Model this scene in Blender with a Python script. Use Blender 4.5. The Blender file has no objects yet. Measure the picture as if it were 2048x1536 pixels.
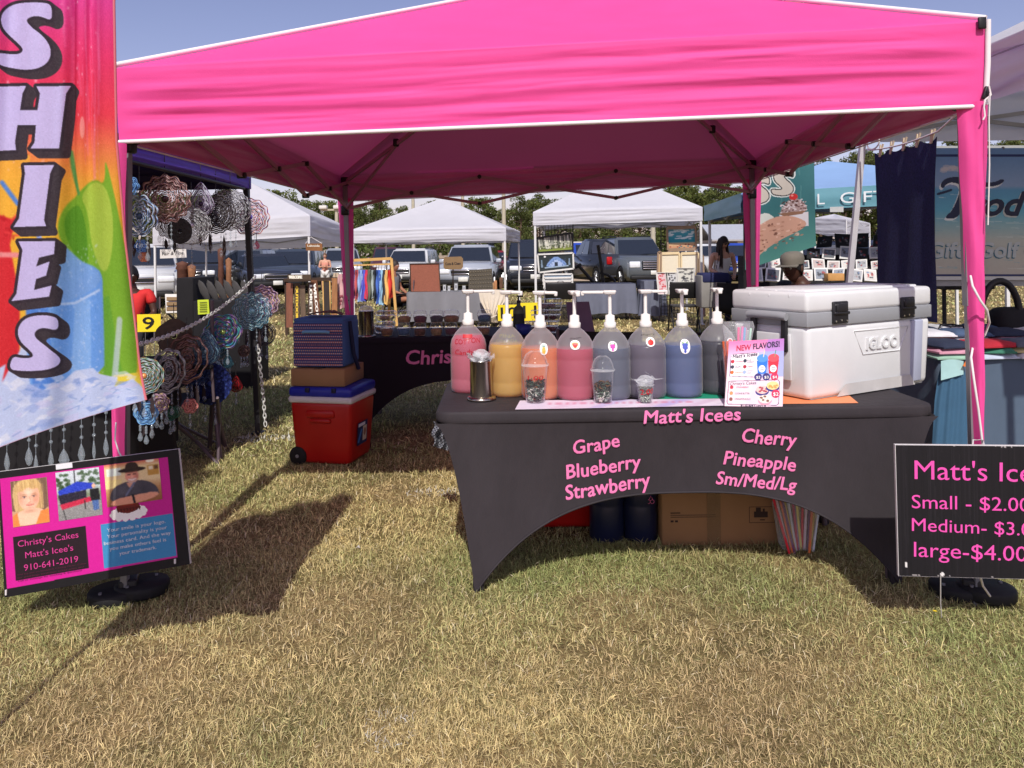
import bpy, bmesh, math, random
import numpy as np
from mathutils import Vector, Matrix

# ------------------------------------------------------------------ camera, sky, sun, exposure
sc = bpy.context.scene
COL = sc.collection
F, CX, HZ, CAMH, ROLL = 1562.0, 1024.0, 505.0, 1.38, math.radians(0.7)
RT = np.array([math.cos(ROLL), 0, -math.sin(ROLL)])
UP = np.array([math.sin(ROLL), 0, math.cos(ROLL)])
CAM = np.array([0, 0, CAMH])
cd = bpy.data.cameras.new('camera')
cam = bpy.data.objects.new('camera', cd)
COL.objects.link(cam)
cd.sensor_width = 36
cd.lens = 36 * F / 2048
cd.shift_y = -(768 - HZ) / 2048
cd.clip_end = 2000
cd.clip_start = 0.05
cam.matrix_world = Matrix(((RT[0], UP[0], 0, 0), (RT[1], UP[1], -1, 0), (RT[2], UP[2], 0, CAMH), (0, 0, 0, 1)))
sc.camera = cam

SUN_EL = math.radians(45.0)
w = bpy.data.worlds.new('World')
sc.world = w
w.use_nodes = True
nt = w.node_tree
sky = nt.nodes.new('ShaderNodeTexSky')
sky.sky_type = 'NISHITA'
sky.sun_disc = False
sky.sun_elevation = SUN_EL
sky.sun_rotation = math.radians(180)
sky.air_density = 1.0
sky.dust_density = 1.0
sky.ozone_density = 2.5
tint = nt.nodes.new('ShaderNodeVectorMath')      # hazy lavender air
tint.operation = 'MULTIPLY'
tint.inputs[1].default_value = (1.06, .80, .86)
nt.links.new(sky.outputs[0], tint.inputs[0])
nt.links.new(tint.outputs[0], nt.nodes['Background'].inputs[0])
nt.nodes['Background'].inputs[1].default_value = 0.145
sl = bpy.data.lights.new('sun', 'SUN')
sl.energy = 3.8
sl.angle = math.radians(0.55)
sl.color = (1.0, 0.965, 0.88)
so = bpy.data.objects.new('sun', sl)
COL.objects.link(so)
so.rotation_euler = Vector((0.03, 1, -1.0)).to_track_quat('-Z', 'Y').to_euler()
so.location = (0, -10, 12)
sc.view_settings.view_transform = 'Standard'
sc.view_settings.look = 'None'
sc.view_settings.exposure = 0.0
sc.view_settings.gamma = 1.0

# ------------------------------------------------------------------ helpers
rnd = random.Random(7)
rng = np.random.default_rng(5)
PI = math.pi


def P(x, y, D):
    """photo pixel at depth D -> world point"""
    return CAM + D * ((x - CX) / F * RT + (HZ - y) / F * UP + np.array([0, 1, 0]))


def PV(x, y, D):
    x, y, D = np.broadcast_arrays(np.asarray(x, float), np.asarray(y, float), np.asarray(D, float))
    a = (x - CX) / F
    b = (HZ - y) / F
    return CAM + D[..., None] * (a[..., None] * RT + b[..., None] * UP + np.array([0, 1, 0]))


def G(x, y, z=0.0):
    """photo pixel on the horizontal plane z"""
    d = (x - CX) / F * RT + (HZ - y) / F * UP + np.array([0, 1, 0])
    return CAM + d * ((z - CAMH) / d[2])


def S(D):
    return D / F


def lin(c):
    c = np.asarray(c, float)
    return np.where(c <= 0.04045, c / 12.92, ((c + 0.055) / 1.055) ** 2.4)


def C(r, g, b, k=1.0):
    a = lin(np.array([r, g, b]) / 255.0) * k
    return (float(a[0]), float(a[1]), float(a[2]), 1.0)


_M = {}


def M(key, col=None, rough=0.6, metal=0.0, var=0.1, vs=6.0, bump=0.0, bs=60.0, tr=0.0, alpha=1.0, attr=False,
      spec=0.4, coat=0.0, stretch=None, aniso=None):
    if key in _M:
        return _M[key]
    m = bpy.data.materials.new(key)
    m.use_nodes = True
    n = m.node_tree.nodes
    l = m.node_tree.links
    b = n['Principled BSDF']
    out = n['Material Output']
    b.inputs['Roughness'].default_value = rough
    b.inputs['Metallic'].default_value = metal
    b.inputs['Specular IOR Level'].default_value = spec
    if coat:
        b.inputs['Coat Weight'].default_value = coat
        b.inputs['Coat Roughness'].default_value = 0.08
    tc = n.new('ShaderNodeTexCoord')
    mp = n.new('ShaderNodeMapping')
    l.new(tc.outputs['Object'], mp.inputs['Vector'])
    if stretch:
        mp.inputs['Scale'].default_value = stretch
    if attr:
        ca = n.new('ShaderNodeVertexColor')
        ca.layer_name = 'Col'
        base = ca.outputs[0]
    else:
        rgb = n.new('ShaderNodeRGB')
        rgb.outputs[0].default_value = col
        base = rgb.outputs[0]
    if var > 0:
        ns = n.new('ShaderNodeTexNoise')
        ns.inputs['Scale'].default_value = vs
        ns.inputs['Detail'].default_value = 5
        ns.inputs['Roughness'].default_value = 0.65
        l.new(mp.outputs[0], ns.inputs['Vector'])
        mr = n.new('ShaderNodeMapRange')
        mr.inputs[1].default_value = 0.3
        mr.inputs[2].default_value = 0.7
        mr.inputs[3].default_value = 1 - var
        mr.inputs[4].default_value = 1 + var
        l.new(ns.outputs[0], mr.inputs[0])
        mx = n.new('ShaderNodeVectorMath')
        mx.operation = 'SCALE'
        l.new(base, mx.inputs[0])
        l.new(mr.outputs[0], mx.inputs['Scale'])
        base = mx.outputs[0]
    l.new(base, b.inputs['Base Color'])
    if bump > 0:
        n2 = n.new('ShaderNodeTexNoise')
        n2.inputs['Scale'].default_value = bs
        n2.inputs['Detail'].default_value = 6
        l.new(mp.outputs[0], n2.inputs['Vector'])
        bp = n.new('ShaderNodeBump')
        bp.inputs['Strength'].default_value = bump
        bp.inputs['Distance'].default_value = 0.01
        l.new(n2.outputs[0], bp.inputs['Height'])
        l.new(bp.outputs[0], b.inputs['Normal'])
    sh = b.outputs[0]
    if tr > 0:
        t = n.new('ShaderNodeBsdfTranslucent')
        l.new(base, t.inputs[0])
        ms = n.new('ShaderNodeMixShader')
        ms.inputs[0].default_value = tr
        l.new(sh, ms.inputs[1])
        l.new(t.outputs[0], ms.inputs[2])
        sh = ms.outputs[0]
    if alpha < 1:
        t = n.new('ShaderNodeBsdfTransparent')
        ms = n.new('ShaderNodeMixShader')
        lw = n.new('ShaderNodeLayerWeight')
        lw.inputs[0].default_value = .5
        fr = n.new('ShaderNodeMath')
        fr.operation = 'POWER'
        fr.inputs[1].default_value = 4.0
        l.new(lw.outputs['Facing'], fr.inputs[0])
        mm = n.new('ShaderNodeMath')
        mm.operation = 'ADD'
        mm.use_clamp = True
        mm.inputs[1].default_value = alpha
        l.new(fr.outputs[0], mm.inputs[0])
        l.new(mm.outputs[0], ms.inputs[0])
        l.new(t.outputs[0], ms.inputs[1])
        l.new(sh, ms.inputs[2])
        sh = ms.outputs[0]
    l.new(sh, out.inputs['Surface'])
    _M[key] = m
    return m


def rotz(a):
    return np.array([[math.cos(a), -math.sin(a), 0], [math.sin(a), math.cos(a), 0], [0, 0, 1]])


def rotx(a):
    return np.array([[1, 0, 0], [0, math.cos(a), -math.sin(a)], [0, math.sin(a), math.cos(a)]])


def roty(a):
    return np.array([[math.cos(a), 0, math.sin(a)], [0, 1, 0], [-math.sin(a), 0, math.cos(a)]])


def tagp(o, label=None, cat=None, group=None, kind=None):
    if label: o['label'] = label
    if cat: o['category'] = cat
    if group: o['group'] = group
    if kind: o['kind'] = kind
    return o


WLOC = {}


def thing(name, label, cat, loc=(0, 0, 0), group=None):
    o = bpy.data.objects.new(name, None)
    COL.objects.link(o)
    o.location = [float(c) for c in loc]
    o.empty_display_size = 0.1
    WLOC[o] = np.array([float(c) for c in loc])
    return tagp(o, label, cat, group)


def link_mesh(name, verts, faces, mats, parent=None, loc=None, mi=None, smooth=None, cols=None):
    verts = np.asarray(verts, float).reshape(-1, 3)
    if parent is not None:
        org = WLOC[parent]
        ol = np.zeros(3)
    else:
        org = np.array([float(c) for c in loc]) if loc is not None else np.array([verts[:, 0].mean(), verts[:, 1].mean(), verts[:, 2].min()])
        ol = org
    me = bpy.data.meshes.new(name)
    me.from_pydata((verts - org).tolist(), [], faces)
    if not isinstance(mats, (list, tuple)):
        mats = [mats]
    for m in mats:
        me.materials.append(m)
    if mi is not None:
        me.polygons.foreach_set('material_index', mi)
    if smooth is not None:
        me.polygons.foreach_set('use_smooth', smooth)
    if cols is not None:
        a = me.color_attributes.new('Col', 'FLOAT_COLOR', 'POINT')
        c4 = np.ones((len(verts), 4), np.float32)
        c4[:, :3] = cols
        a.data.foreach_set('color', c4.ravel())
    me.update()
    o = bpy.data.objects.new(name, me)
    COL.objects.link(o)
    if parent is not None:
        o.parent = parent
    o.location = ol.tolist()
    WLOC[o] = org
    return o


class MB:
    def __init__(s):
        s.v, s.f, s.m, s.s, s.c = [], [], [], [], None

    def add(s, verts, faces, mi=0, smooth=False):
        b = len(s.v)
        s.v.extend([tuple(float(c) for c in p) for p in verts])
        for fc in faces:
            s.f.append(tuple(b + i for i in fc))
            s.m.append(mi)
            s.s.append(smooth)
        return s

    def box(s, c, size, R=None, mi=0):
        c = np.asarray(c, float)
        h = np.asarray(size, float) / 2
        vs = np.array([(x, y, z) for x in (-1, 1) for y in (-1, 1) for z in (-1, 1)]) * h
        if R is not None: vs = vs @ np.asarray(R).T
        return s.add(vs + c, [(0, 1, 3, 2), (4, 6, 7, 5), (0, 4, 5, 1), (2, 3, 7, 6), (0, 2, 6, 4), (1, 5, 7, 3)], mi)

    def rbox(s, c, size, r=0.01, seg=2, R=None, mi=0, taper=1.0, smooth=True, fn=None):
        """box with rounded edges; taper scales the bottom"""
        bm = bmesh.new()
        bmesh.ops.create_cube(bm, size=1.0)
        for v in bm.verts:
            k = taper if v.co.z < 0 else 1.0
            v.co = Vector((v.co.x * size[0] * k, v.co.y * size[1] * k, v.co.z * size[2]))
        bmesh.ops.bevel(bm, geom=bm.edges[:], offset=r, segments=seg, affect='EDGES', profile=0.5)
        bm.verts.index_update()
        vs = np.array([v.co[:] for v in bm.verts])
        fs = [[v.index for v in f.verts] for f in bm.faces]
        bm.free()
        if fn is not None: vs = fn(vs)
        if R is not None: vs = vs @ np.asarray(R).T
        return s.add(vs + np.asarray(c, float), fs, mi, smooth)

    def bar(s, a, b, w, h=None, mi=0, up=(0, 0, 1)):
        a = np.asarray(a, float); b = np.asarray(b, float)
        h = h or w
        d = b - a
        L = np.linalg.norm(d)
        d = d / L
        up = np.asarray(up, float)
        if abs(d @ up) > 0.95: up = np.array([0, 1.0, 0])
        x = np.cross(d, up); x /= np.linalg.norm(x)
        z = np.cross(x, d)
        return s.box((a + b) / 2, (w, L, h), R=np.stack([x, d, z], 1), mi=mi)

    def tube(s, pts, r, n=8, mi=0, smooth=True, closed=False):
        pts = np.asarray(pts, float)
        k = len(pts)
        rr = np.broadcast_to(np.asarray(r, float), (k,))
        T = np.gradient(pts, axis=0)
        if closed:
            T = np.roll(pts, -1, 0) - np.roll(pts, 1, 0)
        T /= np.maximum(np.linalg.norm(T, axis=1, keepdims=True), 1e-9)
        ref = np.array([0, 0, 1.0]) if abs(T[0][2]) < 0.9 else np.array([0, 1.0, 0])
        X = np.cross(T[0], ref); X /= np.linalg.norm(X)
        vs = []
        an = np.arange(n) * 2 * PI / n
        for i in range(k):
            X = X - T[i] * (X @ T[i]); X /= max(np.linalg.norm(X), 1e-9)
            Y = np.cross(T[i], X)
            vs.append(pts[i] + rr[i] * (np.cos(an)[:, None] * X + np.sin(an)[:, None] * Y))
        vs = np.concatenate(vs)
        fs = []
        for i in range(k if closed else k - 1):
            for j in range(n):
                a, b2 = i * n + j, i * n + (j + 1) % n
                c2, d2 = ((i + 1) % k) * n + (j + 1) % n, ((i + 1) % k) * n + j
                fs.append((a, b2, c2, d2))
        s.add(vs, fs, mi, smooth)
        if not closed:
            s.add(vs[:n], [tuple(range(n))[::-1]], mi)
            s.add(vs[-n:], [tuple(range(n))], mi)
        return s

    def lathe(s, c, prof, n=24, mi=0, smooth=True, R=None, cap=True, sx=1.0, sy=1.0):
        c = np.asarray(c, float)
        an = np.arange(n) * 2 * PI / n
        vs = []
        for r, z in prof:
            vs.append(np.stack([r * np.cos(an) * sx, r * np.sin(an) * sy, np.full(n, z)], 1))
        vs = np.concatenate(vs)
        if R is not None: vs = vs @ np.asarray(R).T
        vs = vs + c
        k = len(prof)
        fs = [(i * n + j, i * n + (j + 1) % n, (i + 1) * n + (j + 1) % n, (i + 1) * n + j) for i in range(k - 1) for j in range(n)]
        s.add(vs, fs, mi, smooth)
        if cap:
            if prof[0][0] > 1e-5: s.add(vs[:n], [tuple(range(n))[::-1]], mi)
            if prof[-1][0] > 1e-5: s.add(vs[-n:], [tuple(range(n))], mi)
        return s

    def sphere(s, c, r, n=12, mi=0, R=None):
        r = np.broadcast_to(np.asarray(r, float), (3,))
        vs = []
        for i in range(n // 2 + 1):
            th = PI * i / (n // 2)
            for j in range(n):
                ph = 2 * PI * j / n
                vs.append((r[0] * math.sin(th) * math.cos(ph), r[1] * math.sin(th) * math.sin(ph), r[2] * math.cos(th)))
        vs = np.array(vs)
        if R is not None: vs = vs @ np.asarray(R).T
        fs = [(i * n + j, (i + 1) * n + j, (i + 1) * n + (j + 1) % n, i * n + (j + 1) % n) for i in range(n // 2) for j in range(n)]
        return s.add(vs + np.asarray(c, float), fs, mi, True)

    def grid(s, pts, mi=0, smooth=True, closeu=False):
        """pts array (nv, nu, 3)"""
        pts = np.asarray(pts, float)
        nv, nu = pts.shape[:2]
        fs = []
        for i in range(nv - 1):
            for j in range(nu if closeu else nu - 1):
                fs.append((i * nu + j, i * nu + (j + 1) % nu, (i + 1) * nu + (j + 1) % nu, (i + 1) * nu + j))
        return s.add(pts.reshape(-1, 3), fs, mi, smooth)

    def slab(s, corners, th, mi=0):
        """closed prism: polygon corners extruded by th along -normal"""
        p = np.asarray(corners, float)
        nrm = np.cross(p[1] - p[0], p[2] - p[0]); nrm /= np.linalg.norm(nrm)
        k = len(p)
        vs = np.concatenate([p, p - nrm * th])
        fs = [tuple(range(k)), tuple(range(2 * k - 1, k - 1, -1))]
        for i in range(k):
            j = (i + 1) % k
            fs.append((i, i + k, j + k, j))
        return s.add(vs, fs, mi)

    def prism(s, poly, c, R, th, mi=0):
        """2D polygon (x,z) in frame R (x right, y depth, z up) at c, extruded along +-y"""
        p = np.array([(a, 0, b) for a, b in poly], float)
        k = len(p)
        v0 = p + (0, -th / 2, 0)
        v1 = p + (0, th / 2, 0)
        vs = np.concatenate([v0, v1]) @ np.asarray(R).T + np.asarray(c, float)
        fs = [tuple(range(k)), tuple(range(2 * k - 1, k - 1, -1))]
        for i in range(k):
            j = (i + 1) % k
            fs.append((i, i + k, j + k, j))
        return s.add(vs, fs, mi)

    def build(s, name, mats, parent=None, loc=None, cols=None):
        return link_mesh(name, s.v, s.f, mats, parent, loc, s.m, s.s, cols)


def kids(o):
    return [c for c in bpy.data.objects if c.parent == o]


def copy_tree(o, parent=None):
    c = o.copy()
    COL.objects.link(c)
    WLOC[c] = WLOC.get(o)
    if parent is not None:
        c.parent = parent
    for ch in list(o.children):
        copy_tree(ch, c)
    return c


# ------------------------------------------------------------------ drawing on flat art (colours only, no shading)
class Cv:
    """a printed picture: colours on a fine grid, later mapped onto a real surface"""

    def __init__(s, x0, y0, x1, y1, nx, ny, bg=(255, 255, 255)):
        s.e = (x0, y0, x1, y1)
        s.nx, s.ny = nx, ny
        xs = np.linspace(x0, x1, nx)
        ys = np.linspace(y0, y1, ny)
        s.X, s.Y = np.meshgrid(xs, ys)
        s.a = np.ones((ny, nx, 3)) * np.array(bg) / 255.0

    def put(s, mask, col, k=1.0):
        c = np.array(col) / 255.0
        s.a[mask] = s.a[mask] * (1 - k) + c * k

    def rect(s, x0, y0, x1, y1, col, k=1.0):
        s.put((s.X >= x0) & (s.X <= x1) & (s.Y >= y0) & (s.Y <= y1), col, k)

    def win(s, pts, pad=0):
        p = np.array(pts, float)
        x0, y0, x1, y1 = s.e
        f = lambda v, a, b, n: int(np.clip((v - a) / (b - a) * (n - 1), -1, n + 1))
        j0, j1 = f(p[:, 0].min() - pad, x0, x1, s.nx), f(p[:, 0].max() + pad, x0, x1, s.nx) + 2
        i0, i1 = f(p[:, 1].min() - pad, y0, y1, s.ny), f(p[:, 1].max() + pad, y0, y1, s.ny) + 2
        return slice(max(i0, 0), max(i1, 0)), slice(max(j0, 0), max(j1, 0))

    def inside(s, pts):
        full = np.zeros(s.X.shape, bool)
        wn = s.win(pts)
        sX, sY = s.X[wn], s.Y[wn]
        m = full[wn]
        n = len(pts)
        for i in range(n):
            x1, y1 = pts[i]
            x2, y2 = pts[(i + 1) % n]
            if y1 == y2: continue
            c = ((y1 > sY) != (y2 > sY)) & (sX < (x2 - x1) * (sY - y1) / (y2 - y1) + x1)
            m ^= c
        return full

    def poly(s, pts, col, k=1.0):
        s.put(s.inside(pts), col, k)

    def ell(s, cx, cy, rx, ry, col, k=1.0):
        s.put(((s.X - cx) / rx) ** 2 + ((s.Y - cy) / ry) ** 2 <= 1, col, k)

    def near(s, pts, wd, closed=False):
        full = np.zeros(s.X.shape, bool)
        wn = s.win(pts, wd)
        sX, sY = s.X[wn], s.Y[wn]
        m = full[wn]
        n = len(pts)
        for i in range(n if closed else n - 1):
            x1, y1 = pts[i]
            x2, y2 = pts[(i + 1) % n]
            dx, dy = x2 - x1, y2 - y1
            L = dx * dx + dy * dy + 1e-9
            t = np.clip(((sX - x1) * dx + (sY - y1) * dy) / L, 0, 1)
            m |= (sX - x1 - t * dx) ** 2 + (sY - y1 - t * dy) ** 2 <= (wd / 2) ** 2
        return full

    def line(s, pts, wd, col, closed=False, k=1.0):
        s.put(s.near(pts, wd, closed), col, k)

    def vgrad(s, stops):
        ys = [q[0] for q in stops]
        for ch in range(3):
            s.a[..., ch] = np.interp(s.Y, ys, [q[1][ch] / 255.0 for q in stops])

    def soft(s, cx, cy, rx, ry, col, k=.5):
        a = (k * np.exp(-2 * (((s.X - cx) / rx) ** 2 + ((s.Y - cy) / ry) ** 2)))[..., None]
        s.a = s.a * (1 - a) + a * np.array(col) / 255.0

    def speck(s, amt, cell=1):
        n = rng.normal(0, amt, (s.ny // cell + 1, s.nx // cell + 1))
        n = np.kron(n, np.ones((cell, cell)))[:s.ny, :s.nx]
        s.a = np.clip(s.a + n[..., None], 0, 1)

    def blur(s, n=1):
        for _ in range(n):
            for ax in (0, 1):
                s.a = (np.roll(s.a, 1, ax) + 2 * s.a + np.roll(s.a, -1, ax)) / 4
        return s

    def half(s):
        """average 2 x 2 cells: smooth printed edges"""
        c = Cv(*s.e, s.nx // 2, s.ny // 2)
        c.a = s.a.reshape(s.ny // 2, 2, s.nx // 2, 2, 3).mean((1, 3))
        return c

    def mesh(s, name, mapfn, mat, parent=None, loc=None, k=1.0):
        pts = mapfn(s.X, s.Y).reshape(-1, 3)
        nx, ny = s.nx, s.ny
        i, j = np.meshgrid(np.arange(ny - 1), np.arange(nx - 1), indexing='ij')
        a = (i * nx + j).ravel()
        fs = np.stack([a, a + nx, a + nx + 1, a + 1], 1).tolist()
        return link_mesh(name, pts, fs, mat, parent, loc, smooth=[True] * len(fs), cols=lin(np.clip(s.a.reshape(-1, 3), 0, 1)) * k)


def smoothpoly(pts, it=2):
    p = np.array(pts, float)
    for _ in range(it):
        q = np.roll(p, -1, 0)
        p = np.stack([0.75 * p + 0.25 * q, 0.25 * p + 0.75 * q], 1).reshape(-1, 2)
    return p.tolist()


def quadmap(tl, tr, br, bl, x0=0, y0=0, x1=1, y1=1, off=0.0):
    tl, tr, br, bl = [np.asarray(q, float) for q in (tl, tr, br, bl)]
    n = np.cross(tr - tl, bl - tl)
    n = -n / np.linalg.norm(n)          # towards the viewer for a front-facing quad
    if n[1] > 0: n = -n

    def fn(X, Y):
        u = ((np.asarray(X, float) - x0) / (x1 - x0))[..., None]
        v = ((np.asarray(Y, float) - y0) / (y1 - y0))[..., None]
        return tl * (1 - u) * (1 - v) + tr * u * (1 - v) + br * u * v + bl * (1 - u) * v + n * off
    return fn


_T = {}


def textgeo(txt, bold=0.0, shear=0.0, space=1.0):
    key = (txt, bold, shear, space)
    if key in _T: return _T[key]
    cu = bpy.data.curves.new('letters', 'FONT')
    cu.body = txt
    cu.offset = bold
    cu.shear = shear
    cu.space_character = space
    cu.resolution_u = 3
    cu.fill_mode = 'FRONT'
    ob = bpy.data.objects.new('letters', cu)
    COL.objects.link(ob)
    dg = bpy.context.evaluated_depsgraph_get()
    dg.update()
    me = bpy.data.meshes.new_from_object(ob.evaluated_get(dg))
    v = np.array([p.co[:2] for p in me.vertices])
    fs = [list(p.vertices) for p in me.polygons]
    bpy.data.objects.remove(ob)
    bpy.data.curves.remove(cu)
    bpy.data.meshes.remove(me)
    _T[key] = (v, fs)
    return v, fs


def lettering(name, txt, p0, p1, hcap, mapfn, mat, parent, bold=0.0, shear=0.0, space=1.0, down=1, jit=0.0, loc=None):
    """letters between art points p0 and p1 (baseline), cap height hcap, in mapfn's coordinates (y down)"""
    v, fs = textgeo(txt, 0.0, shear, space)
    x0, x1 = v[:, 0].min(), v[:, 0].max()
    u = (v[:, 0] - x0) / (x1 - x0)
    h = v[:, 1] / 0.69 * hcap
    if jit:
        h = h + hcap * jit * np.sin(u * len(txt) * 1.9)
    p0 = np.array(p0, float); p1 = np.array(p1, float)
    d = p1 - p0
    nn = np.array([d[1], -d[0]]) / np.linalg.norm(d)
    q = p0 + u[:, None] * d + h[:, None] * nn * down
    if bold < .009:
        return link_mesh(name, mapfn(q[:, 0], q[:, 1]), fs, mat, parent, loc)
    # bold, round ended strokes: the outline struck several times, each a hair in front of the last
    V, Fs = [], []
    ks = 12
    for i in range(ks):
        a = 2 * PI * i / ks
        r = bold * 1.45 * hcap
        p = mapfn(q[:, 0] + r * math.cos(a), q[:, 1] + r * math.sin(a))
        V.append(p + np.array([0, -.00012 * i, 0]))
        Fs += [[j + i * len(v) for j in f] for f in fs]
    return link_mesh(name, np.concatenate(V), Fs, mat, parent, loc)


ORD = ['first', 'second', 'third', 'fourth', 'fifth', 'sixth', 'seventh', 'eighth', 'ninth', 'tenth', 'eleventh', 'twelfth',
       'thirteenth', 'fourteenth', 'fifteenth', 'sixteenth', 'seventeenth', 'eighteenth', 'nineteenth', 'twentieth']


def fbm(x, y, seed=0, oct=4, base=1.0):
    """cheap smooth value noise, arrays in, about -1..1 out"""
    r = np.random.default_rng(seed)
    tot = np.zeros(np.shape(x)); amp = 1.0; nrm = 0
    for o in range(oct):
        g = r.uniform(-1, 1, (64, 64))
        X = np.asarray(x) * base * 2 ** o + 17.3 * o
        Y = np.asarray(y) * base * 2 ** o + 9.1 * o
        xi = np.floor(X).astype(int); yi = np.floor(Y).astype(int)
        fx = X - xi; fy = Y - yi
        fx = fx * fx * (3 - 2 * fx); fy = fy * fy * (3 - 2 * fy)
        a = g[yi % 64, xi % 64]; b = g[yi % 64, (xi + 1) % 64]; c = g[(yi + 1) % 64, xi % 64]; d = g[(yi + 1) % 64, (xi + 1) % 64]
        tot = tot + amp * ((a * (1 - fx) + b * fx) * (1 - fy) + (c * (1 - fx) + d * fx) * fy)
        nrm += amp; amp *= 0.5
    return tot / nrm

# ------------------------------------------------------------------ the field
def ground_mat():
    m = M('dry_lawn_soil', C(150, 128, 84), rough=0.95, var=0.0, spec=0.1)
    n = m.node_tree.nodes; l = m.node_tree.links
    b = n['Principled BSDF']
    tc = n['Texture Coordinate']
    def noise(sc_, det):
        t = n.new('ShaderNodeTexNoise'); t.inputs['Scale'].default_value = sc_; t.inputs['Detail'].default_value = det
        t.inputs['Roughness'].default_value = 0.7
        l.new(tc.outputs['Object'], t.inputs['Vector']); return t
    a, c, d = noise(0.9, 6), noise(9, 8), noise(60, 4)
    r1 = n.new('ShaderNodeValToRGB')
    r1.color_ramp.elements[0].position = 0.36; r1.color_ramp.elements[0].color = (0.17, 0.16, 0.07, 1)
    r1.color_ramp.elements[1].position = 0.62; r1.color_ramp.elements[1].color = (0.36, 0.27, 0.145, 1)
    l.new(a.outputs[0], r1.inputs[0])
    r2 = n.new('ShaderNodeValToRGB')
    r2.color_ramp.elements[0].position = 0.3; r2.color_ramp.elements[0].color = (0.45, 0.42, 0.38, 1)
    r2.color_ramp.elements[1].position = 0.72; r2.color_ramp.elements[1].color = (1.35, 1.3, 1.15, 1)
    l.new(c.outputs[0], r2.inputs[0])
    mx = n.new('ShaderNodeMix'); mx.data_type = 'RGBA'; mx.blend_type = 'MULTIPLY'; mx.inputs[0].default_value = 1
    l.new(r1.outputs[0], mx.inputs[6]); l.new(r2.outputs[0], mx.inputs[7])
    r3 = n.new('ShaderNodeMapRange'); r3.inputs[1].default_value = .3; r3.inputs[2].default_value = .7
    r3.inputs[3].default_value = .55; r3.inputs[4].default_value = 1.3
    l.new(d.outputs[0], r3.inputs[0])
    vm = n.new('ShaderNodeVectorMath'); vm.operation = 'SCALE'
    l.new(mx.outputs[2], vm.inputs[0]); l.new(r3.outputs[0], vm.inputs['Scale'])
    l.new(vm.outputs[0], b.inputs['Base Color'])
    bp = n.new('ShaderNodeBump'); bp.inputs['Strength'].default_value = .8; bp.inputs['Distance'].default_value = .03
    l.new(c.outputs[0], bp.inputs['Height']); l.new(bp.outputs[0], b.inputs['Normal'])
    return m


gm = ground_mat()
mb = MB()
mb.add([(-700, -60, 0), (700, -60, 0), (700, 900, 0), (-700, 900, 0)], [(0, 1, 2, 3)])
tagp(mb.build('ground', gm, loc=(0, 0, 0)), kind='structure')
mb = MB()
xs = np.linspace(-120, 120, 61)
e0 = 37 + 1.2 * fbm(xs * .1, xs * 0, 3); e1 = 58 + 2 * fbm(xs * .1, xs * 0, 4)
mb.grid(np.stack([np.stack([xs, e0, xs * 0 + .004], 1), np.stack([xs, e1, xs * 0 + .004], 1)]))
tagp(mb.build('gravel_lane', M('sandy_gravel', C(205, 180, 150, .8), rough=.95, var=.25, vs=1.5, bump=.5), loc=(0, 37, 0)), kind='structure')


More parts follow.
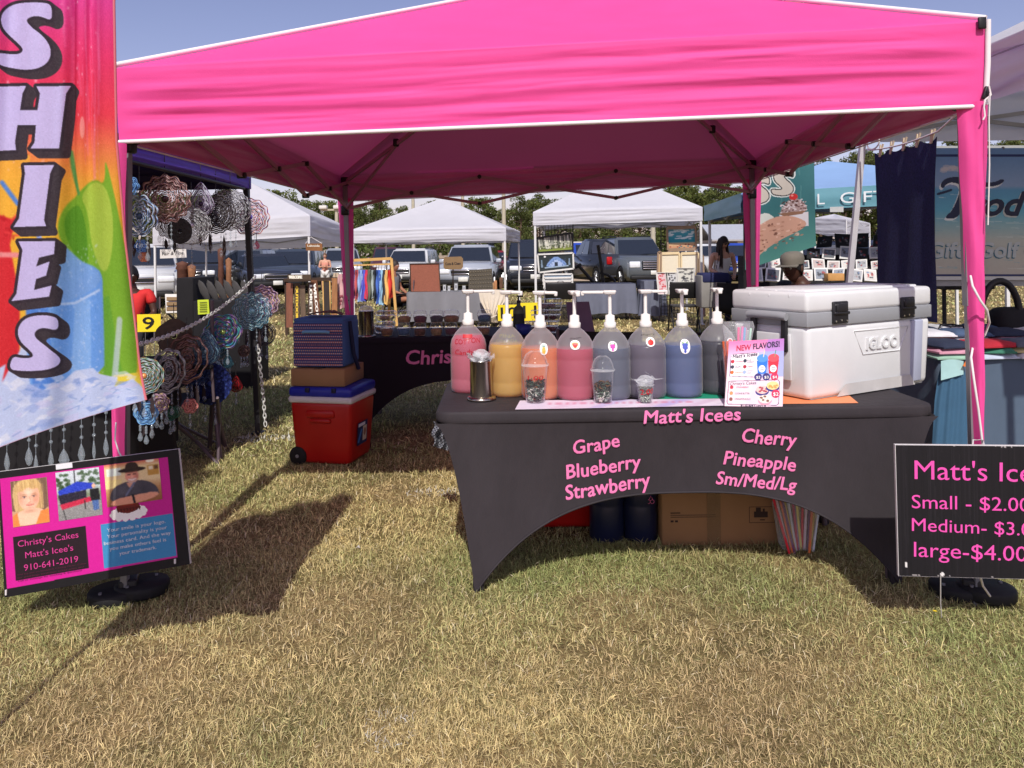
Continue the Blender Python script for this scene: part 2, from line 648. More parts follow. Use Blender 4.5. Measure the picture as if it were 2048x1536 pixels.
def grass():
    V, Fc, Cc = [], [], []
    # bands of depth: count, length, width
    bands = [(1.75, 2.6, 158000, .024, .0016), (2.6, 3.7, 155000, .027, .0021), (3.7, 5.3, 128000, .031, .0031), (5.3, 8.0, 76000, .038, .0058),
             (8.0, 14.0, 52000, .05, .013), (14, 30, 42000, .06, .03)]
    base = 0
    for d0, d1, n, L0, w0 in bands:
        D = np.sqrt(rng.uniform(d0 ** 2, d1 ** 2, n))
        x = rng.uniform(-1, 1, n) * (D * .69 + .85)
        patch = fbm(x * .9, D * .9, 11, 4)
        dirt = fbm(x * 1.3, D * 1.3, 12, 3)
        keep = rng.uniform(0, 1, n) < np.clip(1.05 - .75 * np.clip(dirt * 2.2, 0, 1),   .55, 1)
        D, x, patch, dirt = D[keep], x[keep], patch[keep], dirt[keep]
        n = len(D)
        L = L0 * rng.uniform(.5, 1.35, n) * (1 + .5 * np.clip(patch, 0, 1))
        th = rng.uniform(0, 2 * PI, n) + 1.2 * fbm(x * 2, D * 2, 13, 2)
        lean = np.clip(rng.normal(.84, .2, n), .1, 1.04)
        tuft = rng.uniform(0, 1, n) < .06
        L[tuft] *= 1.7
        wd = w0 * rng.uniform(.6, 1.3, n)
        dx, dy = np.cos(th), np.sin(th)
        px, py = -dy, dx
        hz = L * np.sqrt(np.clip(1 - lean ** 2, .04, 1))
        b0 = np.stack([x, D, np.full(n, .001)], 1)
        dirv = np.stack([dx, dy, dx * 0], 1)
        perp = np.stack([px, py, px * 0], 1) * wd[:, None] / 2
        mid = b0 + dirv * (L * lean * .4)[:, None]; mid[:, 2] = hz * .65 + .002
        tip = b0 + dirv * (L * lean)[:, None]; tip[:, 2] = hz + .002
        tw = rng.uniform(-.5, .5, n) * wd
        up = np.zeros((n, 3)); up[:, 2] = tw
        v = np.stack([b0 - perp, b0 + perp, mid - perp * .85 - up, mid + perp * .85 + up, tip], 1).reshape(-1, 3)
        i = base + np.arange(n) * 5
        tri = np.concatenate([np.stack([i, i + 1, i + 3], 1), np.stack([i, i + 3, i + 2], 1), np.stack([i + 2, i + 3, i + 4], 1)])
        g = np.clip(.50 + 1.5 * patch + rng.normal(0, .33, n), 0, 1)[:, None]
        straw = np.array([.80, .645, .315]); green = np.array([.36, .405, .15]); brown = np.array([.58, .41, .24])
        col = straw * (1 - g) + green * g
        bw = np.clip(dirt * 1.2 - .12 + rng.normal(0, .2, n), 0, .6)[:, None]
        col = col * (1 - bw) + brown * bw
        col *= rng.uniform(.45, 1.35, n)[:, None]
        # a few bleached blades and the worn white chalk line by the coolers
        pale = rng.uniform(0, 1, n) < .03
        col[pale] = np.array([.85, .74, .50])
        chalk = (np.abs(D - 5.95 - .05 * x) < .10) & (x > -2.1) & (x < -1.35) & (rng.uniform(0, 1, n) < .6)
        chalk |= (np.abs(D - 4.48) < .06) & (x > -.62) & (x < -.2) & (rng.uniform(0, 1, n) < .35)
        chalk |= (((x + .37) / .08) ** 2 + ((D - 2.25) / .1) ** 2 < 1) & (rng.uniform(0, 1, n) < .12)
        col[chalk] = np.array([.74, .72, .66])
        V.append(v); Fc.append(tri); Cc.append(np.repeat(col, 5, 0))
        base += n * 5
    V = np.concatenate(V); T = np.concatenate(Fc); Cc = np.concatenate(Cc)
    me = bpy.data.meshes.new('grass')
    me.vertices.add(len(V)); me.vertices.foreach_set('co', V.astype(np.float32).ravel())
    me.loops.add(len(T) * 3); me.loops.foreach_set('vertex_index', T.astype(np.int32).ravel())
    me.polygons.add(len(T)); me.polygons.foreach_set('loop_start', np.arange(0, len(T) * 3, 3, dtype=np.int32))
    me.polygons.foreach_set('loop_total', np.full(len(T), 3, np.int32))
    a = me.color_attributes.new('Col', 'FLOAT_COLOR', 'POINT')
    c4 = np.ones((len(V), 4), np.float32); c4[:, :3] = Cc
    a.data.foreach_set('color', c4.ravel())
    me.update(calc_edges=True)
    me.materials.append(M('grass_blade', attr=True, rough=.7, var=0, tr=.18, spec=.2))
    o = bpy.data.objects.new('grass', me)
    COL.objects.link(o)
    tagp(o, 'short dry lawn of straw coloured and green blades', 'grass', kind='stuff')


grass()

# ------------------------------------------------------------------ pink pop-up canopy
pink = M('pink_canopy_fabric', C(241, 82, 158), rough=.62, var=.05, vs=3, bump=.10, bs=220, spec=.25)


def two_sided(m, inner, tr=.10):
    n = m.node_tree.nodes; l = m.node_tree.links
    b = n['Principled BSDF']; out = n['Material Output']
    b2 = n.new('ShaderNodeBsdfPrincipled')
    b2.inputs['Base Color'].default_value = inner
    b2.inputs['Roughness'].default_value = .6
    b2.inputs['Specular IOR Level'].default_value = .2
    ge = n.new('ShaderNodeNewGeometry')
    mx = n.new('ShaderNodeMixShader')
    l.new(ge.outputs['Backfacing'], mx.inputs[0]); l.new(b.outputs[0], mx.inputs[1]); l.new(b2.outputs[0], mx.inputs[2])
    t = n.new('ShaderNodeBsdfTranslucent')
    l.new(b.inputs['Base Color'].links[0].from_socket, t.inputs[0])
    m2 = n.new('ShaderNodeMixShader'); m2.inputs[0].default_value = tr
    l.new(mx.outputs[0], m2.inputs[1]); l.new(t.outputs[0], m2.inputs[2]); l.new(m2.outputs[0], out.inputs['Surface'])


two_sided(pink, C(205, 132, 164), .10)
white_trim = M('white_piping', C(245, 238, 240, .9), rough=.6, var=.05)
tube_grey = M('powder_coated_steel', C(150, 150, 155, .8), rough=.4, metal=.3, var=.05)
tube_dark = M('dark_truss_steel', C(120, 105, 112, .8), rough=.45, metal=.3, var=.08)
tube_pink = M('pink_glow_painted_steel', C(172, 128, 146), rough=.5, metal=.1, var=.08)  # pink glow under the canopy put into the steel colour
black_pl = M('black_plastic', C(28, 27, 29), rough=.45, var=.15)
cordw = M('white_cord', C(235, 230, 228, .9), rough=.7, var=.05)


def canopy(mb, eave, drop, apex, wr=.012, nu=120, nvv=22, nvr=16, seed=1, sag=.05, hipk=.0):
    """pyramid roof over four eave corners (FL, FR, BR, BL), valance hanging to the four drop corners"""
    for k in range(4):
        a, b = np.array(eave[k]), np.array(eave[(k + 1) % 4])
        a2, b2 = np.array(drop[k]), np.array(drop[(k + 1) % 4])
        ap = np.array(apex)
        sC = np.linspace(0, 1, nu)[None, :, None]
        d = b - a
        out = np.array([d[1], -d[0], 0]); out /= np.linalg.norm(out)
        L = np.linalg.norm(d)
        t = np.linspace(1, 0, nvr)[:, None, None]
        roof = (a * (1 - sC) + b * sC) * (1 - t) + ap * t
        ss, tt = np.meshgrid(np.linspace(0, 1, nu), np.linspace(1, 0, nvr))
        env = np.sin(PI * ss)
        roof[..., 2] -= sag * 4 * env * tt * (1 - tt)
        wv = fbm(ss * L * .9 + 7 * k, tt * 3.0 + k, seed, 3) * wr * (1 - tt) * np.minimum(1, 6 * ss * (1 - ss)) * 1.2
        roof[..., 2] += wv * (tt < .99)
        v = np.linspace(0, 1, nvv)[:, None, None]
        val = (a * (1 - sC) + b * sC) * (1 - v) + (a2 * (1 - sC) + b2 * sC) * v
        s2, v2 = np.meshgrid(np.linspace(0, 1, nu), np.linspace(0, 1, nvv))
        edge = np.minimum(1, 14 * s2 * (1 - s2))
        slant = v2 * 4.2 + .9 * (s2 - .5) * np.sin(3 * s2 + k)
        dd = fbm(s2 * L * .55 + 5 * k, slant, seed + 3, 4) * wr * 1.7 + np.sin(slant * 6 + 1.5 * fbm(s2 * L * .7, v2, seed + 5, 2)) * wr * .35
        dd += np.exp(-s2 * 7) * np.sin(v2 * 24 + 2 * s2 * 6) * wr * .4 + np.exp(-(1 - s2) * 7) * np.sin(v2 * 21) * wr * .4
        cr = 1 - np.abs(fbm(s2 * L * .8 + 3 * k, v2 * 5 + .8 * fbm(s2 * L, v2 * 2, seed + 8, 2), seed + 7, 3)) * 7
        dd -= np.clip(cr, 0, 1) * wr * .22
        val = val + out * (dd * edge * np.minimum(1, v2 * 5 + .15))[..., None]
        val[0] = roof[-1]
        mb.grid(np.concatenate([roof, val[1:]])[:, ::-1])
    return mb


def lerp(a, b, t):
    return np.asarray(a) * (1 - t) + np.asarray(b) * t


def scissor(parent, A, B, zu, zl, units, mat, w=.022, node=None, inner=None):
    """lattice of bars between post heads A and B (xy), upper/lower heights given at both ends"""
    off = np.array(inner if inner is not None else (0, 0, 0), float)
    for k in range(units):
        t0, t1 = k / units, (k + 1) / units
        p0 = lerp(A, B, t0); p1 = lerp(A, B, t1)
        u0, u1 = lerp(zu[0], zu[1], t0), lerp(zu[0], zu[1], t1)
        l0, l1 = lerp(zl[0], zl[1], t0), lerp(zl[0], zl[1], t1)
        MB().bar((p0[0], p0[1], u0) + off, (p1[0], p1[1], l1) + off, w * .6, w).build('truss_bar', mat, parent)
        MB().bar((p0[0], p0[1], l0) + off * 1.35, (p1[0], p1[1], u1) + off * 1.35, w * .6, w).build('truss_bar', mat, parent)
        if node is not None:
            dirv = np.array([p1[0] - p0[0], p1[1] - p0[1], 0]); dirv /= np.linalg.norm(dirv)
            nn = np.array([dirv[1], -dirv[0], 0])
            for pt, z in ((lerp(p0, p1, .5), lerp(u0, l1, .5)), (p1, u1), (p1, l1)):
                c = np.array([pt[0], pt[1], z]) + off * 1.2
                q = MB(); q.tube([c - nn * .022, c + nn * .022], .017, 8)
                q.build('joint_knob', node, parent)


def sleeve(mb, top, bot, wt, wb, face, seed=0, n=28, amp=.006):
    """tapering fabric wrapped half round a leg"""
    top = np.array(top); bot = np.array(bot)
    side = np.array([face[1], -face[0], 0.])
    fc = np.array([face[0], face[1], 0.])
    rows = []
    for i in range(n):
        t = i / (n - 1)
        c = lerp(top, bot, t)
        wv = lerp(wt, wb, t ** .85)
        r = []
        for k, a in enumerate(np.linspace(-1, 1, 11)):
            d = (1 - a * a) * (.035 + .15 * wv) - .02
            fold = amp * math.sin(a * 7 + 3 * t + seed) * (1 - t * .5) + amp * .6 * math.sin(t * 26 + a * 4 + seed)
            r.append(c + side * (a * wv / 2) + fc * (d + fold))
        rows.append(r)
    mb.grid(np.array(rows))


FLf, FRf = G(250, 1205), G(1955, 1205)
EAV = [P(230, 136, 3.09), P(1972, 42, 2.99), P(1512, 318, 6.44), P(680, 352, 6.50)]
DRP = [P(238, 282, 3.10), P(1966, 210, 3.00), P(1505, 364, 6.44), P(690, 402, 6.50)]
APX = P(1150, -40, 4.75)
BLf = np.array([DRP[3][0] + .05, DRP[3][1] - .03, 0]); BRf = np.array([DRP[2][0] - .02, DRP[2][1] - .03, 0])
tent = thing('canopy_tent', 'large bright pink pop-up canopy with white piping over the iced drink table', 'canopy tent', ((FLf + BRf) / 2)[:2].tolist() + [0])
canopy(MB(), EAV, DRP, APX, wr=.0105, nu=280, nvv=56, nvr=40, seed=21, sag=.05).build('canopy', pink, tent)
tr_ = MB()
for k in range(4):
    a, b = DRP[k], DRP[(k + 1) % 4]
    pts = [lerp(a, b, t) for t in np.linspace(0, 1, 40)]
    tr_.tube(np.array(pts) + (0, 0, -.004), .0085 if k == 0 else .004, 6)
for k in range(4):
    pts = [lerp(EAV[k], APX, t) + np.array([0, 0, .012]) for t in np.linspace(0, 1, 40)]
    tr_.tube(pts, .011, 6)
tr_.tube([EAV[1] + (.006, -.004, .004), lerp(EAV[1], DRP[1], .5) + (.008, -.008, 0), DRP[1] + (.006, -.006, 0)], .011, 6)
tr_.build('piping', white_trim, tent)
inn = [(.015, .06, 0), (-.06, .06, 0), (-.05, -.05, 0), (.05, -.05, 0)]
HEADS = []
for k, ft in enumerate((FLf, FRf, BRf, BLf)):
    tp = EAV[k] + np.array(inn[k]) + (0, 0, -.03)
    HEADS.append(tp)
    ft = np.array([ft[0], ft[1], .0])
    lg = MB()
    ax = tp - ft
    mid = ft + ax * .52
    lg.bar(ft + (0, 0, .03), mid, .026)
    lg.bar(mid, tp, .034)
    for hz_ in np.linspace(.12, .5, 5):
        q = ft + ax * hz_
        lg.box(q + (0, -.0135, 0), (.008, .002, .008), mi=1)
    lgo = lg.build('leg', [tube_grey, black_pl], tent)
    MB().box(ft + (0, 0, .012), (.07, .07, .018)).build('foot_plate', tube_grey, lgo)
    sl_ = MB()
    sl_.rbox(tp + (0, 0, -.02), (.06, .06, .07), .01)
    sl_.build('corner_bracket', black_pl, lgo); sl_ = MB()
    sl_.rbox(tp + (0, 0, -.26) , (.06, .06, .08), .01)
    sl_.build('corner_bracket', black_pl, lgo)
    fc = (0, -1) if k < 2 else (0, -1)
    sv = MB()
    if k == 0:
        sleeve(sv, P(219, 286, 3.08), P(236, 960, 3.08), .118, .035, fc, 1)
    elif k == 1:
        sleeve(sv, P(1949, 206, 3.02), P(1962, 930, 3.0), .125, .022, fc, 2)
    elif k == 2:
        sleeve(sv, DRP[2] + (.0, -.0, .02), ft + (0, -.03, .2), .16, .05, fc, 3)
    else:
        sleeve(sv, DRP[3] + (.0, -.0, .02), ft + (0, -.03, .2), .135, .04, fc, 4)
    sv.build('leg_cover', pink, lgo)
for k in range(4):
    A, B = HEADS[k], HEADS[(k + 1) % 4]
    d = B - A; inward = np.array([-d[1], d[0], 0]); inward /= np.linalg.norm(inward)
    scissor(tent, A, B, (A[2] - .03, B[2] - .03), (A[2] - .25, B[2] - .25), 3, tube_pink, .024, black_pl, inward * .02)
    hub = np.array(APX) - (0, 0, .22)
    m1 = lerp(A, hub, .47) + (0, 0, .0)
    MB().bar(A + (0, 0, -.03), m1, .02, .026).build('truss_bar', tube_pink, tent)
    MB().bar(m1, hub, .02, .026).build('truss_bar', tube_pink, tent)
    MB().bar(A + (0, 0, -.25), lerp(A, hub, .28) + (0, 0, -.02), .016, .02).build('truss_bar', tube_pink, tent)
    for pt in (m1, lerp(A, hub, .28)):
        q = MB(); q.rbox(pt, (.045, .045, .06), .01)
        q.build('joint_knob', black_pl, tent)
hb = MB(); hb.rbox(np.array(APX) - (0, 0, .17), (.07, .07, .24), .01)
hb.build('peak_post', black_pl, tent)
vt = MB()
vt.rbox(P(1964, 46, 2.975), (.03, .012, .045), .004)
vt.build('hook_tab', black_pl, tent); vt = MB(); vt.rbox(P(1972, 186, 2.985), (.022, .014, .05), .004, R=roty(.3))
vt.build('hook_tab', black_pl, tent)
cd_ = MB()
cd_.tube([P(x, y, 2.96) for x, y in ((1978, 172), (1982, 190), (1970, 200), (1968, 214), (1970, 232), (1966, 240))], .0035, 6)
cd_.tube([P(x, y, 2.955) for x, y in ((1980, 186), (1978, 240), (1979, 330), (1976, 450))], .0028, 6)
cd_.tube([P(x, y, D) for x, y, D in ((1941, 552, 3.0), (1945, 572, 2.955), (1960, 600, 2.94), (1974, 620, 2.95), (1979, 645, 2.98), (1970, 670, 3.06),
                                    (1946, 692, 3.03), (1942, 715, 2.96), (1948, 760, 2.935), (1957, 820, 2.93), (1966, 895, 2.93))], .0045, 6)
cd_.build('tie_cord', cordw, tent)

# leg weights
def weight(ft, label, rz):
    t = thing('leg_weight', label, 'weight', (ft[0], ft[1], 0), 'weights on the feet of the pink canopy')
    R = rotz(rz)
    ft = np.array(ft) + np.array([0, .02, 0])
    for sgn in (-1, 1):
        mb = MB()
        pr = [(.0, .0), (.098, .0), (.104, .01), (.104, .038), (.098, .048), (.0, .051)]
        c = np.array([ft[0], ft[1], 0]) + R @ np.array([sgn * .048, 0, .004 + (.012 if sgn > 0 else 0)])
        mb.lathe(c, pr, 32, sx=1.0, sy=.86, R=R)
        mb.build('weight_plate', M('moulded_black_weight', C(30, 30, 32), rough=.62, var=.3, bump=.1, bs=120, spec=.3), t)
        for q in ((-.05, -.05), (.05, .04)):
            b = MB(); b.tube([c + R @ np.array([q[0], q[1], .047]), c + R @ np.array([q[0], q[1], .055])], .007, 8)
            b.build('bolt', tube_grey, t)
    ft_ = MB(); ft_.rbox(np.array([ft[0], ft[1], .045]), (.07, .09, .09), .01, R=R)
    ft_.build('clamp_block', black_pl, t)


weight(FLf + (0, .015, 0), 'round black weight on the canopy foot below the photo sign board', .35)
weight(FRf + (0, .015, 0), 'round black weight on the canopy foot below the price board', -.5)

# ------------------------------------------------------------------ feather flag with ice drinks
art = M('printed_art', attr=True, rough=.55, var=.03, vs=30, spec=.3)
flagm = M('printed_flag_cloth', attr=True, rough=.7, var=.03, vs=20, tr=.30, spec=.2)
ltr_pink = M('pink_vinyl_letters', C(244, 130, 186), rough=.5, var=.04)
FS1 = [(104, 20), (103, 42), (83, 33), (67, 32), (55, 37), (53, 43), (63, 55), (80, 67), (95, 83), (102, 100), (100, 117), (90, 130), (72, 138), (50, 140),
       (27, 137), (-4, 130), (-14, 108), (0, 106), (23, 109), (40, 108), (47, 100), (40, 90), (23, 75), (8, 60), (2, 45), (3, 30), (13, 17), (30, 8), (53, 5), (83, 5), (100, 8)]
FH = [(-18, 174), (52, 172), (45, 187), (40, 220), (75, 220), (80, 187), (73, 173), (142, 172), (132, 187), (118, 297), (61, 297), (69, 285), (72, 250), (35, 250), (30, 283), (32, 300), (-30, 303), (-24, 280), (-8, 190)]
FI = [(48, 331), (108, 330), (100, 347), (88, 440), (92, 452), (27, 454), (38, 437), (50, 347)]
FE = [(37, 483), (110, 482), (108, 508), (78, 515), (72, 533), (99, 523), (92, 551), (72, 558), (68, 580), (103, 571), (98, 593), (23, 602), (33, 587), (45, 500)]
FS2 = [(117, 637), (116, 662), (90, 655), (75, 658), (68, 667), (72, 677), (93, 693), (113, 710), (122, 723), (117, 738), (100, 747), (73, 750), (40, 747), (18, 742),
       (25, 713), (43, 718), (63, 718), (67, 710), (57, 698), (42, 685), (35, 668), (38, 650), (53, 635), (77, 630), (100, 631)]


def flag_art():
    c = Cv(-170, -330, 300, 912, 720, 1880)
    c.vgrad([(-330, (196, 40, 120)), (0, (224, 70, 150)), (120, (232, 60, 110)), (230, (236, 66, 84)), (300, (240, 130, 80)), (360, (244, 172, 66)), (470, (244, 190, 60)), (912, (240, 180, 70))])
    # warm left, streaks
    c.put((c.X < 60) & (c.Y > 310) & (c.Y < 450), (246, 186, 66), .8)
    for i in range(26):
        x = rng.uniform(120, 240); y = rng.uniform(-100, 250)
        c.line([(x, y), (x + rng.uniform(-8, 14), y + rng.uniform(60, 220))], rng.uniform(2, 9), (250, 140, 190), k=.22)
    for i in range(60):
        c.ell(rng.uniform(0, 240), rng.uniform(0, 360), rng.uniform(.8, 3), rng.uniform(.8, 3), (255, 210, 225), .7)
    c.ell(176, 255, 9, 22, (255, 200, 190), .6)
    # lime / apple
    lim = smoothpoly([(255, 300), (300, 480), (300, 640), (290, 830), (200, 810), (205, 600), (150, 520), (112, 470), (122, 420), (160, 385), (215, 355), (250, 372)], 2)
    c.poly(lim, (128, 180, 52))
    c.poly(smoothpoly([(165, 392), (215, 358), (262, 380), (270, 470), (235, 560), (200, 500), (190, 420)], 2), (176, 206, 78))
    c.poly(smoothpoly([(120, 440), (160, 400), (185, 450), (190, 540), (150, 520)], 2), (96, 158, 44))
    c.line(smoothpoly([(140, 290), (147, 350), (166, 400), (150, 345)], 1), 7, (92, 160, 84))
    c.poly([(212, 600), (240, 590), (262, 800), (216, 800)], (108, 170, 54))
    # red cup at far left
    c.poly([(-170, 430), (0, 430), (30, 440), (20, 490), (40, 600), (38, 790), (-170, 800)], (216, 48, 56))
    c.poly([(-170, 500), (40, 505), (38, 515), (-170, 512)], (240, 150, 150))
    for i in range(40):
        c.ell(rng.uniform(-60, 50), rng.uniform(430, 475), rng.uniform(2, 7), rng.uniform(2, 6), (236, 70, 70) if i % 2 else (190, 30, 40), .7)
    c.line([(4, 365), (36, 408)], 9, (92, 140, 220)); c.line([(64, 430), (80, 480)], 10, (150, 170, 230))
    # blue cup
    c.poly(smoothpoly([(112, 478), (128, 490), (160, 520), (215, 536), (226, 555), (224, 580), (216, 800), (60, 830), (40, 620), (100, 610)], 1), (112, 164, 232))
    c.poly([(150, 600), (190, 598), (186, 790), (140, 800)], (146, 190, 242), .8)
    c.poly([(50, 610), (95, 606), (110, 800), (70, 830)], (82, 132, 216), .8)
    c.line([(90, 610), (150, 606), (215, 580)], 5, (190, 214, 246))
    c.poly(smoothpoly([(112, 478), (160, 520), (212, 538), (224, 566), (150, 600), (100, 604), (100, 520)], 1), (128, 172, 230))
    for i in range(260):
        c.ell(rng.uniform(70, 215), rng.uniform(490, 790), rng.uniform(.8, 2.4), rng.uniform(.8, 2.6), (206, 224, 250), .6)
    # yellow corners and ice
    c.poly([(236, 780), (292, 778), (300, 840), (232, 850)], (236, 212, 70))
    c.poly([(-20, 790), (45, 788), (62, 835), (-10, 830)], (232, 214, 70))
    ice = [(-170, 770), (-60, 800), (-5, 740), (12, 730), (4, 770), (40, 700), (50, 650), (60, 780), (85, 800), (128, 780), (150, 755), (192, 750), (205, 770), (246, 790), (238, 822), (280, 800), (300, 850), (300, 912), (-170, 912)]
    c.poly(ice, (196, 210, 242))
    for i in range(95):
        x = rng.uniform(-120, 280); y = rng.uniform(770, 905); s_ = rng.uniform(6, 26); a = rng.uniform(0, PI)
        pts = [(x + s_ * math.cos(a + q) * rng.uniform(.5, 1.2), y + s_ * .7 * math.sin(a + q) * rng.uniform(.5, 1.2)) for q in (0, 1.5, 3, 4.6)]
        c.poly(pts, [(226, 232, 250), (150, 172, 226), (242, 244, 252), (120, 150, 214), (206, 204, 240)][i % 5], .55)
    for i in range(50):
        x = rng.uniform(-100, 270); y = rng.uniform(780, 905)
        c.line([(x, y), (x + rng.uniform(-20, 24), y + rng.uniform(-16, 16))], 2, (104, 140, 206) if i % 2 else (248, 248, 254), k=.7)
    c.line([(238, 800), (250, 700), (262, 640)], 14, (206, 216, 244), k=.7)
    c.blur(9)
    dark = (66, 58, 64); face = (205, 196, 240)
    for pts in (FS1, FH, FI, FE, FS2):
        sm = smoothpoly(pts, 2) if pts in (FS1, FS2) else pts
        for q in np.linspace(0, 1, 9):
            sh = [(x + 17 * q, y + 13 * q) for x, y in sm]
            c.poly(sh, dark); c.line(sh, 13, dark, True)
        c.line(sm, 13, (58, 50, 58), True)
        c.poly(sm, face)
    c.speck(.012, 4)
    return c.half()


fl = flag_art()
FD = 2.0


def flag_map(X, Y):
    """cloth hanging at two metres, rippling away from its pole at the left"""
    u = (X + 170) / 470
    yr = -330 + (Y + 330)
    # right hem: drifts right downwards; bottom hem rises to the right; top falls away to the left
    top = -330 + 330 * np.clip(1 - u, 0, 1) ** 1.3
    yb = 968 - 168 * u - 14 * np.sin(u * PI)
    t = (Y + 330) / 1242
    y = np.where(Y > 700, Y + (yb - 912) * np.clip((Y - 700) / 212, 0, 1) ** 1.2, Y)
    y = np.where(Y < 0, top + (0 - top) * np.clip((Y + 330) / 330, 0, 1), y)
    hem = np.interp(Y, [-330, 0, 280, 480, 690, 912], [238, 228, 233, 250, 275, 292])
    x = -170 + u * (hem + 170)
    x = np.where(X < 150, X, 150 + (X - 150) * (hem - 150) / 150)
    D = FD + .022 * np.sin(u * 17 + t * 2.2) * (.4 + u) + .03 * np.sin(t * 6 + u * 3) * u + .009 * np.sin(u * 46 + t * 4) * np.clip(1 - t, .2, 1)
    return PV(x, y, D)


fo = thing('feather_flag', 'tall feather flag printed with white letters, an ice cup and a lime', 'flag', (float(P(-170, 505, 2.0)[0]), 2.0, 0))
fl.mesh('banner', flag_map, flagm, fo)
hem = np.array([flag_map(np.float64(300), np.float64(q)) for q in np.linspace(-330, 912, 60)])
MB().tube(hem, .0035, 6).build('hem', M('flag_hem_stitch', C(210, 110, 120), rough=.7), fo)
pl = MB()
pts = [P(-178, 505, 2.0) * (1, 1, 0) + (0, .02, 0), P(-178, 300, 2.02), P(-176, 100, 2.02), P(-150, 0, 2.02)] + [flag_map(np.float64(q), np.float64(-330)) + (0, .012, .01) for q in np.linspace(-120, 300, 14)]
pl.tube(pts, [.009] * 4 + list(np.linspace(.008, .004, 14)), 8)
pl.build('pole', black_pl, fo)
MB().lathe(P(-178, 505, 2.0) * (1, 1, 0) + (0, .02, .0), [(.14, 0), (.14, .03), (.03, .05), (.02, .2)], 20).build('base', black_pl, fo)

# ------------------------------------------------------------------ photo sign board (left)
SD = 2.97
slm = quadmap(P(-6, 944, SD), P(357, 898, SD - .02), P(380, 1128, SD - .05), P(10, 1195, SD - .03), 0, 0, 360, 244)


def sg(off):
    f0 = slm
    return lambda X, Y: f0(X, Y) + np.array([0, -off, 0])


sb = thing('sign_board', 'tilted black and magenta sign board with three photos and a cake picture', 'sign', P(190, 1160, SD))
cs = Cv(0, 0, 360, 244, 300, 204, (26, 24, 27))
cs.poly([(5, 14), (338, 14), (338, 225), (6, 228)], (206, 30, 146))
cs.rect(24, 130, 167, 216, (38, 24, 32)); cs.rect(196, 133, 336, 222, (64, 138, 186))
cs.rect(117, 0, 150, 10, (225, 225, 230))
# cake
for k in range(14):
    a = k / 14 * 2 * PI
    cs.ell(252 + 31 * math.cos(a), 118 + 12 * math.sin(a), 6, 5, (250, 246, 238))
cs.ell(252, 118, 31, 12, (250, 246, 238))
cs.poly(smoothpoly([(231, 96), (273, 96), (276, 112), (252, 120), (228, 112)], 2), (112, 34, 24))
cs.ell(252, 96, 21, 7, (150, 52, 34))
for x in (238, 246, 254, 262):
    cs.rect(x - 1.4, 84, x + 1.4, 97, (250, 236, 214))
for k in range(8):
    cs.poly([(229 + k * 6, 107), (235 + k * 6, 107), (232 + k * 6, 116)], (82, 22, 18))
cs.speck(.01)
bd = MB()
bd.slab([slm(np.float64(a), np.float64(b)) + np.array([0, .0015, 0]) for a, b in ((0, 0), (0, 244), (360, 244), (360, 0))], .012)
bd.build('board', M('white_board_edge', C(235, 232, 230, .8), rough=.6), sb)
cs.mesh('print', sg(.0015), art, sb)


def portrait_a():
    c = Cv(0, 0, 74, 92, 74, 92, (196, 160, 120))
    c.vgrad([(0, (214, 186, 150)), (92, (200, 150, 110))])
    c.poly([(0, 0), (74, 0), (74, 60), (55, 70), (0, 60)], (120, 92, 74))
    c.poly(smoothpoly([(2, 6), (38, -4), (62, 4), (66, 60), (50, 66), (12, 62), (4, 60)], 2), (206, 172, 118))
    c.poly(smoothpoly([(0, 92), (6, 66), (30, 58), (50, 58), (74, 70), (74, 92)], 2), (240, 196, 166))
    c.poly([(0, 70), (10, 64), (14, 92), (0, 92)], (226, 136, 70)); c.poly([(74, 64), (58, 66), (46, 92), (74, 92)], (226, 136, 70))
    c.ell(35, 34, 22, 29, (240, 190, 160)); c.ell(36, 42, 15, 18, (246, 200, 172), .6)
    c.poly(smoothpoly([(8, 30), (12, 4), (36, -2), (60, 6), (60, 30), (54, 18), (44, 22), (34, 14), (22, 24), (14, 22)], 2), (214, 178, 116))
    for x in (26, 46):
        c.soft(x, 34, 8, 5, (176, 112, 88), .6); c.ell(x, 35, 3.6, 1.5, (226, 206, 196)); c.ell(x, 35, 1.6, 1.6, (60, 60, 74)); c.line([(x - 4, 33.2), (x + 4, 33.4)], 1, (96, 66, 50)); c.soft(x, 29.5, 7, 1.6, (150, 110, 76), .7)
    for k in range(46):
        x = rng.uniform(6, 62); c.line([(x, rng.uniform(-2, 6)), (x + rng.uniform(-4, 4), rng.uniform(14, 24))], .9, (238, 210, 150) if k % 2 else (160, 120, 74), k=.5)
    for k in range(30):
        x = rng.choice([rng.uniform(2, 13), rng.uniform(57, 66)]); c.line([(x, 12), (x + rng.uniform(-3, 3), 62)], 1, (236, 206, 146) if k % 2 else (140, 104, 70), k=.5)
    c.soft(24, 44, 9, 8, (250, 170, 150), .5); c.soft(48, 44, 9, 8, (232, 150, 128), .5); c.soft(50, 36, 12, 26, (190, 120, 92), .35); c.soft(36, 26, 12, 8, (255, 226, 200), .5); c.soft(36, 64, 18, 5, (180, 120, 96), .5); c.soft(37, 43, 5, 4, (255, 220, 196), .5)
    c.line([(37, 36), (39, 45), (35, 47)], 1.6, (214, 150, 124)); c.soft(36, 50, 9, 2.4, (206, 110, 100), .6); c.line([(29, 51), (36, 53), (45, 51)], 1.4, (184, 88, 84)); c.soft(36, 57, 10, 2.5, (200, 134, 108), .5); c.soft(18, 30, 8, 26, (176, 120, 90), .4)
    c.blur(1); c.speck(.02); return c


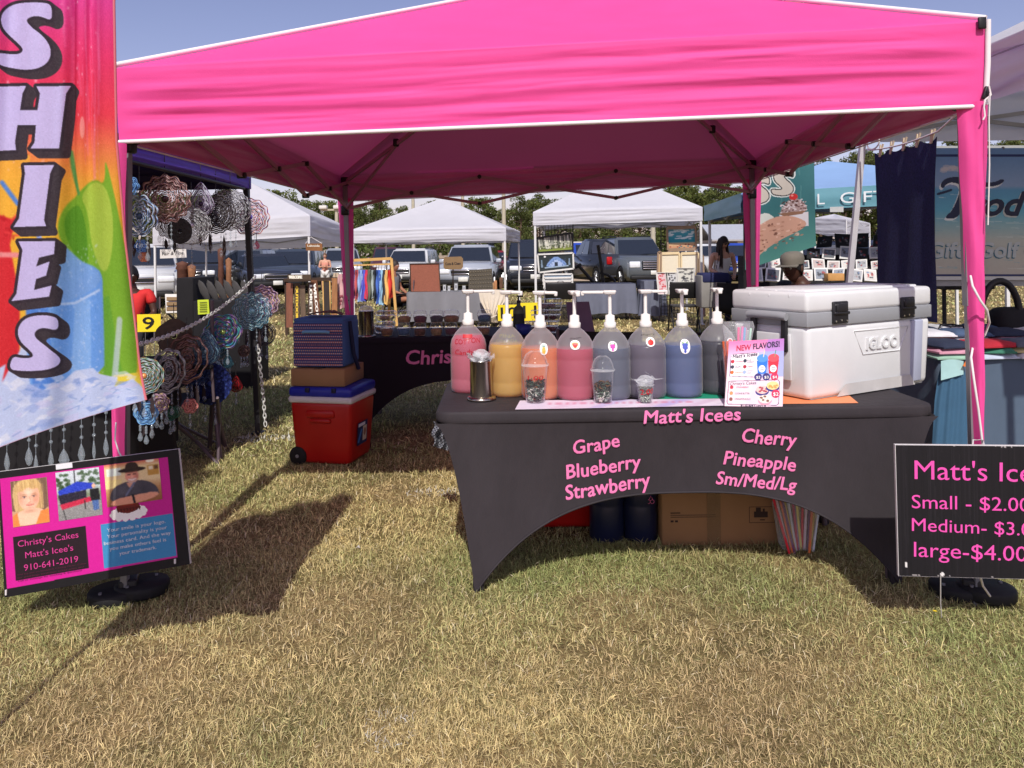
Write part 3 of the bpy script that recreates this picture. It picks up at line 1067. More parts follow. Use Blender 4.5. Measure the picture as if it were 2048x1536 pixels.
def portrait_b():
    c = Cv(0, 0, 84, 92, 84, 92, (170, 172, 170))
    c.vgrad([(0, (206, 214, 222)), (34, (190, 200, 206)), (50, (120, 132, 100)), (56, (150, 148, 146)), (92, (136, 134, 134))])
    for k in range(60):
        c.ell(rng.uniform(0, 24) if k % 2 else rng.uniform(42, 84), rng.uniform(4, 34), 4, 3, (52, 76, 44), .7)
    c.line([(36, 0), (36, 30)], 1.4, (40, 40, 44))
    c.poly([(2, 36), (40, 22), (74, 30), (74, 38), (4, 44)], (44, 66, 190)); c.poly([(2, 44), (56, 40), (56, 60), (6, 64)], (40, 36, 52))
    c.poly([(4, 62), (62, 54), (70, 62), (8, 72)], (196, 44, 74)); c.line([(10, 72), (14, 92)], 1.5, (40, 40, 40)); c.line([(52, 60), (52, 76)], 1.5, (40, 40, 40))
    c.ell(71, 34, 3.5, 4.5, (230, 180, 150)); c.poly([(63, 40), (80, 40), (82, 62), (64, 62)], (26, 26, 30)); c.poly([(66, 62), (78, 62), (78, 80), (68, 82)], (76, 104, 160))
    c.blur(1); c.speck(.05, 1); return c


def portrait_c():
    c = Cv(0, 0, 100, 90, 100, 90, (226, 206, 160))
    c.vgrad([(0, (214, 120, 90)), (10, (232, 206, 150)), (40, (240, 214, 160)), (60, (190, 140, 90)), (90, (150, 96, 60))])
    c.rect(4, 10, 30, 26, (226, 236, 222)); c.rect(78, 12, 98, 34, (200, 150, 70)); c.rect(80, 14, 88, 22, (240, 226, 190)); c.rect(90, 14, 97, 22, (110, 80, 50))
    c.rect(0, 34, 30, 52, (246, 224, 150)); c.ell(84, 2, 8, 4, (255, 250, 220))
    c.poly(smoothpoly([(4, 86), (10, 52), (34, 42), (52, 40), (76, 44), (94, 60), (96, 86)], 2), (78, 76, 84))
    c.poly([(38, 44), (54, 44), (50, 54), (42, 54)], (224, 160, 130))
    c.ell(49, 30, 12, 15, (232, 160, 132)); c.ell(49, 40, 9, 6, (214, 176, 158), .8)
    c.ell(50, 17, 25, 5, (48, 36, 30)); c.poly(smoothpoly([(37, 16), (40, 2), (50, 0), (60, 3), (63, 16)], 1), (56, 42, 34))
    for x in (44, 54): c.line([(x - 2.5, 27), (x + 2.5, 27)], 1.6, (70, 44, 40))
    c.soft(43, 33, 6, 5, (246, 150, 130), .5); c.soft(55, 33, 6, 5, (226, 130, 110), .5); c.soft(58, 30, 5, 14, (170, 100, 80), .5); c.soft(49, 32, 3, 4, (250, 190, 164), .6); c.soft(49, 22, 12, 3, (120, 70, 56), .6)
    c.soft(30, 60, 14, 16, (110, 108, 116), .5); c.soft(70, 62, 14, 18, (54, 52, 60), .5); c.soft(50, 72, 30, 4, (56, 50, 54), .6)
    c.line([(43, 37), (49, 39.5), (56, 36.5)], 2, (250, 240, 236)); c.line([(52, 46), (36, 70)], 4, (110, 116, 140))
    c.poly(smoothpoly([(4, 90), (12, 76), (50, 72), (92, 70), (96, 80), (60, 90)], 1), (228, 160, 128)); c.line([(48, 72), (50, 88)], 4, (30, 30, 36))
    c.blur(1); c.speck(.02); return c


for cv, (x0, y0, x1, y1) in ((portrait_a(), (26, 22, 98, 112)), (portrait_b(), (116, 16, 202, 113)), (portrait_c(), (212, 14, 320, 100))):
    q = quadmap(slm(np.float64(x0), np.float64(y0)), slm(np.float64(x1), np.float64(y0)), slm(np.float64(x1), np.float64(y1)), slm(np.float64(x0), np.float64(y1)),
                cv.e[0], cv.e[1], cv.e[2], cv.e[3])
    cv.mesh('photo', (lambda q_: (lambda X, Y: q_(X, Y) + np.array([0, -.003, 0])))(q), art, sb)
m_a = M('magenta_sign_text', C(206, 62, 140), rough=.5); m_b = M('dim_sign_text', C(96, 34, 62), rough=.5); m_w = M('white_print', C(236, 240, 246, .85), rough=.5)
for t_, x0, x1, y, h, m_ in (("Christy's Cakes", 33, 152, 151, 12, m_a), ("Matt's Icee's", 46, 140, 175, 12, m_a), ("910-641-2019", 42, 148, 199, 12, m_a)):
    lettering('lettering', t_, (x0, y), (x1, y), h, sg(.004), m_, sb, bold=.004)
for k, t_ in enumerate(('find me out on facebook Christy Dawn Cakes', 'for weddings birthdays cakes pops and', 'Call or message for booking & questions')):
    lettering('lettering', t_, (28, 206 + k * 6), (163 - k * 5, 206 + k * 6), 3, sg(.004), m_b, sb)
for k, (t_, a, b_) in enumerate((('Your smile is your logo.', 208, 322), ('Your personality is your', 207, 324), ('business card. And the way', 200, 330), ('you make others feel is', 210, 320), ('your trademark.', 228, 300))):
    lettering('lettering', t_, (a, 150 + k * 12.5), (b_, 150 + k * 12.5), 7.2, sg(.004), m_w, sb, bold=.002)
cdm = MB()
cdm.tube([P(232, 845, 3.0), P(230, 880, 2.97), P(238, 905, 2.965), P(244, 915, 2.96)], .003, 6)
cdm.tube([P(12, 1180, SD - .035), P(12, 1190, SD - .035)], .004, 6)
cdm.tube([P(350, 1118, SD - .06), P(350, 1127, SD - .06)], .004, 6)
cdm.build('tie_cord', cordw, sb)

# ------------------------------------------------------------------ price board (right)
RD = 2.78
rmap = quadmap(P(1790, 889, RD), P(2110, 892, RD - .02), P(2110, 1160, RD - .02), P(1797, 1152, RD), 1790, 889, 2110, 1156)
pb = thing('price_board', 'black price board with pink lettering tied to the right canopy leg', 'sign', P(1960, 1155, RD))
mb = MB()
mb.slab([rmap(np.float64(a), np.float64(b)) for a, b in ((1790, 889), (1790, 1156), (2110, 1156), (2110, 889))], .012)
mb.build('board', M('chipped_white_board', C(232, 228, 228, .85), rough=.6, var=.1), pb)
cp = Cv(1791, 890, 2109, 1155, 160, 130, (27, 25, 29))
for k in range(70):
    x = rng.uniform(1792, 2108)
    cp.line([(x, 891), (x + rng.uniform(-3, 3), 1154)], 1.5, (40, 37, 42) if k % 2 else (20, 19, 22), k=.5)
for k in range(26):
    x = rng.uniform(1792, 2108); yy = 891 if k % 3 else 1153
    cp.ell(x, yy, rng.uniform(1.5, 5), rng.uniform(.5, 1.4), (170, 164, 164))
cp.rect(1805, 1128, 1807.5, 1138, (230, 226, 224)); cp.ell(1880, 1150, 4, 4, (225, 222, 220))
cp.mesh('print', lambda X, Y: rmap(X, Y) + np.array([0, -.0015, 0]), art, pb)
m_p = M('price_letters', C(236, 84, 176), rough=.5, var=.04)
for t_, x0, x1, y, h, y2 in (("Matt's Icees", 1827, 2118, 958, 38, 962), ("Small - $2.00", 1820, 2058, 1017, 27, 1020), ("Medium- $3.00", 1819, 2082, 1063, 26, 1069), ("large-$4.00", 1822, 2052, 1115, 30, 1120)):
    lettering('lettering', t_, (x0, y), (x1, y2), h, lambda X, Y: rmap(X, Y) + np.array([0, -.003, 0]), m_p, pb, bold=.0)
mb = MB()
mb.tube([P(1881, 1148, RD - .015), P(1881, 1205, RD + .05), P(1883, 1235, RD + .1)], .002, 5)
mb.tube([P(1960, 1150, RD + .01), P(1966, 1172, RD + .06), P(1980, 1192, RD + .12)], .004, 6)
mb.tube([P(1945, 893, RD), P(1946, 880, RD + .1), P(1966, 880, RD + .16), P(1968, 892, RD)], .003, 6)
mb.build('tie_cord', cordw, pb)

# ------------------------------------------------------------------ stretch covered tables
def cover_table(corner_fl, corner_fr, depth, ztop, inset, arch, name_lbl, mat, tuck=.02, rim=.045):
    """spandex cover: rounded top, rim band, four skirts with arched hems reaching down to the feet"""
    a = np.array(corner_fl, float)[:2]; b = np.array(corner_fr, float)[:2]
    ex = (b - a) / np.linalg.norm(b - a); ey = np.array([-ex[1], ex[0]])
    W = np.linalg.norm(b - a); Dp = depth
    t = thing('table_cover', name_lbl, 'tablecloth', (*((a + b) / 2), 0))

    def W3(x, y, z):
        x, y, z = np.broadcast_arrays(np.asarray(x, float), y, z)
        return np.stack([a[0] + ex[0] * x + ey[0] * y, a[1] + ex[1] * x + ey[1] * y, z], -1)

    # top with rounded corners
    r = .07
    ol = []
    for cx, cy, a0 in ((W - r, r, -PI / 2), (W - r, Dp - r, 0), (r, Dp - r, PI / 2), (r, r, PI)):
        for k in range(9):
            q = a0 + k / 8 * PI / 2
            ol.append((cx + r * math.cos(q), cy + r * math.sin(q)))
    ol = np.array(ol)
    cen = ol.mean(0)
    prof = [(0, 0), (-.012, 0), (-.004, -.004), (0, -.012), (.001, -.03), (0, -rim + .004), (-.006, -rim - .002)]
    rows = []
    for off, dz in prof:
        d = ol - cen
        nrm = d / np.linalg.norm(d, axis=1, keepdims=True)
        k = .985 if (off, dz) == (0, 0) else 1
        p = cen + (ol - cen) * k + nrm * off
        rows.append(W3(p[:, 0], p[:, 1], np.full(len(p), ztop + dz)))
    mb = MB()
    mb.grid(np.array(rows), closeu=True)
    p = cen + (ol - cen) * .985
    mb.add(W3(p[:, 0], p[:, 1], np.full(len(p), ztop)), [tuple(range(len(p)))], 0)
    mb.build('top', mat, t)
    z1 = ztop - rim

    def ins(v):
        return inset * np.clip(v, 0, 1) ** .55

    def front_xyz(u, v, flip=False, ysurf=None):
        """u 0..1 across, v 0..1 down"""
        zb = arch * (1 - np.abs(2 * u - 1) ** 2.7) + .004
        z = z1 + (zb - z1) * v
        dv = np.clip((z1 - z) / z1, 0, 1)
        x0 = ins(dv); x1 = W - ins(dv)
        x = x0 + (x1 - x0) * u
        bow = tuck + .02 * np.sin(PI * u) * np.sin(PI * np.clip(dv, 0, 1)) - .012 * (1 - dv) ** 4 - .010 * np.exp(-np.minimum(u, 1 - u) * 18)
        return x, bow, z

    def skirt_front(y_of):
        U, V = np.meshgrid(.5 + .5 * np.sin((np.linspace(0, 1, 90) - .5) * PI) if True else 0, np.linspace(0, 1, 30))
        x, bow, z = front_xyz(U, V)
        return W3(x, y_of(bow), z)

    mb = MB(); mb.grid(skirt_front(lambda q: q)[:, ::-1]); mb.build('front_skirt', mat, t)
    mb = MB(); mb.grid(skirt_front(lambda q: Dp - q)); mb.build('back_skirt', mat, t)
    for side in (0, 1):
        U, V = np.meshgrid(np.linspace(0, 1, 40), np.linspace(0, 1, 24))
        zb = arch * .9 * (1 - np.abs(2 * U - 1) ** 2.7) + .004
        z = z1 + (zb - z1) * V
        dv = np.clip((z1 - z) / z1, 0, 1)
        y = tuck + (Dp - 2 * tuck) * U
        bow = ins(dv) + .03 * np.sin(PI * U) * dv
        x = bow if side == 0 else W - bow
        g = W3(x, y, z)
        mb = MB(); mb.grid(g if side == 0 else g[:, ::-1]); mb.build('side_skirt', mat, t)
    # hem cord and foot pockets
    for yy, flip in ((0, 1), (1, -1)):
        uu = np.linspace(.004, .996, 80)
        x, bow, z = front_xyz(uu, np.ones(80))
        mb = MB(); mb.tube(W3(x, (bow - .002) if yy == 0 else Dp - bow + .002, z + .003), .0045, 6)
        mb.build('hem', mat, t)
    for fx in (ins(1.0) + .012, W - ins(1.0) - .012):
        for fy in (tuck + .02, Dp - tuck - .02):
            mb = MB(); mb.rbox(W3(fx, fy, .035)[...], (.045, .045, .066), .012); mb.build('foot_pocket', mat, t)
    # the folding table inside
    ft = thing('folding_table', name_lbl.replace('stretch cover', 'folding table under the stretch cover'), 'table', (*((a + b) / 2 + ey * .3), 0))
    mb = MB(); mb.rbox(W3(W / 2, Dp / 2, ztop - .026), (W - .10, Dp - .10, .036), .012, R=np.array([[ex[0], ey[0], 0], [ex[1], ey[1], 0], [0, 0, 1]]))
    mb.build('tabletop', M('table_plastic', C(210, 205, 198, .8), rough=.5), ft)
    for fx in (ins(1.0) + .02, W - ins(1.0) - .02):
        for fy in (tuck + .05, Dp - tuck - .05):
            mb = MB(); mb.tube([W3(fx, fy, .01), W3(fx + (.06 if fx < W / 2 else -.06), fy, ztop - .05)], .013, 8); mb.build('leg', tube_dark, ft)
    return t, W3, W, front_xyz


spandex = M('black_stretch_cloth', C(60, 55, 59, .8), rough=.72, var=.2, vs=3.2, bump=.35, bs=26, spec=.25, stretch=(1, 1, .35))
TZ = .74
TFL, TFR = P(869, 818, 3.14), P(1876, 802, 3.17)
tc_, TW3, TWid, tfx = cover_table(TFL, TFR, .78, TZ, .155, .385, 'charcoal stretch cover with pink drink names, its front hem arched between the feet', spandex)
for o in bpy.data.objects:
    if o.name == 'folding_table': o['label'] = 'folding table inside the cover lettered with drink names'; o['category'] = 'table'
# settle lettering on the front skirt: pixel -> the skirt plane
TY0 = 3.155


def on_front(off):
    def fn(X, Y):
        k = (np.asarray(X) - 869) / (1876 - 869)
        D = 3.14 * (1 - k) + 3.17 * k
        # skirt bow (matches the cover) minus a little so that the letters sit on the cloth
        z = (HZ + 9 - np.asarray(Y)) * D / F + CAMH
        dv = np.clip((TZ - .045 - z) / (TZ - .045), 0, 1)
        bow = .02 + .02 * np.sin(PI * np.clip(k, 0, 1)) * np.sin(PI * dv) - .012 * (1 - dv) ** 4
        return PV(X, Y, D + np.where(z > TZ - .05, -.0015, bow - off))
    return fn


for t_, p0, p1, h in (("Matt's Icees", (1288, 847), (1481, 840), 25), ("Grape", (1149, 909), (1240, 893), 26), ("Blueberry", (1134, 958), (1283, 935), 27),
                      ("Strawberry", (1133, 1000), (1302, 972), 28), ("Cherry", (1484, 884), (1592, 893), 27), ("Pineapple", (1447, 928), (1590, 942), 26), ("Sm/Med/Lg", (1432, 968), (1592, 982), 25)):
    lettering('lettering', t_, p0, p1, h, on_front(.002), ltr_pink, tc_, bold=.022, shear=.12, jit=.035, space=1.02)

# the back table
BFL, BFR = P(683, 684, 5.98), P(1192, 676, 5.98)
bc_, BW3, BWid, bfx = cover_table(BFL, BFR, .78, TZ, .14, .40, 'black stretch cover on the rear cake table, pink name across its front', M('black_stretch_cloth_dark', C(40, 33, 42), rough=.75, var=.12, vs=2, spec=.2))
for o in bpy.data.objects:
    if o.name.startswith('folding_table.'): o['label'] = 'folding table inside the black cover of the rear cake stand'; o['category'] = 'table'
lettering('lettering', "Christy's Cakes", (813, 729), (1075, 720), 27, lambda X, Y: PV(X, Y, 5.985), ltr_pink, bc_, bold=.022, shear=.1, jit=.03)

# ------------------------------------------------------------------ gallon jugs with pumps
shell = M('frosted_jug_plastic', C(236, 236, 240, .85), rough=.28, var=.03, alpha=.34, tr=.4, spec=.5)
shell_low = M('clear_jug_wall', C(236, 236, 240, .85), rough=.22, var=0, alpha=.10, spec=.5)
pumpw = M('white_pump_plastic', C(244, 242, 238, .92), rough=.35, var=.02)
JUGS = [
    (938, 789, .083, 'pink drink marked cotton candy in red', C(228, 106, 138), .262, 0.15, .10, 'cc'),
    (1016, 797, .084, 'yellow drink with faint pencilled writing', C(236, 190, 72), .232, -.35, .05, 'pc'),
    (1082, 803, .085, 'orange drink behind the tall cup', C(248, 150, 92), .222, -.3, .055, 'pine'),
    (1151, 804, .086, 'deep pink drink with a watermelon slice sticker', C(216, 82, 116), .22, -1.4, .045, 'melon'),
    (1222, 804, .086, 'slate grey drink with a pink grape sticker', C(104, 114, 140), .222, PI - .1, .1, 'pgrape'),
    (1293, 801, .086, 'purple grey drink with a round red sticker', C(110, 98, 124), .232, .1, .075, 'apple'),
    (1366, 799, .086, 'blue drink with a blue grape sticker', C(80, 108, 166), .228, -1.5, .04, 'bgrape'),
    (1436, 792, .085, 'dark navy drink next to the menu card', C(38, 40, 66), .236, -1.6, .045, 'dot'),
]


def jug(px, py, r, lbl, liq, lev, ang, reach, st):
    g = G(px, py, TZ)
    c = np.array([g[0] * (1 + r / g[1]), g[1] + r, TZ + .002])
    t = thing('pump_jug', 'gallon jug of ' + lbl, 'drink jug', c, 'gallon pump jugs along the front table')
    prof = [(.0, .0), (r * .86, .0), (r * .96, .006), (r, .02), (r, .055), (r * .985, .06), (r, .066), (r, .165), (r * .985, .171), (r, .178), (r * 1.0, .215), (r * .93, .24), (r * .74, .268), (r * .47, .293), (.026, .305), (.023, .315), (.023, .325)]
    sh = MB()
    rl0 = np.interp(lev, [q[1] for q in prof[1:]], [q[0] for q in prof[1:]])
    sh.lathe(c, [q for q in prof if q[1] < lev] + [(rl0, lev)], 40, mi=1, cap=False); sh.lathe(c, [(rl0, lev)] + [q for q in prof if q[1] > lev], 40, cap=False)
    sh.build('jug', [shell, shell_low], t)
    pin = []
    for rr, z in prof:
        if z < lev: pin.append((max(rr - .003, 0), z + .003))
    rl = np.interp(lev, [q[1] for q in prof[1:]], [q[0] for q in prof[1:]]) - .003
    pin += [(rl, lev), (0, lev)]
    lq = MB(); lq.lathe(c, pin, 40, cap=False)
    key = 'drink_' + st
    lq.build('drink', M(key, liq, rough=.25, var=.05, vs=9, tr=.55, spec=.4), t)
    cp = MB()
    cp.lathe(c, [(.0255, .308), (.0265, .312), (.0265, .328), (.021, .332), (.020, .36), (.012, .362), (.0085, .364)], 24)
    cp.build('cap', pumpw, t)
    st_ = MB(); st_.tube([c + (0, 0, .36), c + (0, 0, .448)], .0078, 12); st_.build('stem', pumpw, t)
    R = rotz(ang)
    hd = MB()

    def sp(v):
        o = v.copy()
        o[:, 0] = o[:, 0] * 1.0
        return o
    hd.rbox(c + (0, 0, .459), (.058, .05, .018), .005, R=R, taper=.8)
    L = reach
    hd.rbox(c + R @ np.array([.02 + L / 2, 0, .460]), (L, .022, .013), .004, R=R)
    hd.rbox(c + R @ np.array([.018 + L, 0, .455]), (.014, .018, .02), .004, R=R)
    hd.build('nozzle', pumpw, t)
    return t, c, r, prof


def wrap_jug(c, r, prof, off=.0012):
    zs = [q[1] for q in prof[1:]]; rs = [q[0] for q in prof[1:]]

    def fn(X, Y):
        """X metres round from the front, Y metres up (negative = down)"""
        z = -np.asarray(Y, float)
        rr = np.interp(z, zs, rs) + off
        a = -PI / 2 + np.asarray(X, float) / rr
        return np.stack([c[0] + rr * np.cos(a), c[1] + rr * np.sin(a), c[2] + z], -1)
    return fn


def sticker(kind):
    c = Cv(-20, -20, 20, 20, 60, 60, (252, 250, 250))
    if kind == 'pine':
        for k in (-4, 0, 4): c.poly([(k - 2.5, -6), (k + 2.5, -6), (k * 2, -19)], (70, 150, 130))
        c.ell(0, 5, 9, 12, (250, 190, 90))
        for k in range(-2, 3): c.line([(-9, 5 + k * 5), (9, 9 + k * 5)], 1, (240, 150, 60))
    elif kind == 'melon':
        c.poly(smoothpoly([(-16, -8), (0, -13), (16, -8), (4, 15), (-4, 15)], 1), (246, 200, 110)); c.poly(smoothpoly([(-13, -5), (0, -9), (13, -5), (3, 12), (-3, 12)], 1), (226, 52, 58))
    elif kind in ('pgrape', 'bgrape'):
        col = (226, 76, 178) if kind == 'pgrape' else (72, 92, 190)
        for (x, y) in ((-7, -5), (0, -5), (7, -5), (-4, 1), (4, 1), (0, 7), (0, 13), (-1, -1), (-6, 2), (6, 3)): c.ell(x, y, 4.6, 4.6, col)
        c.poly([(-14, -15), (-2, -10), (-9, -6)], (96, 150, 90)); c.poly([(14, -15), (2, -10), (9, -6)], (96, 150, 90))
    elif kind == 'apple':
        c.ell(0, 2, 13, 12, (226, 44, 40)); c.poly([(-3, -12), (6, -15), (2, -8)], (90, 140, 70))
    else:
        c.ell(0, 0, 15, 15, (230, 70, 72))
    return c


STM = M('sticker_print', attr=True, rough=.4, var=.02)
for j in JUGS:
    t, c, r, prof = jug(*j)
    st = j[8]
    wj = wrap_jug(c, r, prof)
    if st in ('cc',):
        mr = M('red_marker', C(196, 22, 40), rough=.5, var=.1)
        lettering('lettering', 'COTTON', (-.064, -.222), (.064, -.232), .022, wj, mr, t, bold=.004, shear=.1, jit=.1)
        lettering('lettering', 'Candy', (-.062, -.176), (.030, -.180), .022, wj, mr, t, bold=.004, shear=.1, jit=.1)
        cb = MB(); u, v = np.meshgrid(np.linspace(-.022, .022, 12), np.linspace(-.268, -.252, 5)); cb.grid(wj(u, v)); cb.build('lettering', mr, t)
    elif st == 'pc':
        mk = M('faint_marker', C(150, 148, 120), rough=.6)
        lettering('lettering', 'PINA', (-.036, -.262), (.036, -.262), .014, wj, mk, t, jit=.1)
        lettering('lettering', 'COLADA', (-.052, -.240), (.05, -.240), .014, wj, mk, t, jit=.1)
    else:
        zc = {'pine': .222, 'melon': .24, 'pgrape': .233, 'apple': .247, 'bgrape': .225, 'dot': .232}[st]
        xo = {'pine': .012, 'melon': -.005, 'pgrape': .0, 'apple': .008, 'bgrape': -.006, 'dot': .04}[st]
        sz = {'pine': (.0009, .0013), 'melon': (.0011, .001), 'pgrape': (.001, .0011), 'apple': (.001, .001), 'bgrape': (.0011, .0016), 'dot': (.0009, .0009)}[st]
        cv = sticker(st)
        # cut to a rounded outline
        m = (np.abs(cv.X / 19.5) ** 2.4 + np.abs(cv.Y / 19.5) ** 2.4) < 1
        cv.a[~m] = 0
        pts = wj(cv.X * sz[0] + xo, -zc + cv.Y * sz[1]).reshape(-1, 3)
        nx = cv.nx
        ok = m.ravel()
        fs = []
        for i in range(cv.ny - 1):
            for k in range(nx - 1):
                q = (i * nx + k, (i + 1) * nx + k, (i + 1) * nx + k + 1, i * nx + k + 1)
                if ok[list(q)].all(): fs.append(q)
        link_mesh('sticker', pts, fs, STM, t, smooth=[True] * len(fs), cols=lin(cv.a.reshape(-1, 3)))
        if st == 'melon':
            lettering('lettering', 'melon', (-.026, -.262), (.024, -.266), .008, wj, M('black_marker', C(40, 34, 40), rough=.6), t, jit=.15, shear=.2)
        if st == 'apple':
            lettering('lettering', 'cherry', (-.03, -.272), (.034, -.276), .007, wj, M('black_marker', C(40, 34, 40), rough=.6), t, jit=.15, shear=.2)

# ------------------------------------------------------------------ steel straw/lid dispensers
steel = M('brushed_steel', C(176, 168, 156), rough=.22, metal=1.0, var=.1, vs=12, stretch=(1, 1, .1))
clear = M('clear_plastic', C(240, 244, 246), rough=.08, var=0, alpha=.045, spec=.9)
clear2 = M('crinkled_film', C(236, 240, 244), rough=.15, var=0, alpha=.30, spec=.9, bump=.6, bs=40)


def dispenser(g, k, lbl, topper):
    t = thing('lid_dispenser', lbl, 'dispenser', g)
    g = np.array(g)
    mb = MB(); mb.lathe(g, [(.0, 0), (.062 * k, 0), (.064 * k, .005), (.06 * k, .012), (.05 * k, .016)], 40); mb.build('base', steel, t)
    mb = MB(); mb.lathe(g, [(.049 * k, .012), (.049 * k, .168 * k), (.051 * k, .17 * k), (.046 * k, .168 * k), (.045 * k, .05)], 40, cap=False); mb.build('cylinder', steel, t)
    mb = MB()
    r_ = np.random.default_rng(int(g[0] * 1000) % 999)
    for i in range(46 if topper == 'film' else 5):
        a = r_.uniform(0, 2 * PI)
        p = g + np.array([.036 * math.cos(a) * r_.uniform(.2, 1.2), .036 * math.sin(a) * r_.uniform(.2, 1), .172 * k])
        if topper == 'film':
            d = np.array([math.cos(a) * .5, math.sin(a) * .4, r_.uniform(.25, .9)]) * r_.uniform(.02, .055)
            q = np.array([-math.sin(a), math.cos(a), r_.uniform(-.6, .6)]) * r_.uniform(.01, .026)
            m_ = p + d * .55 + r_.normal(0, .008, 3)
            mb.add([p - q * .5, p + q * .5, m_ + q, p + d + q * .3, m_ - q], [(0, 1, 2, 4), (4, 2, 3)], 0, False)
    if topper == 'film':
        mb.build('lid_sleeve', clear2, t)
        mb = MB(); mb.sphere(g + (0, 0, .19 * k), (.036, .034, .03), 14); mb.build('dome_lid', clear2, t)
    else:
        mb = MB(); mb.lathe(g + (0, 0, .17 * k), [(.046 * k, 0), (.044 * k, .02), (.03 * k, .035), (.012, .04), (0, .04)], 20); mb.build('dome_lid', clear2, t)


q = G(963, 805, TZ)
dispenser((q[0] * 1.018, q[1] + .06, TZ + .002), 1.0, 'polished steel lid dispenser in front of the pink jug, clear wrapping bursting out', 'film')
q = P(733, 689, 6.06)
dispenser((q[0], q[1], TZ + .001), 1.18, 'steel lid dispenser on the left end of the cake table', 'dome')


# ------------------------------------------------------------------ display cups
def cup(px, py, h, rt, rb, lbl, dome, fill):
    g = G(px, py, TZ)
    c = np.array([g[0] * (1 + rb / g[1]), g[1] + rb, TZ + .0055])
    t = thing('plastic_cup', lbl, 'cup', c)
    mb = MB(); mb.lathe(c, [(0, .0), (rb, .0), (rb + (rt - rb) * .4, h * .4), (rt, h), (rt + .003, h + .001)], 32); mb.build('cup', clear, t)
    if dome:
        mb = MB(); mb.lathe(c, [(rt + .005, h), (rt + .006, h + .006), (rt * .99, h + .01), (rt * .93, h + .028), (rt * .72, h + .05), (rt * .4, h + .062), (rt * .22, h + .064)], 32, cap=False); mb.build('dome_lid', clear, t)
    r_ = np.random.default_rng(px)
    if fill == 'tokens':
        hf = h * .6
        cols = [M('token_black', C(36, 36, 34), rough=.4), M('token_grey', C(150, 158, 150), rough=.35, metal=.3), M('token_green', C(70, 88, 74), rough=.4), M('token_pale', C(216, 208, 198), rough=.5), M('token_bronze', C(120, 82, 50), rough=.4, metal=.4)]
        mb = MB()
        for i in range(230):
            z = r_.uniform(.006, hf) * 1.0
            a = r_.uniform(0, 2 * PI)
            rr = (rb + (rt - rb) * z / h) - .011
            rad = rr * math.sqrt(r_.uniform(.35, 1))
            R = rotz(r_.uniform(0, 6)) @ rotx(r_.uniform(.2, 1.5))
            cr = r_.uniform(.007, .0105)
            if z < hf * .62:
                mb.lathe(c + (rad * math.cos(a), rad * math.sin(a), z + .002), [(0, -.001), (cr, -.001), (cr, .001), (cr * .7, .0014), (0, .0012)], 10, mi=int(r_.choice([0, 1, 1, 2, 3])), R=R)
            else:
                p = c + (rad * math.cos(a), rad * math.sin(a), z)
                an = np.linspace(0, r_.uniform(3, 6), 8)
                lp = p + (np.stack([np.cos(an), np.sin(an), an * .0], 1) * cr * .9) @ R.T
                mb.tube(lp, .0022, 5, mi=int(r_.choice([0, 0, 4, 2])))
        o = mb.build('tokens', cols, t)
        o['kind'] = 'stuff'
    else:
        mb = MB()
        for i in range(260):
            z = r_.uniform(.004, h * .96); a = r_.uniform(0, 2 * PI)
            rad = (rb + (rt - rb) * z / h - .006) * math.sqrt(r_.uniform(.3, 1))
            mb.rbox(c + (rad * math.cos(a), rad * math.sin(a), z), (.007, .007, .006), .0018, 1, R=rotz(r_.uniform(0, 3)) @ rotx(r_.uniform(0, 3)))
        o = mb.build('beads', M('pearly_beads', C(190, 200, 188, .9), rough=.15, var=.2, spec=.8, tr=.3), t)
        o['kind'] = 'stuff'
        mb = MB(); mb.sphere(c + (0, 0, h + .012), (rt * 1.05, rt * 1.0, .03), 12)
        for i in range(26):
            a = r_.uniform(0, 2 * PI); p = c + (rt * math.cos(a) * .9, rt * math.sin(a) * .9, h + r_.uniform(0, .03))
            d = r_.normal(0, .02, (3, 3)); d[:, 2] = np.abs(d[:, 2]) * .6
            mb.add(p + d, [(0, 1, 2)])
        mb.build('film_cover', clear2, t)
    rw = M('red_marker', C(196, 22, 40), rough=.5, var=.1)

    def wc(X, Y):
        z = -np.asarray(Y, float)
        rr = rb + (rt - rb) * z / h + .001
        a = -PI / 2 + np.asarray(X, float) / rr
        return np.stack([c[0] + rr * np.cos(a), c[1] + rr * np.sin(a), c[2] + z], -1)
    if fill == 'tokens':
        if px < 1100: lettering('lettering', '1.00', (-.036, -.098), (.036, -.098), .018, wc, rw, t, shear=.1)
    else:
        lettering('lettering', '2.00', (-.028, -.034), (.034, -.040), .022, wc, rw, t, bold=.012, shear=.15)


cup(1071, 809, .152, .054, .040, 'tall clear dome lidded cup of dark tokens before the orange jug', True, 'tokens')
cup(1206, 809, .13, .047, .037, 'clear dome lidded cup of dark tokens before the slate grey jug', True, 'tokens')
cup(1291, 809, .072, .035, .027, 'small cup of clear beads with red writing and film over it', False, 'beads')

# ------------------------------------------------------------------ papers on the table
def sheet(name, lbl, pts, col, lift, cat='paper', grad=None):
    q = [G(x, y, TZ + lift) for x, y in pts]
    c = Cv(0, 0, 1, 1, 60, 24, col)
    if grad:
        for k in range(9):
            x = rng.uniform(.02, .95)
            c.poly([(x, 1), (x + .12, 0), (x + .2, 0), (x + .06, 1)], grad[k % len(grad)], .5)
        for k in range(24):
            c.rect(.14 + k * .03, .3, .14 + k * .03 + .017, .55, (216, 130, 160), .6)
    qm = quadmap(*q)
    o = c.mesh(name, qm, art, None, loc=np.mean(q, 0))
    tagp(o, lbl, cat)


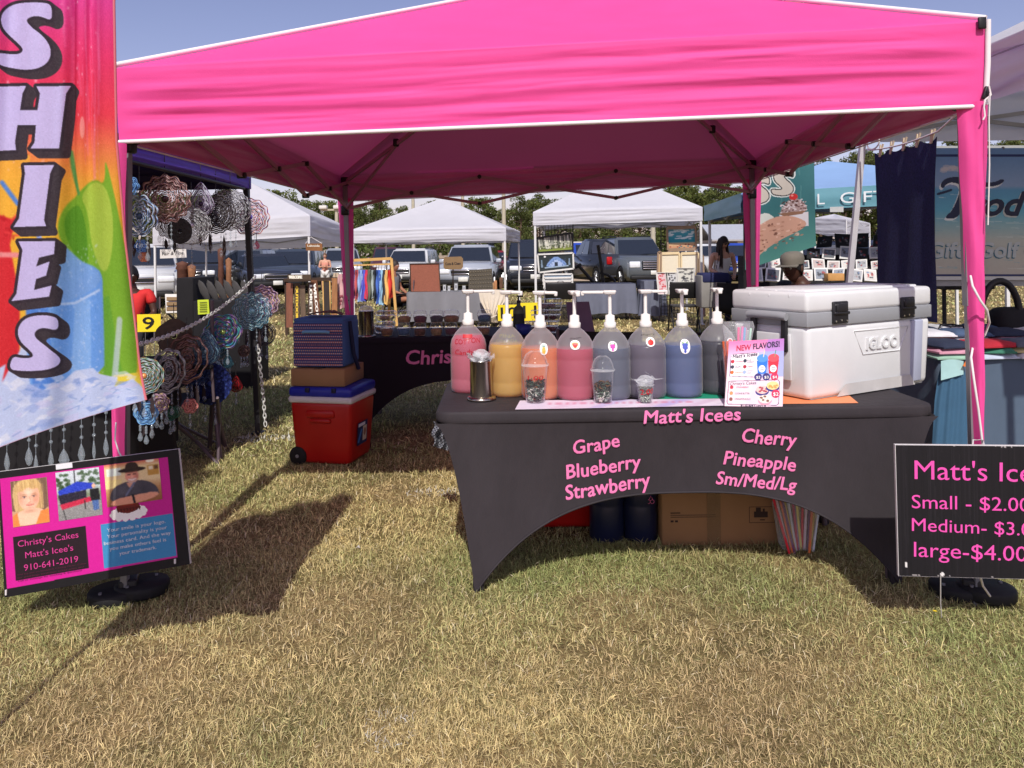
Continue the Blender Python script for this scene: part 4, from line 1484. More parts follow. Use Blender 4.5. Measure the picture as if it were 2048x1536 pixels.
sheet('paper_strip', 'long pale printed paper strip lying under the cups', [(1040, 801), (1452, 797), (1452, 811), (1030, 819)], (228, 214, 232), .003, 'paper', [(188, 172, 226), (246, 236, 246), (222, 190, 214)])
sheet('paper_sheet', 'green paper sheet under the blue jug', [(1320, 790), (1440, 786), (1446, 798), (1316, 801)], (38, 150, 118), .0015)
sheet('paper_sheet', 'orange paper sheet sticking out under the white cooler', [(1560, 792), (1690, 784), (1717, 806), (1548, 808)], (238, 146, 98), .0015)

# ------------------------------------------------------------------ menu card
MD = 3.2
mq = quadmap(P(1458, 683, MD + .05), P(1568, 677, MD + .05), P(1565, 814, MD - .02), P(1449, 812, MD - .02), 0, 0, 110, 132)
mbd = thing('menu_card', 'upright pink menu card of new flavours leaning against the cooler', 'menu', P(1507, 813, MD))
c = Cv(0, 0, 110, 132, 220, 264, (246, 206, 226))
c.vgrad([(0, (236, 120, 176)), (30, (244, 190, 220)), (70, (250, 226, 238)), (132, (248, 196, 216))])
c.put(c.X + c.Y * .3 > 78, (150, 120, 206), .6); c.put((c.X > 58) & (c.Y > 24) & (c.Y < 74), (150, 190, 238), .55); c.put((c.Y > 74), (250, 218, 230), .9)
c.line([(6, 38), (6, 72), (54, 74), (54, 26), (10, 27), (6, 32)], 1.2, (60, 50, 90)); c.poly([(7, 28), (60, 26), (60, 72), (7, 72)], (252, 248, 252), .85)
c.line([(5, 82), (100, 80), (103, 84), (102, 126), (98, 129), (6, 128), (4, 124), (5, 82)], 1.2, (70, 56, 90))
for k, (x, col, col2) in enumerate(((68, (46, 120, 220), (84, 150, 236)), (90, (214, 50, 70), (232, 84, 96)))):
    c.poly([(x - 11, 42), (x + 11, 40), (x + 8, 68), (x - 8, 68)], col); c.ell(x, 37, 11, 8, col2); c.line([(x + 2, 34), (x + 4, 22)], 1.6, (240, 220, 160) if k == 0 else (60, 150, 110))
    c.ell(x, 58, 6.5, 7, (250, 250, 252))
    for dy in (-2, 1.5): c.line([(x - 3, 58 + dy), (x + 3, 58 + dy)], 1.2, (60, 50, 80))
for x, col in ((61, (62, 52, 120)), (77, (62, 52, 120)), (93, (206, 52, 96))): c.ell(x, 74, 7.4, 7.4, col)
for (x, y, col) in ((10, 42, (196, 50, 70)), (34, 41, (50, 60, 80)), (10, 53, (60, 60, 80)), (34, 53, (170, 40, 60)), (10, 64, (226, 110, 50)), (34, 64, (160, 180, 220)), (11, 94, (200, 50, 74)), (11, 106, (226, 150, 100)), (11, 118, (140, 90, 80))): c.ell(x, y, 3.4, 3.8, col)
for (x, y, col, col2) in ((70, 100, (238, 196, 190), (170, 60, 80)), (90, 92, (242, 214, 150), (224, 160, 90)), (76, 118, (240, 226, 214), (130, 90, 80))):
    c.ell(x, y + 3, 13, 8, (60, 60, 130) if y != 118 else (230, 160, 180)); c.ell(x, y - 1, 12, 8, col)
    for k in range(7): c.ell(x + rng.uniform(-8, 8), y - 1 + rng.uniform(-5, 5), 2.6, 1.8, col2)
c.ell(96, 107, 8, 8, (214, 54, 96)); c.speck(.01)
c.mesh('print', lambda X, Y: mq(X, Y) + np.array([0, -.0016, 0]), art, mbd)
mb = MB(); mb.slab([mq(np.float64(a), np.float64(b)) for a, b in ((0, 0), (0, 132), (110, 132), (110, 0))], .004); mb.build('card', M('card_stock', C(240, 226, 232, .9), rough=.5), mbd)
mm = lambda X, Y: mq(X, Y) + np.array([0, -.003, 0])
k_d = M('menu_ink', C(52, 44, 78), rough=.5); k_r = M('menu_red', C(196, 40, 84), rough=.5); k_w = M('menu_white', C(250, 248, 250, .9), rough=.5); k_o = M('menu_orange', C(226, 130, 60), rough=.5)
for t_, x0, x1, y0, y1, h, m_, bo in (('NEW', 16, 44, 20, 19, 11, k_r, .02), ('FLAVORS!', 49, 101, 18, 15, 11, k_d, .02), ("Matt's Icees", 9, 58, 35, 31, 7, k_d, .01), ('STRAWBERRY', 15, 31, 43.5, 43.5, 3, k_r, 0),
                                      ('BLUE', 38, 46, 41, 41, 2.6, k_d, 0), ('RASPBERRY', 38, 53, 45, 45, 2.6, k_d, 0), ('GRAPE', 15, 26, 54.5, 54.5, 3, k_d, 0), ('CHERRY', 38, 51, 54.5, 54.5, 3, k_r, 0), ('PINEAPPLE', 15, 31, 65.5, 65.5, 3, k_o, 0),
                                      ('COTTON', 38, 50, 63, 63, 2.6, k_r, 0), ('CANDY', 38, 48, 67, 67, 2.6, k_r, 0), ('$2', 57, 65, 77, 77, 5, k_w, .02), ('$3', 73, 81, 77, 77, 5, k_w, .02), ('$4', 89, 97, 77, 77, 5, k_w, .02),
                                      ("Christy's Cakes", 7, 58, 90, 88, 6, k_d, .008), ('STRAWBERRY', 20, 44, 95.5, 95.5, 3, k_r, 0), ('COOKIE BUTTER', 18, 46, 108, 108, 3.4, k_d, 0), ('CINNAMON ROLLS', 18, 48, 119, 119, 3.4, k_d, 0), ('$2', 91, 101, 110.5, 110.5, 6.5, k_w, .02),
                                      ('910-641-2019', 30, 78, 131.6, 131.6, 3.4, k_d, .01)):
    lettering('lettering', t_, (x0, y0), (x1, y1), h, mm, m_, mbd, bold=bo, shear=.15 if "'" in t_ else 0)

# ------------------------------------------------------------------ straws in a clear bag beside the menu
t = thing('straw_bag', 'clear plastic bag of bright straws standing behind the menu card', 'straws', P(1466, 795, 3.32))
base = P(1468, 795, 3.32); base[2] = TZ
for k, (dx, col) in enumerate(((-.035, C(244, 110, 50)), (-.022, C(240, 90, 40)), (-.008, C(70, 120, 210)), (.005, C(232, 60, 70)), (.02, C(240, 90, 150)), (.032, C(236, 130, 190)), (.05, C(240, 160, 210)), (.065, C(190, 230, 210)), (.04, C(120, 180, 220)))):
    p = base + (dx * .55, rng.uniform(-.015, .015), .002)
    q = p + np.array([dx * .6, rng.uniform(-.01, .01), .245 + (.06 if dx > .015 else 0) + rng.uniform(-.01, .01)])
    MB().tube([p, q], .0055, 8).build('straw', M('straw_plastic_%d' % k, col, rough=.3, var=.02), t)
mb = MB()
an = np.linspace(0, 2 * PI, 24, endpoint=False)
rows = []
for z, rx, ry in ((.0, .035, .03), (.1, .045, .034), (.2, .055, .036), (.27, .06, .03), (.31, .066, .022), (.335, .06, .012)):
    rows.append(np.stack([base[0] + .02 * z / .3 + rx * np.cos(an) * (1 + .08 * np.sin(an * 5 + z * 30)), base[1] + ry * np.sin(an) * (1 + .1 * np.sin(an * 7)), np.full(24, base[2] + .001 + z)], 1))
mb.grid(np.array(rows), closeu=True)
mb.build('bag', M('thin_clear_film', C(236, 240, 244), rough=.12, var=0, alpha=.16, spec=.9, bump=.7, bs=30), t)


# ------------------------------------------------------------------ big white cooler
def white_cooler():
    c0 = np.array([1.225, 3.25]); ang = math.atan2(.45, .77)
    R = rotz(ang)
    L, Wd, Ht = .87, .42, .455
    org = np.array([c0[0], c0[1], TZ + .002])
    t = thing('cooler', 'large white hard cooler with grey band and black hinges on the front table', 'cooler', org)
    wht = M('white_cooler_plastic', C(238, 240, 242, .84), rough=.36, var=.035, bump=.05, bs=160)
    gry = M('grey_cooler_plastic', C(150, 153, 158), rough=.42, var=.04)
    blu = M('bluish_grey_strip', C(172, 178, 200), rough=.42, var=.04)
    blk = M('black_hinge_plastic', C(34, 34, 38), rough=.45, var=.1)

    def L2(x, y, z): return org + R @ np.array([x, y, z * 1.035])
    # tub with slightly tapering walls and a raised centre of the floor along the long sides
    def tub(v):
        o = v.copy()
        lowm = (o[:, 2] < -.12) & (np.abs(o[:, 0]) < L * .33)
        return o
    mb = MB(); mb.rbox(L2(L / 2, Wd / 2, .152), (L, Wd, .314), .028, 3, R=R, taper=.955)
    mb.build('tub', wht, t)
    for sgn, y in ((-1, .004), (1, Wd - .004)):  # flat grey panels paint the shade of the bottom channel
        mb = MB()
        mb.add([L2(x, y - sgn * -.006 * 1, z) for x, z in ((.18, .004), (.24, .052), (.70, .052), (.735, .004))], [(0, 1, 2, 3) if sgn > 0 else (3, 2, 1, 0)])
        mb.build('recess_shade_panel', M('base_channel_shade', C(196, 194, 192), rough=.5), t)
    mb = MB(); mb.rbox(L2(L / 2, Wd / 2, .328), (L * 1.004, Wd * 1.01, .060), .004, 2, R=R); mb.build('band', gry, t)
    mb = MB(); mb.rbox(L2(L / 2, Wd / 2, .398), (L * 1.006, Wd * 1.012, .088), .018, 3, R=R)
    mb.rbox(L2(L / 2, Wd / 2, .442), (L * .9, Wd * .8, .014), .006, 2, R=R)
    for yy in (.09, .2, .31):
        mb.rbox(L2(.045, yy, .430), (.10, .026, .028), .012, 2, R=R @ roty(-.25))
    lid = mb.build('lid', wht, t)
    for xx in (.20, .675):
        mb = MB()
        mb.rbox(L2(xx, -.008, .352), (.098, .014, .096), .006, 2, R=R)
        mb.rbox(L2(xx, -.017, .372), (.07, .014, .038), .005, 2, R=R)
        mb.rbox(L2(xx, -.016, .350), (.1, .014, .014), .005, 2, R=R)
        h = mb.build('hinge', blk, t)
        mb = MB()
        for a, b in ((-.036, .032), (0, .036), (.036, .032), (-.036, -.035), (0, -.032), (.036, -.035)):
            mb.tube([L2(xx + a, -.014, .352 + b), L2(xx + a, -.0175, .352 + b)], .0042, 10)
        mb.build('screw', M('bright_screw', C(210, 210, 212), rough=.25, metal=.9), h)
    # vertical grey-blue strip, moulded panel and raised name
    mb = MB(); mb.add([L2(.70, -.0025 + .006, .298), L2(.795, -.0025 + .006, .298), L2(.785, .008 - .002, .012), L2(.735, .006, .012), L2(.72, .006, .06)], [(4, 3, 2, 1, 0)])
    st_ = MB(); st_.rbox(L2(.752, .0055, .155), (.084, .02, .286), .006, 2, R=R @ rotx(.035), taper=.9); st_.build('strip', blu, t)
    pn = [(.29, .245), (.695, .282), (.64, .165), (.345, .14)]
    pn = [(.30, .268), (.69, .268), (.625, .165), (.365, .165)]
    mb = MB(); mb.tube([L2(x, (.31 - z) * .03 - .001, z) for x, z in pn], .0032, 6, closed=True, mi=0)
    mb.build('panel_frame', wht, t)

    def wall(X, Y):
        X = np.asarray(X, float); z = -np.asarray(Y, float)
        loc = np.stack([X, -.0075 + (.31 - z) * .030, z], -1)
        return org + loc @ R.T
    v, fs = textgeo('IGLOO', .03, 0, 1.05)
    x0, x1 = v[:, 0].min(), v[:, 0].max()
    xx = .385 + (v[:, 0] - x0) / (x1 - x0) * .225; zz = .192 + v[:, 1] / .69 * .048
    fr = wall(xx, -zz); bk = fr + R @ np.array([0, .008, 0])
    n = len(v)
    from collections import Counter
    ed = Counter()
    for f in fs:
        for i in range(len(f)): ed[(f[i], f[(i + 1) % len(f)])] += 1
    side = [(a, b, b + n, a + n) for (a, b) in ed if (b, a) not in ed]
    link_mesh('raised_name', np.concatenate([fr, bk]), [list(f) for f in fs] + side, wht, t)
    # end face: recess, grey grip and black straps
    mb = MB(); mb.rbox(L2(-.004, Wd / 2, .17), (.012, Wd * .62, .2), .005, 2, R=R @ roty(-.03)); mb.build('end_panel', M('cooler_end_grey', C(206, 206, 208), rough=.4), t)
    for yy in (.105, .275):
        mb = MB()
        mb.rbox(L2(-.016, yy, .27), (.016, .03, .16), .005, 2, R=R); mb.build('handle_strap', blk, t)
    mb = MB(); mb.tube([L2(-.026, .085, .338), L2(-.03, .12, .342), L2(-.03, .26, .342), L2(-.026, .295, .338)], .017, 10); mb.build('grip', gry, t)
    mb = MB(); mb.rbox(L2(L / 2, Wd / 2, .003), (L * .9, Wd * .9, .006), .002, 1, R=R); mb.build('foot_pad', gry, t)


white_cooler()

# ------------------------------------------------------------------ things stored under the front table
def floor_at(px, py): return G(px, py, 0)


q = floor_at(1128, 1072) + (0, .22, 0)
t = thing('cooler', 'plain red cooler stored under the front table', 'cooler', q)
redp = M('red_cooler_plastic', C(176, 24, 20), rough=.35, var=.06)
MB().rbox(q + (0, 0, .17), (.42, .32, .32), .03, 3, taper=.93).build('tub', redp, t)
MB().rbox(q + (0, 0, .36), (.43, .33, .06), .02, 3).build('lid', M('white_cooler_lid', C(232, 230, 226, .85), rough=.4), t)
for px, lb in ((1219, 'dark blue drink jug under the front table beside the red cooler'), (1288, 'dark blue drink jug under the front table with a pink cherry mark')):
    q = floor_at(px, 1092) + (0, .1, 0)
    t = thing('drink_jug', lb, 'drink jug', q, 'spare jugs under the front table')
    r = .083
    mb = MB(); mb.lathe(q, [(0, 0), (r * .9, 0), (r, .015), (r, .17), (r * .98, .176), (r, .182), (r, .24), (r * .9, .27), (r * .5, .31), (.024, .325), (.023, .35)], 32)
    mb.build('jug', M('navy_drink_jug', C(28, 34, 62), rough=.3, var=.06), t)
    mb = MB(); mb.lathe(q, [(.026, .34), (.026, .365), (0, .366)], 20); mb.build('cap', pumpw, t)
    if px > 1250:
        mb = MB(); c0 = q + (.035, -.078, .20)
        for dx in (-.008, .010):
            an = np.linspace(0, 2 * PI, 14, endpoint=False)
            mb.tube(np.stack([c0[0] + dx + .009 * np.cos(an), np.full(14, c0[1]), c0[2] + .009 * np.sin(an)], 1), .0012, 5, closed=True)
        mb.tube([c0 + (-.006, 0, .009), c0 + (.004, 0, .026), c0 + (.012, 0, .009)], .0012, 5)
        mb.build('sticker', M('pink_cherry_mark', C(240, 120, 170), rough=.5), t)
q = floor_at(1443, 1093) + (0, .19, 0)
t = thing('cardboard_box', 'brown printed cardboard carton under the front table', 'box', q)
cb_ = M('cardboard', C(158, 120, 82), rough=.85, var=.08, vs=4, bump=.08)
MB().rbox(q + (0, 0, .2), (.55, .36, .4), .006, 1).build('carton', cb_, t)
bxm = quadmap(q + (-.275, -.1815, .4), q + (.275, -.1815, .4), q + (.275, -.1815, 0), q + (-.275, -.1815, 0), 0, 0, 240, 175)
ink = M('carton_ink', C(60, 44, 36), rough=.8)
mb = MB()
for x0, x1, y0, y1 in ((18, 38, 106, 108), (18, 110, 111, 112.2), (18, 110, 115, 116.2), (18, 24, 122, 126), (27, 33, 122, 126)):
    mb.add([bxm(np.float64(a), np.float64(b)) for a, b in ((x0, y0), (x1, y0), (x1, y1), (x0, y1))], [(3, 2, 1, 0)])
mb.build('print', ink, t)
mb = MB()
for x0, x1, y0, y1 in ((178, 230, 96, 97), (178, 230, 128, 129), (178, 179, 97, 128), (229, 230, 97, 128), (188, 216, 106, 118), (192, 202, 98, 106), (206, 210, 100, 106), (200, 210, 122, 124)):
    mb.add([bxm(np.float64(a), np.float64(b)) for a, b in ((x0, y0), (x1, y0), (x1, y1), (x0, y1))], [(3, 2, 1, 0)])
mb.build('print', ink, t)
tp_ = MB(); tp_.add([bxm(np.float64(a), np.float64(b)) + np.array([0, -.0008, 0]) for a, b in ((92, 60), (120, 60), (120, 174), (92, 174))], [(3, 2, 1, 0)])
tp_.build('tape', M('brown_tape', C(150, 122, 88), rough=.25, alpha=.5), t)
q = floor_at(1612, 1120) + (0, .1, 0)
t = thing('straw_bag', 'bag of striped paper straws leaning under the right end of the front table', 'straws', q)
cols = [C(226, 40, 60), C(240, 220, 226), C(230, 120, 60), C(120, 70, 110), C(220, 190, 70), C(230, 236, 244), C(200, 60, 90), C(160, 150, 170), C(240, 230, 120)]
for k in range(15):
    p = q + np.array([-.055 + .009 * k * .9, rng.uniform(-.05, .0), .01])
    e = p + np.array([.03 + rng.uniform(-.01, .01) - .09 + k * .008, .04, .235])
    MB().tube([p, e], .006, 6).build('straw', M('paper_straw_%d' % (k % 9), cols[k % 9], rough=.5), t)
mb = MB(); mb.rbox(q + (-.01, .0, .125), (.2, .12, .235), .03, 2, taper=.7)
mb.build('bag', M('thin_clear_film', None), t)

# ------------------------------------------------------------------ trees at the far side of the field
leafm = M('tree_leaves', attr=True, rough=.75, var=.15, vs=1.2, tr=.22, spec=.15)
bark = M('tree_bark', C(96, 78, 62), rough=.9, var=.3, vs=3, bump=.4)


def make_tree(kind, seed):
    """returns meshes for a 10 m tree at the origin: trunk and crown"""
    r_ = np.random.default_rng(seed)
    tb = MB()
    H_ = 10.0
    pts = [np.array([0, 0, 0.])]
    for k in range(1, 7):
        pts.append(np.array([r_.normal(0, .10) * k ** .5, r_.normal(0, .10) * k ** .5, H_ * .92 * k / 6]))
    tb.tube(pts, np.linspace(.22, .04, 7), 8)
    cl = []
    n_l = 34 if kind == 'pine' else 30
    for k in range(n_l):
        if kind == 'pine':
            z = r_.uniform(.28, .99) * H_
            spread = 2.3 * (1 - (z / H_ - .28) / .8) ** .7 + .25
        else:
            z = r_.uniform(.22, .97) * H_
            q = (z / H_ - .22) / .75
            spread = 3.1 * math.sqrt(max(.05, 1 - (2 * q - .85) ** 2 / 1.5))
        a = r_.uniform(0, 2 * PI); rr = spread * math.sqrt(r_.uniform(.1, 1))
        b = np.array([math.cos(a) * rr, math.sin(a) * rr, z])
        zt = max(.18 * H_, z - rr * (.25 if kind == 'pine' else .7))
        i = zt / (H_ * .92) * 6
        i0 = min(int(i), 5)
        st = lerp(pts[i0], pts[i0 + 1], i - i0)
        tb.tube([st, lerp(st, b, .5) + (0, 0, .1), b], [.07, .045, .015], 5)
        cl.append((b, r_.uniform(.55, 1.15) * (1.0 if kind == 'pine' else 1.25), r_.uniform(.65, 1.3)))
    V, Fc, Cc = [], [], []
    base = 0
    for b, s_, lum in cl:
        n = int(150 * s_)
        d = r_.normal(0, 1, (n, 3)); d /= np.linalg.norm(d, axis=1, keepdims=True)
        d *= (r_.uniform(.15, 1, n) ** .5)[:, None] * np.array([1.0, 1.0, .62]) * s_ * .95
        c = b + d
        ax = r_.normal(0, 1, (n, 3)); ax /= np.linalg.norm(ax, axis=1, keepdims=True)
        bx = np.cross(ax, r_.normal(0, 1, (n, 3))); bx /= np.linalg.norm(bx, axis=1, keepdims=True)
        sz = r_.uniform(.09, .2, n)[:, None]
        w_ = .35 if kind == 'pine' else .6
        v = np.stack([c - ax * sz, c + bx * sz * w_, c + ax * sz * 1.15, c - bx * sz * w_], 1).reshape(-1, 3)
        i = base + np.arange(n) * 4
        Fc.append(np.stack([i, i + 1, i + 2, i + 3], 1))
        g = np.array([.085, .115, .035]) if kind == 'pine' else np.array([.10, .135, .035])
        warm = np.array([.155, .145, .045])
        m = r_.uniform(0, .6, n)[:, None]
        col = (g * (1 - m) + warm * m) * lum * r_.uniform(.7, 1.3, n)[:, None]
        V.append(v); Cc.append(np.repeat(col, 4, 0)); base += 4 * n
    V = np.concatenate(V); Fc = np.concatenate(Fc).tolist(); Cc = np.concatenate(Cc)
    return tb, V, Fc, Cc


PROTO = []
for k, kind in enumerate(['pine', 'pine', 'broad', 'broad', 'pine', 'broad']):
    tb, V, Fc, Cc = make_tree(kind, 40 + k)
    WL = np.zeros(3)
    root = bpy.data.objects.new('pine_tree' if kind == 'pine' else 'leafy_tree', None)
    COL.objects.link(root); WLOC[root] = np.zeros(3)
    tb.build('trunk', bark, root)
    link_mesh('crown', V, Fc, leafm, root, cols=Cc)
    PROTO.append([root, kind, 0])


def place_tree(k, px, D, h, lbl, rz=0.0, wx=1.0):
    root, kind, used = PROTO[k]
    o = root if not used else copy_tree(root)
    PROTO[k][2] += 1
    g = P(px, 505, D)
    o.location = (g[0], D, -.05)
    o.rotation_euler = (0, 0, rz)
    s_ = h / 10.0
    o.scale = (s_ * wx, s_ * wx, s_)
    tagp(o, lbl, 'tree', 'trees along the far edge of the field')
    return o


# (px, depth, top y) visible gaps between the canopies
trl = []
for i, px in enumerate(np.arange(-40, 2120, 40)):
    hzl = HZ + (CX - px) * math.tan(ROLL)
    D = 74 + 8 * math.sin(i * 2.1) + (i % 3) * 4
    ty = np.interp(px, [0, 560, 620, 700, 760, 860, 1000, 1100, 1350, 1500, 1620, 1690, 1740, 1800, 1900, 2000, 2100],
                   [385, 385, 402, 392, 400, 412, 400, 392, 366, 350, 322, 312, 292, 302, 290, 272, 262]) + 15 * math.sin(i * 3.7) + (12 if i % 4 == 2 else 0)
    h = CAMH + (hzl - ty) * D / F
    trl.append((px, D, h))
WHERE = lambda px: ('behind the spinner stand' if px < 500 else 'behind the first white canopy' if px < 700 else 'behind the middle white canopy' if px < 1040 else
                    'behind the art canopy' if px < 1420 else 'behind the teal gift canopy' if px < 1760 else 'behind the beach banner')
cnt = {}
for i, (px, D, h) in enumerate(trl):
    k = [0, 2, 1, 3, 4, 5, 2, 0, 3, 1][i % 10]
    wh = WHERE(px)
    cnt[wh] = cnt.get(wh, 0) + 1
    kind = 'pine' if PROTO[k][1] == 'pine' else 'broad leafy tree'
    place_tree(k, px, D, h, '%s %s, %s from the left in the nearer row' % ('pine' if kind == 'pine' else 'leafy tree', wh, ORD[cnt[wh] - 1]), i * 1.3, 1.0 if PROTO[k][1] == 'pine' else .95)
cnt = {}
for i, px in enumerate(np.arange(-20, 2140, 52)):
    D = 96 + 6 * math.sin(i * 1.7)
    hzl = HZ + (CX - px) * math.tan(ROLL)
    ty = np.interp(px, [0, 560, 640, 760, 1000, 1350, 1500, 1690, 1740, 1900, 2100], [395, 392, 402, 404, 404, 372, 360, 330, 310, 300, 280]) + 10 * math.sin(i * 2.9)
    h = CAMH + (hzl - ty) * D / F
    k = [3, 0, 5, 1, 2, 4][i % 6]
    wh = WHERE(px); cnt[wh] = cnt.get(wh, 0) + 1
    place_tree(k, px, D, h, 'far %s %s, %s from the left in its row' % ('pine' if PROTO[k][1] == 'pine' else 'leafy tree', wh, ORD[cnt[wh] - 1]), i * 2.3, 1.1)
# undergrowth closing the foot of the wood
V, Fc, Cc = [], [], []
n = 26000
x = rng.uniform(-78, 78, n); y = rng.uniform(70, 84, n)
z = rng.uniform(0, 1, n) ** 1.3 * (2.4 + 1.2 * fbm(x * .12, y * .1, 31, 3))
c = np.stack([x, y, z], 1)
ax = rng.normal(0, 1, (n, 3)); ax /= np.linalg.norm(ax, axis=1, keepdims=True)
bx = np.cross(ax, rng.normal(0, 1, (n, 3))); bx /= np.linalg.norm(bx, axis=1, keepdims=True)
sz = rng.uniform(.12, .3, n)[:, None]
V = np.stack([c - ax * sz, c + bx * sz * .6, c + ax * sz, c - bx * sz * .6], 1).reshape(-1, 3)
i = np.arange(n) * 4
col = np.array([.09, .115, .035]) * rng.uniform(.5, 1.5, n)[:, None]
o = link_mesh('undergrowth', V, np.stack([i, i + 1, i + 2, i + 3], 1).tolist(), leafm, None, loc=(0, 70, 0), cols=np.repeat(col, 4, 0))
tagp(o, 'dense bushes under the trees at the far side of the field', 'bushes', kind='stuff')

# ------------------------------------------------------------------ lamp posts, far fence, far sheds
for px, ytop, yb, D, lamp, lb in ((673, 418, 520, 55, True, 'pale lamp post with two lamp heads left of the middle white canopy'), (826, 398, 480, 60, False, 'thin pale pole behind the left half of the middle white canopy'),
                                  (925, 390, 470, 60, False, 'thin pale pole behind the right half of the middle white canopy'), (1007, 380, 500, 52, False, 'thick wooden pole behind the gap between the middle and art canopies'),
                                  (1673, 445, 500, 50, False, 'pale post under the teal gift canopy'), (1306, 455, 500, 40, False, 'short white post beyond the grey pickup under the art canopy')):
    top = P(px, ytop, D); ft = np.array([top[0], D, 0])
    t = thing('lamp_post' if lamp else 'utility_pole', lb, 'lamp post' if lamp else 'pole', ft)
    MB().tube([ft, top], [.16, .12], 10).build('post', M('weathered_pole', C(176, 170, 150), rough=.8, var=.1), t)
    if lamp:
        MB().bar(top + (-1.1, 0, -.05), top + (1.1, 0, -.05), .12).build('cross_arm', M('weathered_pole'), t)
        for dx in (-.9, .1, .9):
            MB().rbox(top + (dx, -.1, .12), (.55, .5, .26), .06).build('lamp_head', M('pale_lamp', C(225, 222, 214, .85), rough=.4), t)
# far board fence
fn = thing('board_fence', 'weathered board fence with rails far behind the middle canopy tables', 'fence', P(900, 505, 50) * (1, 1, 0))
for k in range(9):
    q = P(830 + k * 17, 505, 50) * (1, 1, 0)
    MB().box(q + (0, 0, .7), (.14, .14, 1.4)).build('fence_post', M('grey_timber', C(150, 138, 122), rough=.9, var=.2), fn)
for z in (.35, .75, 1.15):
    a = P(830, 505, 49.9) * (1, 1, 0); b = P(966, 505, 49.9) * (1, 1, 0)
    MB().bar(a + (0, 0, z), b + (0, 0, z), .05, .2).build('rail', M('grey_timber'), fn)


def shed(x0, x1, y_eave, y_ridge, D, lbl, wallc, roofc, depth=6):
    a, b = P(x0, y_eave, D), P(x1, y_eave, D)
    r = P((x0 + x1) / 2, y_ridge, D)[2]
    t = thing('shed', lbl, 'building', ((a[0] + b[0]) / 2, D, 0))
    MB().box(((a[0] + b[0]) / 2, D + depth / 2, a[2] / 2), (b[0] - a[0], depth, a[2])).build('wall', wallc, t)
    mb = MB()
    e = .4
    for y0, y1, z0, z1 in ((D - e, D + depth / 2, a[2] + .02, r), (D + depth + e, D + depth / 2, a[2] + .02, r)):
        p = [(a[0] - e, y0, z0), (b[0] + e, y0, z0), (b[0] + e, y1, z1), (a[0] - e, y1, z1)]
        mb.slab(p if y0 < y1 else p[::-1], .12)
    mb.build('roof', roofc, t)
    MB().box(((a[0] + b[0]) / 2, D - .03, 1.0), ((b[0] - a[0]) * .25, .06, 2.0)).build('door', M('shed_door', C(96, 92, 90), rough=.7), t)


shed(1432, 1500, 480, 446, 60, 'small shed with a pale metal roof beyond the woman in the white top', M('shed_wall', C(190, 180, 170), rough=.8), M('metal_roof', C(196, 200, 206), rough=.4, metal=.3))
shed(1120, 1215, 496, 482, 62, 'long low building with a pale roof beyond the art canopy', M('shed_wall'), M('pale_roof', C(206, 200, 190), rough=.7))
shed(440, 560, 505, 492, 58, 'long white trailer shaped building behind the spinner stand', M('white_wall', C(222, 220, 216, .85), rough=.7), M('pale_roof'))

# ------------------------------------------------------------------ parked cars
glass = M('dark_car_glass', C(34, 40, 48), rough=.06, var=.05, spec=.9, coat=.6)
tyre = M('tyre_rubber', C(30, 29, 29), rough=.85, var=.1)
rim = M('alloy_rim', C(176, 178, 182), rough=.3, metal=.8)
chrome = M('chrome_trim', C(214, 214, 216), rough=.15, metal=1.0)
lampm = M('headlamp_glass', C(226, 230, 236), rough=.1, spec=.9)
redl = M('tail_lamp', C(170, 20, 24), rough=.2)
trimk = M('black_trim', C(26, 26, 28), rough=.6)
plate_m = M('number_plate', C(226, 226, 220, .9), rough=.5)


